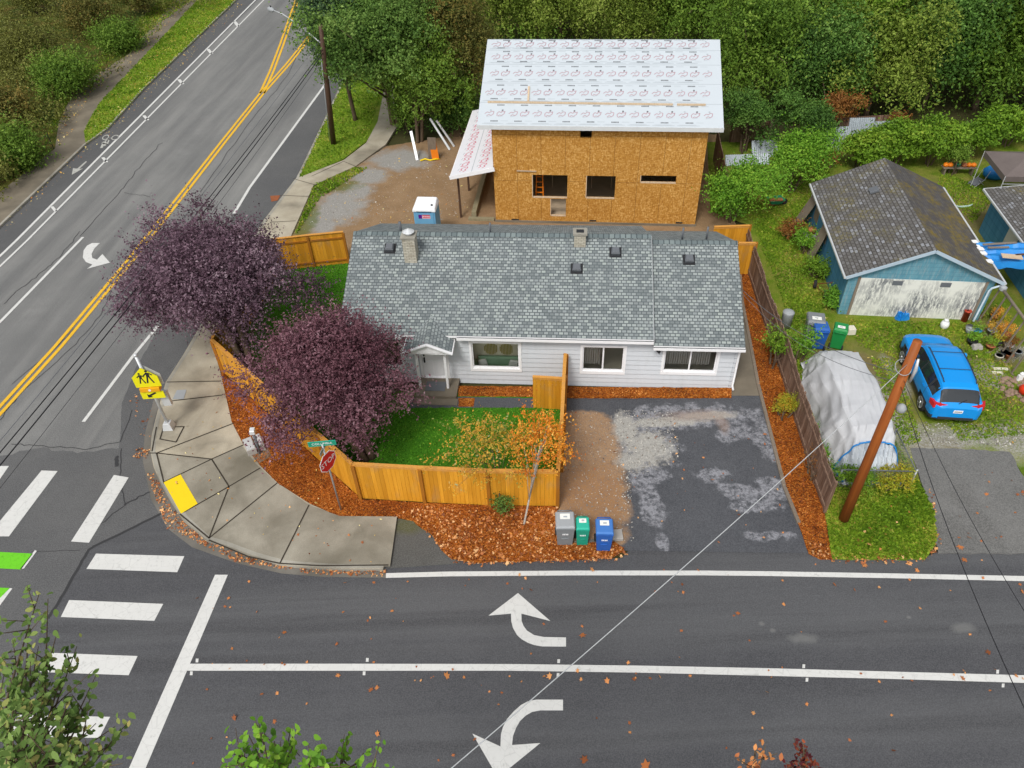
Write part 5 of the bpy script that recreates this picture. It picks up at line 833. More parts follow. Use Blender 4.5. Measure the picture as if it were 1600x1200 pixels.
m = MB(); m.box(gx0, gx0+.1, .1, gl, 0, 2.1); m.box(gx1-.1, gx1, .1, gl, 0, 2.1); m.box(gx0+.1, gx1-.1, gl-.1, gl, 0, 2.1); m.hexa([(gx0, gl-.1, 2.1), (gx1, gl-.1, 2.1), (gr, gl-.1, 3.4)], [(gx0, gl, 2.1), (gx1, gl, 2.1), (gr, gl, 3.4)]); m.build('side_wall', M_blue2, ga_)
m = MB(); m.box(-.12, 2.38, -.02, .06, 0, 1.96); m.box(2.39, 4.9, -.015, .06, 0, 1.96)
dr = m.build('garage_door', M_peel, ga_); 
for x in (1.2, 3.15): m = MB(); m.box(x, x+.42, -.03, -.019, 1.66, 1.88); m.build('door_pane', M_grey, dr)
m = MB(); m.box(-.24, -.13, -.03, .0, 0, 2.0); m.box(4.91, 5.02, -.03, 0, 0, 2.0); m.build('door_trim', M_greywood, ga_)
m = MB(); L1 = gr-(gx0-.2); 
for (xe, mi_) in ((gx0-.2, 0), (gx1+.22, 1)):
    h_ = [(xe, -.22, zE), (gr, -.22, zA), (gr, gl+.15, zA), (xe, gl+.15, zE)]; L = math.hypot(gr-xe, zA-zE); uv = [(0, 0), (0, L), (gl+.4, L), (gl+.4, 0)]
    if xe < gr: h_ = h_[::-1]; uv = uv[::-1]; h_ = h_[::-1]; uv = uv[::-1]; m.face([h_[0], h_[1], h_[2], h_[3]], mi_, uv)
    else: m.face([h_[1], h_[0], h_[3], h_[2]], mi_, [uv[1], uv[0], uv[3], uv[2]])
    m.face([Vector(q)-Vector((0, 0, .07)) for q in h_], 2)
gro = m.build('roof', [M_oldroof, M_mossroof, M_greywood], ga_)
m = MB(); A_ = (gx0-.2, -.24, zE-.05); B_ = (gr, -.24, zA-.05); C_ = (gx1+.22, -.24, zE-.05); m.beam(A_, B_, .03, .14, up=(0, 0, 1)); m.beam(B_, C_, .03, .14, up=(0, 0, 1)); m.build('barge_board', plain("pale_blue_trim", (.42, .52, .60), .6, .1), ga_)
for x in (gx0-.25, gx1+.27): m = MB(); m.beam((x, -.25, zE-.05), (x, gl+.1, zE-.05), .08, .08); m.build('gutter', M_alu, ga_)
m = MB(); m.tube([(gx1+.27, -.2, zE-.1), (gx1-.1, -.12, zE-.35), (gx1-.16, -.1, zE-.5), (gx1-.2, -.1, .3), (gx1-.3, -.25, .1)], .045, 8); m.build('downspout', plain("pale_downspout", (.55, .66, .74), .5), ga_, True)
m = MB(); m.tube([(gx0-.25, gl, zE-.1), (gx0-.05, gl-.1, zE-.4), (gx0-.1, gl-.15, .0)], .04, 8); m.build('downspout', M_alu, ga_, True)
x_ = .85; m = MB(); m.box(-.2, .2, -.2, .2, 0, .12); o = m.build('roof_vent', M_grey, gro, bevel=.02); o.location = (1.35, 5.6, gz(1.35)+.02); o.rotation_euler = (0, -math.atan((zA-zE)/L1), 0)
m = MB(); m.box(gx0-.02, gx0, 4.2, 5.2, 1.0, 1.9); m.build('side_window', M_greywood, ga_); m = MB(); m.box(gx0-.02, gx0, 6.2, 7.0, .9, 1.9); m.build('side_window', M_greywood, ga_)
for i, (y0, lb, z1, ti) in enumerate(((4.0, 'wide grey board leaning on the left wall of the garage', 1.9, .5), (7.0, 'dark board leaning at the back left corner of the garage', 1.7, .7))):
    m = MB(); m.hexa([(-ti-.02, 0, 0), (-ti, 0, 0), (-ti, .9, 0), (-ti-.02, .9, 0)], [(-.06, 0, z1), (-.04, 0, z1), (-.04, .9, z1), (-.06, .9, z1)]); o = m.build('leaning_board', M_greywood); v = Matrix.Rotation(GR, 3, 'Z') @ Vector((gx0, y0, 0)); o.location = (gb.x+v.x, gb.y+v.y, .05); o.rotation_euler = (0, 0, GR); tag(o, lb, 'board')
# neighbouring blue house at the right edge
sb = G(1538, 297, 2.12); sb = sb-(Matrix.Rotation(R(-8), 3, 'Z') @ Vector((-.35, 2.4, 0))); sh = thing('house', 'blue sided house with grey shingle roof cut off by the right edge', 'house', (sb.x, sb.y, .04), R(-8))
m = MB(); m.box(0, .1, -8, 2.0, 0, 2.15); m.box(.1, 8, 1.9, 2.0, 0, 2.15); m.box(.1, 8, -8, -7.9, 0, 2.15); m.build('wall', M_blue2, sh)
m = MB(); m.hexa([(-.03, -1.55, .75), (-.03, -.45, .75), (-.005, -.45, .75), (-.005, -1.55, .75)], [(-.03, -1.5, 2.0), (-.03, -.5, 2.0), (-.005, -.5, 2.0), (-.005, -1.5, 2.0)]); m.build('boarded_window', M_cream, sh)
m = MB(); e0, e1, r0_, r1_ = (-.35, -8.2, 2.15), (-.35, 2.4, 2.15), (4.2, -8.2, 2.75), (4.2, 2.4, 2.75); m.face([e1, e0, r0_, r1_], 0, [(0, 0), (10.6, 0), (10.6, 4.8), (0, 4.8)]); m.face([(8.8, -8.2, 2.15), (8.8, 2.4, 2.15), r1_, r0_], 0, [(0, 0), (10.6, 0), (10.6, 4.8), (0, 4.8)]); m.face([(-.35, 2.4, 2.08), (8.8, 2.4, 2.08), (4.2, 2.4, 2.68)], 1); m.face([Vector(q)-Vector((0, 0, .07)) for q in (e0, e1, r1_, r0_)], 1); shr = m.build('roof', [M_oldroof, M_greywood], sh)
m = MB(); m.beam((-.4, -8.2, 2.1), (-.4, 2.4, 2.1), .08, .08); m.build('gutter', M_alu, shr); m = MB(); m.beam((-.4, 2.42, 2.1), (4.2, 2.42, 2.70), .03, .12); m.build('barge_board', M_alu, shr)
m = MB(); m.tube([(-.2, -1.6, 2.25), (.9, -1.2, 2.6), (2.2, -1.0, 2.9)], .02, 6); m.tube([(.9, -1.2, 2.9), (.8, -1.8, 2.6)], .015, 6); m.tube([(1.6, -1.1, 3.1), (1.5, -.6, 2.9)], .015, 6); m.build('antenna', M_galv, shr)
# blue tarp roof and lattice structure
tb = G(1590, 470, .05); lt = thing('lean_to', 'blue tarp covered lean-to bridging garage and blue house', 'lean-to')
Pt = [G(1523, 378, 2.3), G(1590, 376, 2.4), G(1640, 380, 2.5), G(1650, 410, 2.35), G(1600, 412, 2.3), G(1545, 411, 2.15)]
m = MB(); n1, n2 = 14, 10; r_ = random.Random(9)
grid = [[(Pt[0].lerp(Pt[2], i/n1)).lerp(Pt[5].lerp(Pt[3], i/n1), j/n2)+Vector((0, 0, .06*math.sin(j*2.1)+.03*r_.uniform(-1, 1))) for i in range(n1+1)] for j in range(n2+1)]
for j in range(n2):
    for i in range(n1): m.face([grid[j+1][i], grid[j+1][i+1], grid[j][i+1], grid[j][i]])
for i in range(n1): a, b_ = grid[n2][i], grid[n2][i+1]; m.face([a-Vector((0, .05, .3+.05*math.sin(i))), b_-Vector((0, .05, .3+.05*math.sin(i+1))), b_, a])
m.build('tarp', M_tarpb, lt, True)
m = MB()
for k in range(6): a = grid[k*2 if k*2 <= n2 else n2][0]; m.box(a.x-.15, a.x+.1, a.y-.12, a.y+.1, a.z, a.z+.05+.03*(k % 2))
m.build('white_edging', M_signw, lt)
for (i, j) in ((1, n2), (n1, n2), (1, 0), (n1, 0)): a = grid[j][i]; m = MB(); m.box(a.x-.05, a.x+.05, a.y+.02, a.y+.1, .05, a.z-.05); m.build('post', M_greywood, lt)
for i, (px, py, L, lb) in enumerate(((1562, 381, 1.5, 'long thin grey board lying on the blue tarp, rearmost'), (1560, 387, .9, 'short weathered plank lying on the blue tarp'), (1580, 399, .8, 'square tan board lying on the front of the blue tarp'), (1597, 398, .6, 'reddish board lying on the blue tarp at the right edge'))):
    p = G(px, py, 2.45); m = MB(); m.box(-L/2, L/2, -.06-(.22 if i == 2 else 0), .06, 0, .03); o = m.build('plank', [M_greywood, M_greywood, M_lumber, M_pole2][i]); o.location = p; o.rotation_euler = (0, 0, R([2, -2, -15, 3][i])); tag(o, lb, 'plank')
tr = thing('trellis', 'grey timber frame of slanting rails beside the blue house', 'trellis'); A0, A1 = G(1530, 505, .05), G(1600, 640, .05); 
ta, tb2 = G(1563, 447, 1.9), G(1602, 500, 1.9)
m = MB(); m.tube([ta-(tb2-ta)*.25, tb2+(tb2-ta)*.8], .06, 8); m.build('top_rail', M_greywood, tr, True)
for k in range(8):
    f = -.2+k*.24; t0 = ta.lerp(tb2, f); m = MB(); m.beam((t0.x-.25, t0.y+.05, .05), t0, .05, .05); m.build('rail', M_greywood, tr)
m = MB(); a = ta+Vector((-.25, .05, -1.85)); b_ = tb2+(tb2-ta)*.8+Vector((-.25, .05, -1.85)); m.beam(a, b_, .07, .07); m.build('bottom_rail', M_greywood, tr)
m = MB(); ms_ = ta.lerp(tb2, .1); m.lathe(ms_+Vector((0, 0, -.02)), [(.06, -.05), (.14, 0), (.14, .14), (.05, .2)], 12); o = m.build('hanging_pot', M_blgrey); tag(o, 'round grey pot on the top rail of the timber trellis', 'pot')
# canopy tent
ct = thing('canopy_tent', 'brown pop-up canopy tent at the right edge behind the garage', 'tent'); q0, q1 = G(1539, 236, 2.1), G(1571, 276, 2.1); dx = Vector((3.0, -.4, 0)); pk = (q0+q1+dx)/2+Vector((.0, 0, .55)); c4 = [q1, q1+dx, q0+dx, q0]
m = MB()
for i in range(4): a, b_ = c4[i], c4[(i+1) % 4]; m.face([a, b_, pk]); m.face([a-Vector((0, 0, .28)), b_-Vector((0, 0, .28)), b_, a])
m.build('canopy', M_canopy, ct)
for p in c4: m = MB(); m.tube([(p.x, p.y, .05), (p.x, p.y, 2.1)], .022, 6); m.build('leg', M_alu, ct)
m = MB(); m.beam((q1.x, q1.y, 1.7), ((q1+dx).x, (q1+dx).y, 1.7), .02, .03); m.build('truss', M_alu, ct)
# things in that yard
def potplant(px, py, r, h, mat, lmat, label, seed, z=.05, n=260):
    t = thing('potted_plant', label, 'potted plant', G(px, py, z)); m = MB(); m.lathe((0, 0, 0), [(r*.65, 0), (r, h), (r*1.08, h), (r*1.08, h+.02), (r*.9, h+.02)], 12); m.build('pot', mat, t, True); r_ = np.random.default_rng(seed)
    foliage('foliage', lmat, r_, np.array([[0, 0, h+r*.8]]), np.array([r*1.1]), n, .07, t, per=4, twig=.15); return t
bn = thing('bench', 'low grey wooden bench holding pumpkins at the back of the yard', 'bench', G(1494, 272, .05), R(-6)); m = MB(); m.box(-.9, .9, -.2, .2, .4, .46); m.build('seat', M_greywood, bn)
for s_ in (-1, 1): m = MB(); m.box(s_*.75-.04, s_*.75+.04, -.18, .18, 0, .4); m.build('leg', M_greywood, bn)
for i, dx_ in enumerate((-.75, -.5, .25, .5, .75)):
    m = MB(); m.lathe((0, 0, 0), [(.08, 0), (.15, .05), (.16, .12), (.1, .2), (.02, .2), (.015, .26)], 10); o = m.build('pumpkin', M_orange if i != 2 else M_terra, None, True); v = Matrix.Rotation(R(-6), 3, 'Z') @ Vector((dx_, 0, .46)); o.location = G(1494, 272, .05)+v; tag(o, ['orange pumpkin at the left end of the bench', 'second orange pumpkin from the left on the bench', 'darker terracotta pumpkin in the middle of the bench', 'orange pumpkin right of the darker one on the bench', 'orange pumpkin at the right end of the bench'][i], 'pumpkin', 'pumpkins on the bench')
m = MB(); m.lathe((0, 0, 0), [(.12, 0), (.14, .16), (.16, .17), (.1, .18)], 10); o = m.build('pot', M_tealp, None, True); o.location = G(1494, 272, .05)+Vector((-.1, 0, .46)); tag(o, 'dark green pot between the pumpkins on the bench', 'pot')
m = MB(); m.lathe((0, 0, 0), [(.3, 0), (.5, .2), (.52, .45), (.35, .65), (.05, .7)], 14); o = m.build('wrapped_bundle', M_tarpb, None, True); o.location = G(1552, 278, .05); o.scale = (1.3, 1, 1); tag(o, 'round blue tarp wrapped bundle under the canopy tent', 'bundle')
ch = thing('folding_chair', 'collapsed grey folding chair left of the blue bundle', 'chair', G(1528, 288, .05), R(20)); m = MB(); m.hexa([(-.5, -.2, .1), (.1, -.2, .3), (.1, .25, .3), (-.5, .25, .1)], [(-.5, -.2, .13), (.1, -.2, .33), (.1, .25, .33), (-.5, .25, .13)]); m.build('seat', M_grey, ch)
for s_ in (-.2, .25): m = MB(); m.tube([(-.5, s_, 0), (.1, s_, .33), (.3, s_, .8)], .015, 6); m.build('frame', M_alu, ch); m = MB(); m.tube([(.2, s_, 0), (-.3, s_, .4)], .015, 6); m.build('frame', M_alu, ch)
m = MB(); m.tube([(-.45, 0, .1), (-.3, 0, .03), (0, 0, .0), (.3, 0, .03), (.45, 0, .1)], [.03, .05, .06, .05, .03], 8); o = m.build('garden_hose', M_tealp if False else plain("pale_green_plastic", (.40, .55, .46), .5), None, True); o.location = G(1506, 323, .1); o.rotation_euler = (0, 0, R(5)); tag(o, 'pale green curved trough lying on the lawn behind the garage', 'trough')
o.name = 'garden_trough'
wb = thing('wheelbarrow', 'green wheelbarrow tipped on the grass below the green bush', 'wheelbarrow', G(1209, 322, .05), R(10)); m = MB(); m.hexa([(-.25, -.2, .2), (.3, -.2, .2), (.3, .2, .2), (-.25, .2, .2)], [(-.4, -.3, .45), (.45, -.3, .45), (.45, .3, .45), (-.4, .3, .45)]); m.build('tray', M_tealp, wb)
m = MB(); m.tube([(.55, -.04, .2), (.55, .04, .2)], .18, 14); m.build('wheel', M_tyre, wb)
for s_ in (-.22, .22): m = MB(); m.tube([(.55, s_*.3, .2), (-.2, s_, .2), (-.9, s_*1.2, .4)], .02, 6); m.build('handle', M_rust, wb)
m = MB(); m.hexa([(-.3, -.1, 0), (.4, -.1, 0), (.4, .15, 0), (-.3, .15, 0)], [(-.3, -.1, .06), (.4, -.1, .06), (.4, .15, .06), (-.3, .15, .06)]); o = m.build('paving_slab', M_terra, None); o.location = G(1211, 313, .5); o.location.z = .5; tag(o, 'reddish slab lying across the green wheelbarrow', 'slab')
ht = thing('hand_truck', 'rusty red tiller frame with black tyres beside the garage wall', 'garden machine', G(1284, 458, .05), R(-20)); 
for (x, y) in ((-.35, .35), (.1, -.35)): m = MB(); m.tube([(x-.06, y, .2), (x+.06, y, .2)], .2, 16); w_ = m.build('wheel', M_tyre, ht, True); m = MB(); m.tube([(x-.07, y, .2), (x+.07, y, .2)], .09, 10); m.build('hub', M_rust, w_)
m = MB(); m.tube([(-.35, .35, .2), (.1, -.35, .2), (.3, .2, .5), (-.35, .35, .2)], .025, 6); m.tube([(.3, .2, .5), (.9, .7, .95), (1.1, .75, .95)], .02, 6); m.tube([(.1, -.35, .2), (.5, -.1, .6), (.9, .7, .95)], .02, 6); m.build('frame', M_rust, ht, True)
bk = thing('grill_cart', 'grey grill cart with reddish pot beside the left garage wall', 'cart', G(1262, 388, .05), R(-15)); m = MB(); m.box(-.35, .35, -.25, .25, .7, .78); m.build('shelf', M_blgrey, bk); m = MB(); m.lathe((0, .1, .78), [(.15, 0), (.2, .2), (.2, .3)], 12); m.build('pot', M_terra, bk, True)
for (x, y) in ((-.3, -.2), (.3, -.2), (-.3, .2), (.3, .2)): m = MB(); m.tube([(x, y, 0), (x, y, .7)], .02, 6); m.build('leg', M_grey, bk)
m = MB(); m.tube([(.3*math.cos(k*.6), .22*math.sin(k*.6), .03+.01*(k % 3)) for k in range(24)], .014, 6); o = m.build('hose', M_blgrey, None, True); o.location = G(1242, 350, .3); tag(o, 'coiled pale hose among the weeds behind the garage corner', 'hose')
m = MB(); m.lathe((0, 0, 0), [(.22, 0), (.24, .8), (.25, .85), (.18, .9), (.02, .92)], 14); o = m.build('trash_can', M_blgrey, None, True); o.location = G(1226, 512, .05); tag(o, 'round pale lidded drum behind the brown board fence', 'drum')
# front of garage
m = MB(); m.lathe((0, 0, 0), [(.1, 0), (.16, .05), (.18, .2), (.14, .33), (.07, .36), (.09, .37), (.09, .44)], 14); o = m.build('propane_tank', M_signw, None, True); o.location = G(1474, 512, .05); tag(o, 'white propane tank on the grass before the garage door', 'tank')
m = MB(); r_ = random.Random(3); 
for k in range(10): a = k*.63; m.hexa([(.2*math.cos(a)-.1, .1*math.sin(a)-.08, 0), (.2*math.cos(a)+.12, .1*math.sin(a)-.05, 0), (.2*math.cos(a)+.08, .1*math.sin(a)+.1, 0), (.2*math.cos(a)-.1, .1*math.sin(a)+.07, 0)], [(.2*math.cos(a)-.05, .12*math.sin(a)-.04, r_.uniform(.15, .4)), (.2*math.cos(a)+.05, .12*math.sin(a), r_.uniform(.15, .4)), (.2*math.cos(a), .12*math.sin(a)+.05, r_.uniform(.15, .4)), (.2*math.cos(a)-.05, .12*math.sin(a)+.04, r_.uniform(.15, .4))])
o = m.build('plastic_bag', M_tarpb); o.location = G(1409, 498, .05); tag(o, 'crumpled blue plastic bag against the peeling garage door', 'bag')
m = MB(); m.lathe((0, 0, 0), [(.13, 0), (.13, .5), (.15, .5), (.15, .55), (.1, .55)], 12); o = m.build('chimney_pot', M_rust if False else plain("red_clay", (.45, .06, .03), .7), None, True); o.location = G(1506, 501, .05); tag(o, 'tall red clay pot at the right corner of the garage', 'pot')
m = MB(); m.lathe((0, 0, 0), [(.12, 0), (.2, .3), (.2, .32), (.02, .28)], 12); o = m.build('bird_bath', M_blgrey, None, True); o.location = G(1513, 520, .05); tag(o, 'small grey bird bath in front of the red clay pot', 'bird bath')
potplant(1524, 522, .18, .22, plain("blue_glaze", (.02, .25, .5), .4), L_vine, 'plant in a blue glazed pot beside the bird bath', 201); potplant(1517, 538, .2, .2, M_dark, L_bright, 'leafy plant in a black pot near the SUV bonnet', 202, n=400)
potplant(1530, 497, .16, .2, M_terra, L_vine, 'spiky yellow green plant by the garage downspout', 203, n=400); m = MB(); m.hexa([(-.22, -.15, 0), (.22, -.15, 0), (.2, .15, 0), (-.2, .15, 0)], [(-.18, -.12, .2), (.16, -.12, .2), (.16, .12, .18), (-.16, .12, .2)]); o = m.build('stone_block', M_stone, None, bevel=.03); o.location = G(1519, 536, .05)+Vector((0, -.35, 0)); tag(o, 'grey stone block below the black potted plant', 'stone')
for i, (px, py, r, lm, pm, lb) in enumerate([(1553, 500, .2, L_orange, M_terra, 'orange leaved plant at the top of the flower pot group'), (1562, 512, .2, L_bush, M_cream, 'yellow green plant in a cream pot by the trellis'), (1548, 522, .2, L_yel, M_blgrey, 'yellow leaved plant in a grey pot, left side of the pot group'), (1566, 528, .26, L_orange, M_terra, 'large orange leaved plant in the middle of the pot group'), (1555, 540, .2, L_bush, M_dark, 'yellow plant in a dark pot, lower middle of the pot group'), (1545, 546, .18, L_vine, M_terra, 'green plant at the lower left of the pot group'), (1574, 545, .2, L_rust, M_stone, 'rust coloured plant in a stone pot, lower right of the pot group'), (1556, 492, .16, L_vine, M_blgrey, 'small plant in a pale pot against the blue house')]): potplant(px, py, r, .22, pm, lm, lb, 210+i, n=420)
for i, (px, py, pm, lb) in enumerate([(1567, 557, M_dark, 'empty black pot at the lower end of the pot group'), (1574, 560, M_terra, 'empty terracotta pot right of the black pot'), (1558, 562, M_cream, 'cream shell shaped pot lying below the pot group'), (1587, 556, M_blgrey, 'pale jug beside the terracotta pot')]): m = MB(); m.lathe((0, 0, 0), [(.1, 0), (.16, .22), (.18, .24), (.14, .24), (.1, .1)], 12); o = m.build('pot', pm, None, True); o.location = G(px, py, .05); tag(o, lb, 'pot')
# bits at the right edge
r_ = random.Random(12); rp = thing('rock_pile', 'ring of small brown stones around garden clutter at the right edge', 'rock pile', G(1590, 608, .05))
m = MB()
for k in range(60): a = r_.uniform(0, 6.28); d_ = r_.uniform(.2, .75); x, y, s_ = d_*math.cos(a), d_*math.sin(a), r_.uniform(.05, .12); m.lathe((x, y, 0), [(s_, 0), (s_*1.1, s_*.5), (s_*.5, s_)], 6)
m.build('stones', plain("brown_stones", (.28, .19, .14), .9, .4, 5), rp)
m = MB(); m.lathe((0, 0, 0), [(.02, 0), (.16, .1), (.22, .3), (.14, .42), (.02, .46)], 12); o = m.build('garden_lantern', leafmat("red_yellow_glaze", [(.6, .02, .01), (.7, .4, .02)]) if False else plain("red_glaze", (.65, .04, .01), .4), None, True); o.location = G(1597, 616, .05); tag(o, 'bright red ornament among the stones at the right edge', 'ornament')
m = MB(); m.box(-.1, .1, -.05, .05, 0, .3); m.lathe((0, 0, .3), [(.05, 0), (.08, .08), (.02, .16)], 8); o = m.build('garden_figure', M_signw); o.location = G(1591, 595, .05); tag(o, 'small white ornament among the stones at the right edge', 'ornament')
for i, (px, py, L) in enumerate(((1563, 577, .55), (1558, 583, .4))): m = MB(); m.box(-L/2, L/2, -.06, .06, 0, .05); o = m.build('paving_stone', M_cream); o.location = G(px, py, .05); o.rotation_euler = (0, 0, R(-6)); tag(o, ['longer pale stone strip lying on the grass right of the SUV', 'shorter pale stone strip lying on the grass right of the SUV'][i], 'stone')
m = MB(); m.hexa([(-.18, -.18, 0), (.18, -.18, 0), (.18, .18, 0), (-.18, .18, 0)], [(-.16, -.16, .3), (.16, -.16, .3), (.16, .16, .3), (-.16, .16, .3)]); o = m.build('bucket', M_cream, None, bevel=.03); o.location = G(1328, 520, .05); tag(o, 'cream square bucket right of the green bin', 'bucket')

# ---------------------------------------------------------------- bins
def bin_(name, label, loc, rz, w_, d_, h, body, lid, group, paper=True, mark=True):
    t = thing('wheelie_bin', label, 'bin', loc, rz, group); m = MB(); b0, b1 = .78, .97
    m.hexa([(-w_/2*b0, -d_/2*b0, .06), (w_/2*b0, -d_/2*b0, .06), (w_/2*b0, d_/2*b0, .06), (-w_/2*b0, d_/2*b0, .06)], [(-w_/2*b1, -d_/2*b1, h), (w_/2*b1, -d_/2*b1, h), (w_/2*b1, d_/2*b1, h), (-w_/2*b1, d_/2*b1, h)]); m.box(-w_/2, w_/2, -d_/2, d_/2, h-.07, h-.03); m.box(-w_*.2, w_*.2, -d_/2*.9-.02, -d_/2*.84, h*.45, h*.47)
    m.build('body', body, t, bevel=.03); m = MB(); L = h+.003
    m.hexa([(-w_/2*1.03, -d_/2*1.05, L), (w_/2*1.03, -d_/2*1.05, L), (w_/2*1.03, d_/2, L), (-w_/2*1.03, d_/2, L)], [(-w_/2*.9, -d_/2*.9, L+.07), (w_/2*.9, -d_/2*.9, L+.07), (w_/2*.9, d_/2*.8, L+.10), (-w_/2*.9, d_/2*.8, L+.10)]); lo_ = m.build('lid', lid, t, bevel=.03)
    m = MB(); m.tube([(-w_*.36, d_/2+.07, h-.02), (w_*.36, d_/2+.07, h-.02)], .018, 8)
    for s_ in (-1, 1): m.tube([(s_*w_*.36, d_/2+.07, h-.02), (s_*w_*.36, d_/2-.03, h-.03)], .018, 6)
    m.build('handle', body, t, True)
    for s_ in (-1, 1): m = MB(); m.tube([(s_*(w_/2*.8), d_/2*.75, .13), (s_*(w_/2*.8+.06), d_/2*.75, .13)], .13, 14); m.build('wheel', M_tyre, t)
    if paper: m = MB(); sl_ = .0; y0, y1 = -.02, d_*.28; zf = lambda y: L+.07+.03*(y+d_/2*.9)/(d_*.85)+.006; m.face([(-w_*.26, y0, zf(y0)), (w_*.26, y0, zf(y0)), (w_*.26, y1, zf(y1)), (-w_*.26, y1, zf(y1))]); m.build('paper_label', M_paper, lo_); m = MB(); m.face([(-w_*.08, .04, zf(.04)+.003), (w_*.12, .04, zf(.04)+.003), (w_*.12, .1, zf(.1)+.003), (-w_*.08, .1, zf(.1)+.003)]); m.build('print', M_ink3, lo_)
    if mark:
        m = MB()
        for q in range(4): m.box(-.09+q*.05, -.055+q*.05, -d_/2*.93-.012, -d_/2*.86, h*.66, h*.70)
        m.build('stencil', M_signw, t)
    return t
GB = 'bins beside the driveway entrance'
p = G(882, 843, .04); bin_('bin', 'tall grey wheelie bin, leftmost by the fence end', p, R(-2), .62, .68, 1.02, M_bgrey, M_blgrey, GB)
p = G(909, 846, .04); bin_('bin', 'small teal green wheelie bin between the grey and blue bins', p, R(-3), .44, .5, .93, M_bgreen, M_blgreen, GB)
p = G(942, 853, .04); bin_('bin', 'blue wheelie bin, rightmost by the driveway', p, R(-4), .56, .62, 1.02, M_bblue, M_bllblue, GB)
GB2 = 'bins beside the garage'
p = G(1266, 530, .05); bin_('bin', 'large grey wheelie bin behind the blue one beside the garage', p, R(165), .72, .78, 1.1, M_bgrey, M_bgrey, GB2, True)
p = G(1274, 541, .05); bin_('bin', 'blue wheelie bin in front of the large grey bin', p, R(172), .6, .64, 1.05, M_bblue, M_bblue, GB2, False)
p = G(1305, 541, .05); bin_('bin', 'green wheelie bin with white lid label near the garage', p, R(155), .56, .6, .98, M_bgreen2, M_bgreen2, GB2)
m = MB(); m.box(-.2, .2, -.2, .2, 0, .12); o = m.build('paver', M_stone, None, bevel=.01); o.location = G(963, 838, .035); tag(o, 'pale concrete paver on the leaf litter right of the blue bin', 'paver')
m = MB(); m.box(-.2, .2, -.15, .15, 0, .06); o = m.build('paver', M_gutter, None, bevel=.01); o.location = G(923, 850, .035); tag(o, 'dark concrete paver between the teal and blue bins', 'paver')

# ---------------------------------------------------------------- portable toilet
pt = thing('portable_toilet', 'blue portable toilet with white roof on the dirt lot', 'portable toilet', G(672, 377, .04), R(-7)); m = MB(); w_ = .56; m.hexa([(-w_, -w_, .1), (w_, -w_, .1), (w_, w_, .1), (-w_, w_, .1)], [(-w_*.97, -w_*.97, 2.05), (w_*.97, -w_*.97, 2.05), (w_*.97, w_*.97, 2.05), (-w_*.97, w_*.97, 2.05)]); m.build('cabin', M_porta, pt, bevel=.03)
m = MB(); m.hexa([(-.6, -.6, 2.0), (.6, -.6, 2.0), (.6, .6, 2.0), (-.6, .6, 2.0)], [(-.56, -.56, 2.18), (.56, -.56, 2.18), (.5, .5, 2.3), (-.5, .5, 2.3)]); rf_ = m.build('roof', M_portaw, pt, bevel=.05); m = MB(); m.tube([(.36, -.25, 2.15), (.36, -.25, 2.26)], .05, 10); m.build('vent_pipe', M_dark, rf_); m = MB(); m.box(-.38, .38, -.612, -.6, 2.03, 2.06); m.build('vent', M_grey, rf_)
m = MB(); m.box(-.45, .45, -.575, -.56, .2, 1.95); dd = m.build('door', M_porta, pt); m = MB(); m.box(-.3, -.12, -.585, -.576, 1.65, 1.86, 0); m.box(-.12, .3, -.585, -.576, 1.65, 1.82, 1); m.box(-.1, .28, -.587, -.576, 1.822, 1.86, 2); m.build('sign', [M_purple, M_pinkl, M_red], dd); m = MB(); m.box(-.6, .6, -.6, .6, 0, .1); m.build('base', M_dark, pt)
m = MB(); [m.box(-.06+q*.055, -.025+q*.055, -.590, -.5855, 1.70, 1.70+.05*(1+(q % 2)*.4)) for q in range(6)]; m.build('sign_lettering', M_red, dd)

# ---------------------------------------------------------------- boards leaning in the lot
def board(label, a, b_, w_, mat, th=.03): m = MB(); m.beam(a, b_, w_, th, up=(0, 1, 0)); o = m.build('leaning_board', mat); return tag(o, label, 'board', 'boards leaning by the trees')
board('upright pale plank left of the orange board', G(652, 250, .05), G(642, 205, 1.5), .16, M_alu); board('lower of two long pale beams leaning under the trees', G(703, 234, .05), G(672, 185, 1.7), .12, M_alu, .08); board('upper of two long pale beams leaning under the trees', G(710, 229, .05), G(682, 188, 1.6), .12, M_alu, .08); board('tall grey green panel behind the orange board', G(676, 248, .05), G(674, 215, 1.5), .5, M_greywood)
m = MB(); m.hexa([(-.22, -.02, 0), (.22, -.02, 0), (.22, .02, 0), (-.22, .02, 0)], [(-.3, .15, 1.1), (.1, .15, 1.1), (.1, .19, 1.1), (-.3, .19, 1.1)]); o = m.build('leaning_board', M_orange); o.location = G(681, 250, .05); tag(o, 'short orange board leaning in front of the dark trees', 'board', 'boards leaning by the trees')
m = MB(); m.tube([(-.6, 0, .03), (-.3, .05, .1), (0, -.05, .05), (.35, .02, .08), (.6, .1, .03)], .05, 6); o = m.build('yellow_rope', M_pad, None, True); o.location = G(672, 251, .05); tag(o, 'yellow strap lying on the dirt below the orange board', 'strap')

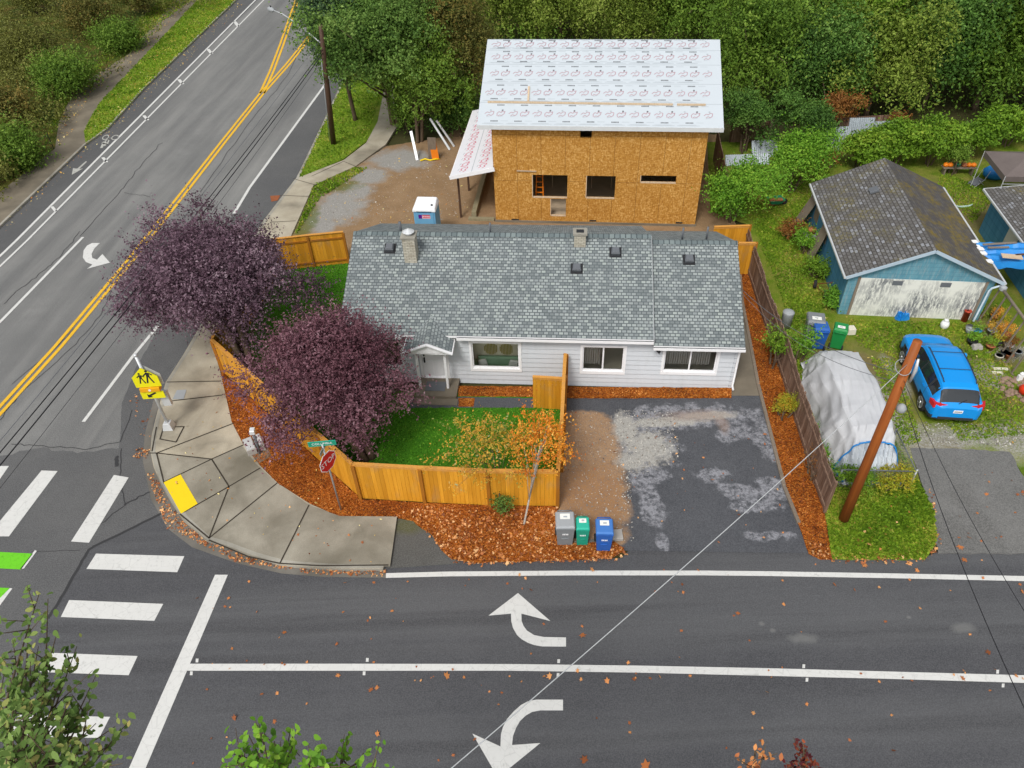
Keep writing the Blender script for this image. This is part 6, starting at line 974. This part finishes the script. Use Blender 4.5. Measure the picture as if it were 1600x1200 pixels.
# ---------------------------------------------------------------- SUV
rl = G(1437, 640, 0); ch_ = R(-8.5); Mc = Matrix.Rotation(ch_, 3, 'Z'); cc = Vector((rl.x, rl.y, .05))-Mc @ Vector((-.82, -1.36, 0)); car = thing('suv', 'bright blue SUV parked nose first toward the peeling garage', 'car', (cc.x, cc.y, .05), ch_)
def lerpt(T_, x):
    for (a, va), (b_, vb) in zip(T_, T_[1:]):
        if x <= b_: t_ = (x-a)/(b_-a) if b_ > a else 0; t_ = max(0, min(1, t_)); return va+(vb-va)*t_
    return T_[-1][1]
roofz = [(-2.30, .95), (-2.24, 1.02), (-2.16, 1.10), (-1.98, 1.38), (-1.80, 1.56), (-1.6, 1.62), (-.9, 1.685), (-.2, 1.70), (.35, 1.66), (.62, 1.58), (1.20, 1.17), (1.3, 1.12), (1.8, 1.05), (2.12, .94), (2.26, .80), (2.30, .70)]
beltz = [(-2.30, .93), (-2.16, 1.06), (-1.6, 1.10), (.5, 1.04), (1.2, 1.02), (1.8, .97), (2.12, .88), (2.30, .68)]
halfw = [(-2.30, .70), (-2.24, .84), (-2.1, .90), (-1.4, .925), (1.3, .925), (1.9, .88), (2.15, .78), (2.25, .66), (2.30, .52)]
roofw = [(-2.30, .62), (-2.1, .66), (-1.8, .62), (-1., .64), (.3, .62), (.62, .60), (1.2, .74), (1.5, .76), (2.15, .66), (2.3, .42)]
botz = [(-2.30, .40), (-2.2, .30), (-1.9, .26), (1.9, .24), (2.2, .28), (2.3, .36)]
NS, ys = 93, []
ys = [-2.30+4.6*i/(NS-1) for i in range(NS)]
def section(y):
    hw, rw, bz, be, rz = lerpt(halfw, y), lerpt(roofw, y), lerpt(botz, y), lerpt(beltz, y), lerpt(roofz, y); be = min(be, rz-.01); P = [(0, bz), (hw*.8, bz), (hw*.965, bz+.07), (hw*.985, bz+.22), (hw, bz+(be-bz)*.5), (hw*.985, be-.12), (hw*.95, be-.02), (hw*.93, be)]
    for k in range(1, 6): t_ = k/6; P.append((hw*.93+(rw-hw*.93)*(t_**1.15), be+(rz-.05-be)*t_))
    P += [(rw, max(be, rz-.05)), (rw*.93, max(be, rz-.018)), (rw*.75, rz), (rw*.4, rz+.012), (0, rz+.015)]; return P
secs = [section(y) for y in ys]; npt = len(secs[0])
body, glass, clad = MB(), MB(), MB()
def arch(y, z): return min(math.hypot(y-1.33, z-.36), math.hypot(y+1.36, z-.36))
for side in (-1, 1):
    for i in range(NS-1):
        for k in range(npt-1):
            q = [(side*secs[i][k][0], ys[i], secs[i][k][1]), (side*secs[i+1][k][0], ys[i+1], secs[i+1][k][1]), (side*secs[i+1][k+1][0], ys[i+1], secs[i+1][k+1][1]), (side*secs[i][k+1][0], ys[i], secs[i][k+1][1])]
            y = (ys[i]+ys[i+1])/2; z = sum(p[2] for p in q)/4; tgt = body
            if 7 <= k <= 11 and -1.80 < y < .95 and z > lerpt(beltz, y)+.02 and z < lerpt(roofz, y)-.09:
                tgt = glass
                if abs(y+.32) < .03 or abs(y+1.3) < .03: tgt = clad
                if y < -1.3 and z > 1.46-(-1.3-y)*.1 and y < -1.72: tgt = body
            if k >= 13 and .66 < y < 1.17: tgt = glass
            if k >= 12 and -2.13 < y < -1.84: tgt = glass
            if z < .50 and k <= 3: tgt = clad
            if 1 <= k <= 5 and arch(y, z) < .40: continue
            if 1 <= k <= 5 and arch(y, z) < .46: tgt = clad
            tgt.face(q if side > 0 else q[::-1])
ends = [[(s_*p[0], ys[0], p[1]) for s_ in (1,) for p in secs[0]], [(p[0], ys[-1], p[1]) for p in secs[-1]]]
for y_, S_, fl in ((ys[0], secs[0], 1), (ys[-1], secs[-1], 0)):
    L = [(p[0], y_, p[1]) for p in S_]+[(-p[0], y_, p[1]) for p in reversed(S_[1:-1])]; body.face(L if fl else L[::-1])
bo = body.build('body', M_car, car, True); glass.build('window', M_glass, car, True); clad.build('cladding', M_cladding, car, True)
m = MB(); m.box(-.85, .85, -2.1, 2.05, .30, .6); m.build('underbody', M_dark, car)
for (x, y) in ((-.82, -1.36), (.82, -1.36), (-.82, 1.33), (.82, 1.33)):
    s_ = -1 if x < 0 else 1; w_ = thing('wheel', None, None); w_.parent = car; m = MB(); m.tube([(x-s_*.12, y, .35), (x+s_*.08, y, .35), (x+s_*.10, y, .35)], [.35, .35, .31], 26); C.objects.unlink(w_); bpy.data.objects.remove(w_); t_ = m.build('wheel', M_tyre, car, True)
    m = MB(); m.tube([(x+s_*.06, y, .35), (x+s_*.105, y, .35)], [.235, .235], 22); m.build('rim', M_dark, t_)
    m = MB(); m.tube([(x+s_*.10, y, .35), (x+s_*.125, y, .35)], [.06, .05], 10)
    for k in range(5):
        a = 1.2566*k+.3; 
        for da in (-.16, .16): m.beam((x+s_*.112, y+.04*math.cos(a), .35+.04*math.sin(a)), (x+s_*.112, y+.22*math.cos(a+da), .35+.22*math.sin(a+da)), .02, .045, up=(1, 0, 0))
    for k in range(22): a = 2*math.pi*k/22; b2 = 2*math.pi*(k+1)/22; m.beam((x+s_*.108, y+.225*math.cos(a), .35+.225*math.sin(a)), (x+s_*.108, y+.225*math.cos(b2), .35+.225*math.sin(b2)), .02, .022, up=(1, 0, 0))
    m.build('spokes', M_chrome, t_)
for s_ in (-1, 1):
    m = MB(); m.tube([(s_*.56, -1.62, 1.62), (s_*.575, -1.5, 1.69), (s_*.585, -.6, 1.745), (s_*.575, .25, 1.72), (s_*.56, .4, 1.65)], .018, 6); m.build('roof_rail', M_cladding, car, True)
    m = MB(); m.hexa([(s_*.90, .66, 1.02), (s_*1.12, .62, 1.04), (s_*1.12, .76, 1.04), (s_*.90, .80, 1.02)], [(s_*.92, .68, 1.16), (s_*1.10, .65, 1.18), (s_*1.10, .74, 1.18), (s_*.92, .78, 1.16)]); m.build('wing_mirror', M_car, car, bevel=.02)
    m = MB(); sg = lambda pts: [(s_*a, y, z) for a, y, z in pts]
    m.hexa(sg([(.28, -2.27, .96), (.62, -2.26, .92), (.88, -2.22, .87), (.955, -1.95, .90)]), sg([(.28, -2.22, 1.04), (.62, -2.21, 1.07), (.88, -2.17, 1.09), (.965, -1.90, 1.10)])); m.build('tail_light', M_lamp, car, bevel=.01)
    m = MB(); m.hexa(sg([(.45, 2.20, .76), (.68, 2.17, .76), (.84, 2.02, .78)]), sg([(.45, 2.19, .84), (.68, 2.13, .87), (.86, 1.98, .90)])); m.build('headlight', M_alu, car)
    for (y0, y1) in ((-.22, -.05), (-1.12, -.95)): m = MB(); m.box(s_*.93-.012, s_*.93+.012, y0, y1, .93, .96); m.build('door_handle', M_car, car, bevel=.004)
for yb in (-1.28, -.33, .98):
    m = MB(); S_ = section(yb)
    for s_ in (-1, 1):
        for k in range(3, 7): a, b_ = S_[k], S_[k+1]; q = [(s_*(a[0]+.003), yb-.008, a[1]), (s_*(a[0]+.003), yb+.008, a[1]), (s_*(b_[0]+.003), yb+.008, b_[1]), (s_*(b_[0]+.003), yb-.008, b_[1])]; m.face(q if s_ > 0 else q[::-1])
    m.build('door_seam', M_cladding, car)
m = MB(); m.box(-.66, .66, 1.30, 1.32, 1.128, 1.132); m.build('bonnet_seam', M_cladding, car); m = MB(); m.tube([(-.05, -2.20, 1.10), (.22, -2.10, 1.22)], .012, 5); m.build('rear_wiper', M_dark, car)
m = MB(); m.box(-.16, .16, -2.315, -2.295, .74, .87); pl = m.build('number_plate', M_signw, car); m = MB(); [m.box(-.12+k*.037, -.095+k*.037, -2.319, -2.3155, .78, .83) for k in range(7)]; m.build('plate_characters', M_ink2, pl)
m = MB(); m.box(-.62, .62, -2.32, -2.28, .40, .52); m.build('rear_bumper', M_cladding, car, bevel=.01)
for yb in (-.95, .05): m = MB(); m.box(-.56, .56, yb-.012, yb+.012, 1.715, 1.722); m.build('roof_seam', M_cladding, car)

# ---------------------------------------------------------------- tarped boat
tp = thing('covered_boat', 'boat on trailer covered by a long silver grey tarp beside the brown fence', 'covered boat')
spine = [((1252, 566), (1336, 555), .7, .55), ((1250, 582), (1342, 566), 1.15, .8), ((1252, 602), (1352, 590), 1.45, 1.0), ((1262, 640), (1372, 640), 1.75, .9), ((1272, 680), (1384, 680), 1.8, .9), ((1290, 712), (1392, 706), 1.75, .95), ((1298, 730), (1392, 714), 1.55, 1.0)]
m = MB(); NU, NV = 90, 64; grid = []; r2 = random.Random(4)
for i in range(NU+1):
    t_ = i/NU*(len(spine)-1); i0 = i; i = i*56/90; k = min(int(t_), len(spine)-2); f = t_-k; A_, B_ = spine[k], spine[k+1]
    Lw = G(*A_[0], .15).lerp(G(*B_[0], .15), f); Rw = G(A_[1][0]+6, A_[1][1]+16, .15).lerp(G(B_[1][0]+6, B_[1][1]+16, .15), f); hh = A_[2]*(1-f)+B_[2]*f; row = []
    for j in range(NV+1):
        u = j/NV*2-1; a_ = abs(u); top = .50 if u < 0 else .62; prof = 1-.10*(a_/top)**2 if a_ < top else .90*(1-((a_-top)/(1-top))**1.25); w_ = u*.5+.5; p = Lw.lerp(Rw, w_); sd = max(0, (a_-top+.1)/(1.1-top))
        rg_ = lambda x: 1-2*abs(math.sin(x)); fold = sd*(.065*rg_(i*.19+a_*2.4)+.028*rg_(i*.41+a_*1.2+1)+.012*math.sin(i*1.3+u*3)) + .012*rg_(j*.55+i*.03)+.01*math.sin(i*.7+j*.9); z = .15+hh*prof+fold*.6
        if t_ > 5: z -= .25*(t_-5)**2
        row.append(Vector((p.x+fold*1.1*math.copysign(1, u)+(.08*math.sin(i*.25)*sd), p.y, max(.06, z+(.08*math.sin(i*.55) if a_ > .98 else 0)))))
    grid.append(row)
for i in range(NU):
    for j in range(NV): m.face([grid[i][j], grid[i+1][j], grid[i+1][j+1], grid[i][j+1]])
m.face([v for v in grid[0]]); m.build('tarp', M_tarp, tp, True)
e = grid[NU]; m = MB(); foot = [v+Vector((.02, -.8, 0)) for v in e]
for j in range(NV): 
    n_ = 6
    for q in range(n_):
        P4 = [e[j].lerp(Vector((foot[j].x, foot[j].y, .15)), q/n_), e[j].lerp(Vector((foot[j].x, foot[j].y, .15)), (q+1)/n_), e[j+1].lerp(Vector((foot[j+1].x, foot[j+1].y, .15)), (q+1)/n_), e[j+1].lerp(Vector((foot[j+1].x, foot[j+1].y, .15)), q/n_)]
        jj = [j, j, j+1, j+1]; P4 = [p+Vector((0, .05*math.sin(a*1.3+q_*1.1), .04*math.sin(a*.9+q_*2))) for p, a, q_ in zip(P4, jj, (q, q+1, q+1, q))]; m.face(P4)
m.build('foil_tarp', M_tarpf, tp, True); m = MB(); m.tube([v+Vector((0, -.02, .03)) for v in e[2:-2]], .03, 6); m.tube([e[2], (foot[2].x, foot[2].y, .3)], .04, 6); m.build('blue_hem', M_tarpb, tp, True)
# chain link corner
cl = thing('chain_link_fence', 'dark chain link fence corner beside the tarped boat', 'fence'); pA, pB, pC = G(1391, 668, .06), G(1424, 760, .06), G(1420, 762, .06)
lp = [(G(1388, 700, .06), 1.05), (G(1418, 765, .06), 1.1), (G(1305, 762, .06), 1.0)]
for (p, h) in lp: m = MB(); m.tube([(p.x, p.y, 0), (p.x, p.y, h)], .035, 8); m.build('post', M_galv if p == lp[1][0] else M_grey, cl, True)
m = MB(); 
for a, b_ in ((0, 1), (1, 2)): A_, B_ = lp[a][0], lp[b_][0]; m.tube([(A_.x, A_.y, 1.0), (B_.x, B_.y, 1.0)], .02, 6)
m.build('rail', M_grey, cl, True); m = MB()
for a, b_ in ((0, 1), (1, 2)):
    A_, B_ = lp[a][0], lp[b_][0]; L = (B_-A_).length; n = int(L/.14)
    for k in range(-7, n): 
        for sg_ in (1, -1):
            x0, x1 = k*.14, k*.14+.98
            if sg_ < 0: x0, x1 = x1, x0
            def cl_(x, z): return x, z
            za, zb = .04, 1.0
            if x0 < 0: za += (-x0)/.98*.96; x0 = 0
            if x1 < 0: zb -= (-x1)/.98*.96; x1 = 0
            if x1 > L: zb -= (x1-L)/.98*.96; x1 = L
            if x0 > L: za += (x0-L)/.98*.96; x0 = L
            m.tube([A_.lerp(B_, x0/L)+Vector((0, 0, za)), A_.lerp(B_, x1/L)+Vector((0, 0, zb))], .004, 3, cap=False)
m.build('mesh', M_grey, cl)
mf = thing('mesh_fence', 'short dark mesh fence behind the left sidewalk', 'fence'); fp = [G(-40, 312, .1), G(30, 272, .1), G(84, 232, .1)]
for p in fp: m = MB(); m.tube([(p.x, p.y, 0), (p.x, p.y, 1.1)], .03, 6); m.build('post', M_dark, mf)
m = MB()
for a, b_ in zip(fp, fp[1:]):
    for z in (.2, .6, 1.05): m.tube([(a.x, a.y, z), (b_.x, b_.y, z)], .012, 4)
    for k in range(30): p = a.lerp(b_, k/30); m.tube([(p.x, p.y, .1), (p.x, p.y, 1.05)], .006, 3)
m.build('mesh', M_dark, mf)

# ---------------------------------------------------------------- signs and poles
def facing(rz): return rz
cs2 = thing('crossing_sign', 'yellow school crossing sign with flashing beacon on a white pole', 'road sign', G(265, 668, .13)); cp = Vector(cs2.location)
m = MB(); m.hexa([(-.2, -.2, 0), (.2, -.2, 0), (.2, .2, 0), (-.2, .2, 0)], [(-.13, -.13, .3), (.13, -.13, .3), (.13, .13, .3), (-.13, .13, .3)]); m.build('base', M_alu, cs2, bevel=.01); m = MB(); m.tube([(0, 0, .3), (0, 0, 3.62)], .055, 12); m.build('pole', M_alu, cs2, True)
m = MB(); m.lathe((0, 0, 3.62), [(.07, 0), (.07, .06), (.03, .09)], 12); m.build('cap', M_alu, cs2, True)
FR = R(3)
def sub(p_, name, m, mats, y=0., **k): o = m.build(name, mats, p_, **k); o.rotation_euler = (0, 0, FR); return o
m = MB(); s5 = [(-.46, 2.2), (.46, 2.2), (.46, 2.68), (0, 3.12), (-.46, 2.68)]; m.hexa([(x, -.075, z) for x, z in s5], [(x, -.06, z) for x, z in s5][:]); pan = sub(cs2, 'sign_panel', m, M_syel)
m = MB(); s6 = [(x*1.0, z) for x, z in s5]; m.hexa([(x+.05, .06, z) for x, z in s5], [(x+.05, .075, z) for x, z in s5]); sub(cs2, 'rear_panel', m, M_alu)
def figure(mb, x, z, s, mi=0, y=-.0775):
    def pl(pts): q = [(x+a*s, y, z+b_*s) for a, b_ in pts]; mb.face(q, mi)
    n = 10; pl([(.0+.055*math.cos(2*math.pi*k/n), .42+.055*math.sin(2*math.pi*k/n)) for k in range(n)]); pl([(-.07, .12), (.06, .12), (.08, .34), (-.04, .36)]); pl([(-.07, .13), (.0, .13), (-.09, -.18), (-.15, -.17)]); pl([(-.0, .13), (.06, .13), (.16, -.17), (.1, -.19)]); pl([(-.04, .35), (-.02, .29), (-.15, .17), (-.18, .22)]); pl([(.07, .34), (.05, .28), (.17, .19), (.19, .24)])
m = MB(); figure(m, .13, 2.55, .95); figure(m, -.15, 2.52, .78); o = m.build('pictogram', M_dark, pan)
m = MB(); m.hexa([(-.36, -.14, 2.0), (.36, -.14, 2.0), (.36, .1, 2.0), (-.36, .1, 2.0)], [(-.36, -.14, 2.17), (.36, -.14, 2.17), (.36, .1, 2.17), (-.36, .1, 2.17)]); bx_ = sub(cs2, 'beacon_box', m, M_samb, bevel=.01); m = MB(); m.tube([(0, -.15, 2.09), (0, -.142, 2.09)], .05, 12); m.build('lens', M_signw, bx_)
m = MB(); m.box(-.42, .42, -.075, -.06, 1.62, 1.96); ap = sub(cs2, 'arrow_plaque', m, M_syel); m = MB(); q = [(-.2, 1.68), (-.2, 1.86), (-.14, 1.81), (.12, 1.93), (.16, 1.87), (-.07, 1.75), (-.02, 1.69)]; m.face([(x, -.0775, z) for x, z in q]); q2 = m; m.build('arrow', M_dark, ap)
m = MB(); m.box(.12, .42, .09, .25, 1.05, 1.75); sub(cs2, 'control_cabinet', m, M_alu, bevel=.01)
sp = thing('stop_sign', 'red octagonal stop sign with green street name blade on a steel post', 'road sign', G(533, 797, .1)); m = MB(); m.tube([(0, 0, 0), (0, 0, 3.3)], .032, 8); m.build('post', M_galv, sp, True)
SR = R(60); r8 = .38; oc = lambda r: [(r*math.cos(R(22.5+45*k)), 2.52+r*math.sin(R(22.5+45*k))) for k in range(8)]
m = MB(); m.hexa([(x, -.05, z) for x, z in oc(r8*1.06)], [(x, -.04, z) for x, z in oc(r8*1.06)]); bpn = m.build('panel', M_signw, sp); bpn.rotation_euler = (0, 0, SR); m = MB(); m.face([(x, -.0525, z) for x, z in oc(r8*.99)]); rp_ = m.build('red_field', M_red, bpn)
text('STOP', 'lettering', .30, M_signw, bpn, (0, -.056, 2.52), (R(90), 0, 0), .001, .92)
m = MB(); m.box(-.42, .42, -.008, .008, 3.24, 3.42); nb_ = m.build('street_name_blade', M_sgreen, sp); nb_.rotation_euler = (0, 0, R(4)); m = MB()
for (a, b_, c, d) in ((-.42, .42, 3.225, 3.24), (-.42, .42, 3.42, 3.435), (-.435, -.42, 3.225, 3.435), (.42, .435, 3.225, 3.435)): m.box(a, b_, -.009, .009, c, d)
m.build('blade_border', M_blgreen, nb_); text('COLUMBIA', 'lettering', .13, M_signw, nb_, (0, -.012, 3.33), (R(90), 0, 0), .001)
m = MB(); m.box(-.3, .3, -.008, .008, 3.04, 3.18); o = m.build('street_name_blade', M_galv, sp); o.rotation_euler = (0, 0, R(80))
# push button post and utility vault
pb = thing('push_button_post', 'short grey push button post beside the corner mulch bed', 'post', G(407, 708, .11)); m = MB(); m.tube([(0, 0, 0), (0, 0, 1.05)], .055, 10); m.build('post', M_grey, pb, True); m = MB(); m.hexa([(-.11, -.1, 1.05), (.11, -.1, 1.05), (.11, .12, 1.05), (-.11, .12, 1.05)], [(-.09, -.08, 1.22), (.09, -.08, 1.22), (.09, .1, 1.28), (-.09, .1, 1.28)]); m.build('button_housing', M_alu, pb, bevel=.02)
uv_ = thing('utility_box', 'low grey utility box with two lids behind the push button post', 'utility box', G(399, 697, .11), R(28)); m = MB(); m.box(-.36, -.02, -.42, .3, 0, .28); m.box(.02, .30, -.42, .3, 0, .28); m.build('box', M_stone, uv_, bevel=.01)
for (a, b_) in ((-.33, -.05), (.05, .27)): m = MB(); m.box(a, b_, -.38, .26, .281, .29); m.build('lid', M_alu, uv_)
m = MB(); pxpoly(m, X2([(1250, 340), (1340, 320), (1355, 360), (1290, 400)], 0, 600), .118); o = m.build('concrete_pad', M_path); tag(o, 'small concrete pad under the push button post', 'concrete pad')
m = MB(); pxpoly(m, X2([(885, 30), (932, 28), (918, 75), (862, 76)], 0, 600), .139); o = m.build('access_cover', M_blgrey); tag(o, 'square pale grey access cover set in the corner sidewalk', 'access cover')
m = MB(); pxpoly(m, [(422, 306), (438, 305), (434, 313), (424, 315)], .02); o = m.build('drain_grate', M_rust); tag(o, 'rusty drain grate by the kerb above the plum tree', 'drain')
# utility poles and wires
up = thing('utility_pole', 'tall reddish brown utility pole in the right hand verge', 'utility pole', G(1318, 812, .06)); pbv = Vector(up.location); tpv = G(1434, 533, 7.7)-pbv
m = MB(); m.tube([(0, 0, -.1), tuple(tpv*.5), tuple(tpv)], [.165, .145, .12], 16); m.build('pole', M_pole, up, True)
m = MB(); tt = tpv*.93; m.tube([tt+Vector((.14, -.12, 0)), tt+Vector((.17, -.15, -.35)), tt+Vector((.16, -.14, -.8))], [.03, .05, .03], 8); m.build('insulator', M_alu, up, True); m = MB(); t3 = tpv*.88; m.tube([t3+Vector((.22*math.cos(a)-.1, .2*math.sin(a), .12*math.sin(a))) for a in [k*.35 for k in range(19)]], .012, 5); m.build('wire_coil', M_blgrey, up, True)
m = MB(); t4 = tpv*.66; m.lathe(t4+Vector((.3, -.05, 0)), [(.05, 0), (.14, .08), (.14, .2), (.05, .3)], 12); m.build('cable_box', M_blgrey, up, True)
def wire(name, label, a, b_, sag, r, mat, n=26):
    m = MB(); P_ = [Vector(a).lerp(Vector(b_), k/n)-Vector((0, 0, sag*4*(k/n)*(1-k/n))) for k in range(n+1)]; m.tube(P_, r, 6); o = m.build(name, mat, None, True); return tag(o, label, 'cable')
T1 = pbv+tpv*.93
wire('cable', 'pale overhead cable running from the right pole to the bottom edge', T1+Vector((-.1, -.1, -.2)), G(600, 1290, 8.0), .25, .010, M_alu); wire('cable', 'thin service cable from the right pole to the house gable', T1+Vector((-.1, 0, -.6)), G(1156, 449, 3.2), .5, .010, M_grey); wire('cable', 'second thin service cable crossing above the silver tarp', T1+Vector((-.1, 0, -.9)), G(1155, 452, 3.0), .7, .008, M_grey)
wire('cable', 'left dark cable running from the right pole over the right driveway', pbv+tpv*.80, G(1640, 1190, 7.2), .35, .009, M_dark); wire('cable', 'right dark cable running from the right pole over the right driveway', pbv+tpv*.83, G(1680, 1080, 7.2), .3, .007, M_dark)
lpole = thing('utility_pole', 'brown utility pole with streetlight arm beside the avenue', 'utility pole', G(521, 225, .1)); lt_ = G(501, 40, 7.8)-Vector(lpole.location); m = MB(); m.tube([(0, 0, -.1), tuple(lt_*.5), tuple(lt_)], [.17, .15, .12], 14); m.build('pole', M_pole2, lpole, True)
lh = G(428, 19, 7.2)-Vector(lpole.location); m = MB(); m.tube([tuple(lt_*.86), tuple(Vector((lh.x*.35, lh.y*.35, 6.95))), tuple(Vector((lh.x*.75, lh.y*.75, 7.2))), (lh.x, lh.y, 7.2)], [.04, .035, .03, .03], 8); arm = m.build('lamp_arm', M_alu, lpole, True); d_ = Vector((lh.x, lh.y, 0)).normalized(); m = MB(); s0 = Vector((lh.x, lh.y, 7.2)); m.tube([s0-d_*.05, s0+d_*.12, s0+d_*.45, s0+d_*.68], [.05, .13, .15, .05], 12); m.build('lamp_head', M_blgrey, arm, True)
m = MB(); m.tube([s0+d_*.3+Vector((0, 0, .14)), s0+d_*.3+Vector((0, 0, .22))], .04, 8); m.build('photocell', M_dark, arm)
lpv = Vector(lpole.location); m = MB(); m.tube([(-.17, -.1, .3), tuple(lt_*.75+Vector((-.15, -.1, 0)))], .025, 6); m.build('conduit', M_blgrey, lpole, True)
far = [(-70, 772), (-70, 790), (-60, 800), (-50, 826)]
for i, ((px, py), r, z0, lb) in enumerate(zip(far, (.010, .021, .023, .008), (7.3, 6.6, 6.4, 6.1), ('thin topmost cable along the avenue', 'upper thick black cable along the avenue', 'lower thick black cable along the avenue', 'thin lowest cable along the avenue'))): wire('cable', lb, lpv+lt_*(z0/8.), G(px, py, z0-2.4), .25, r, M_dark if i != 0 else M_grey)
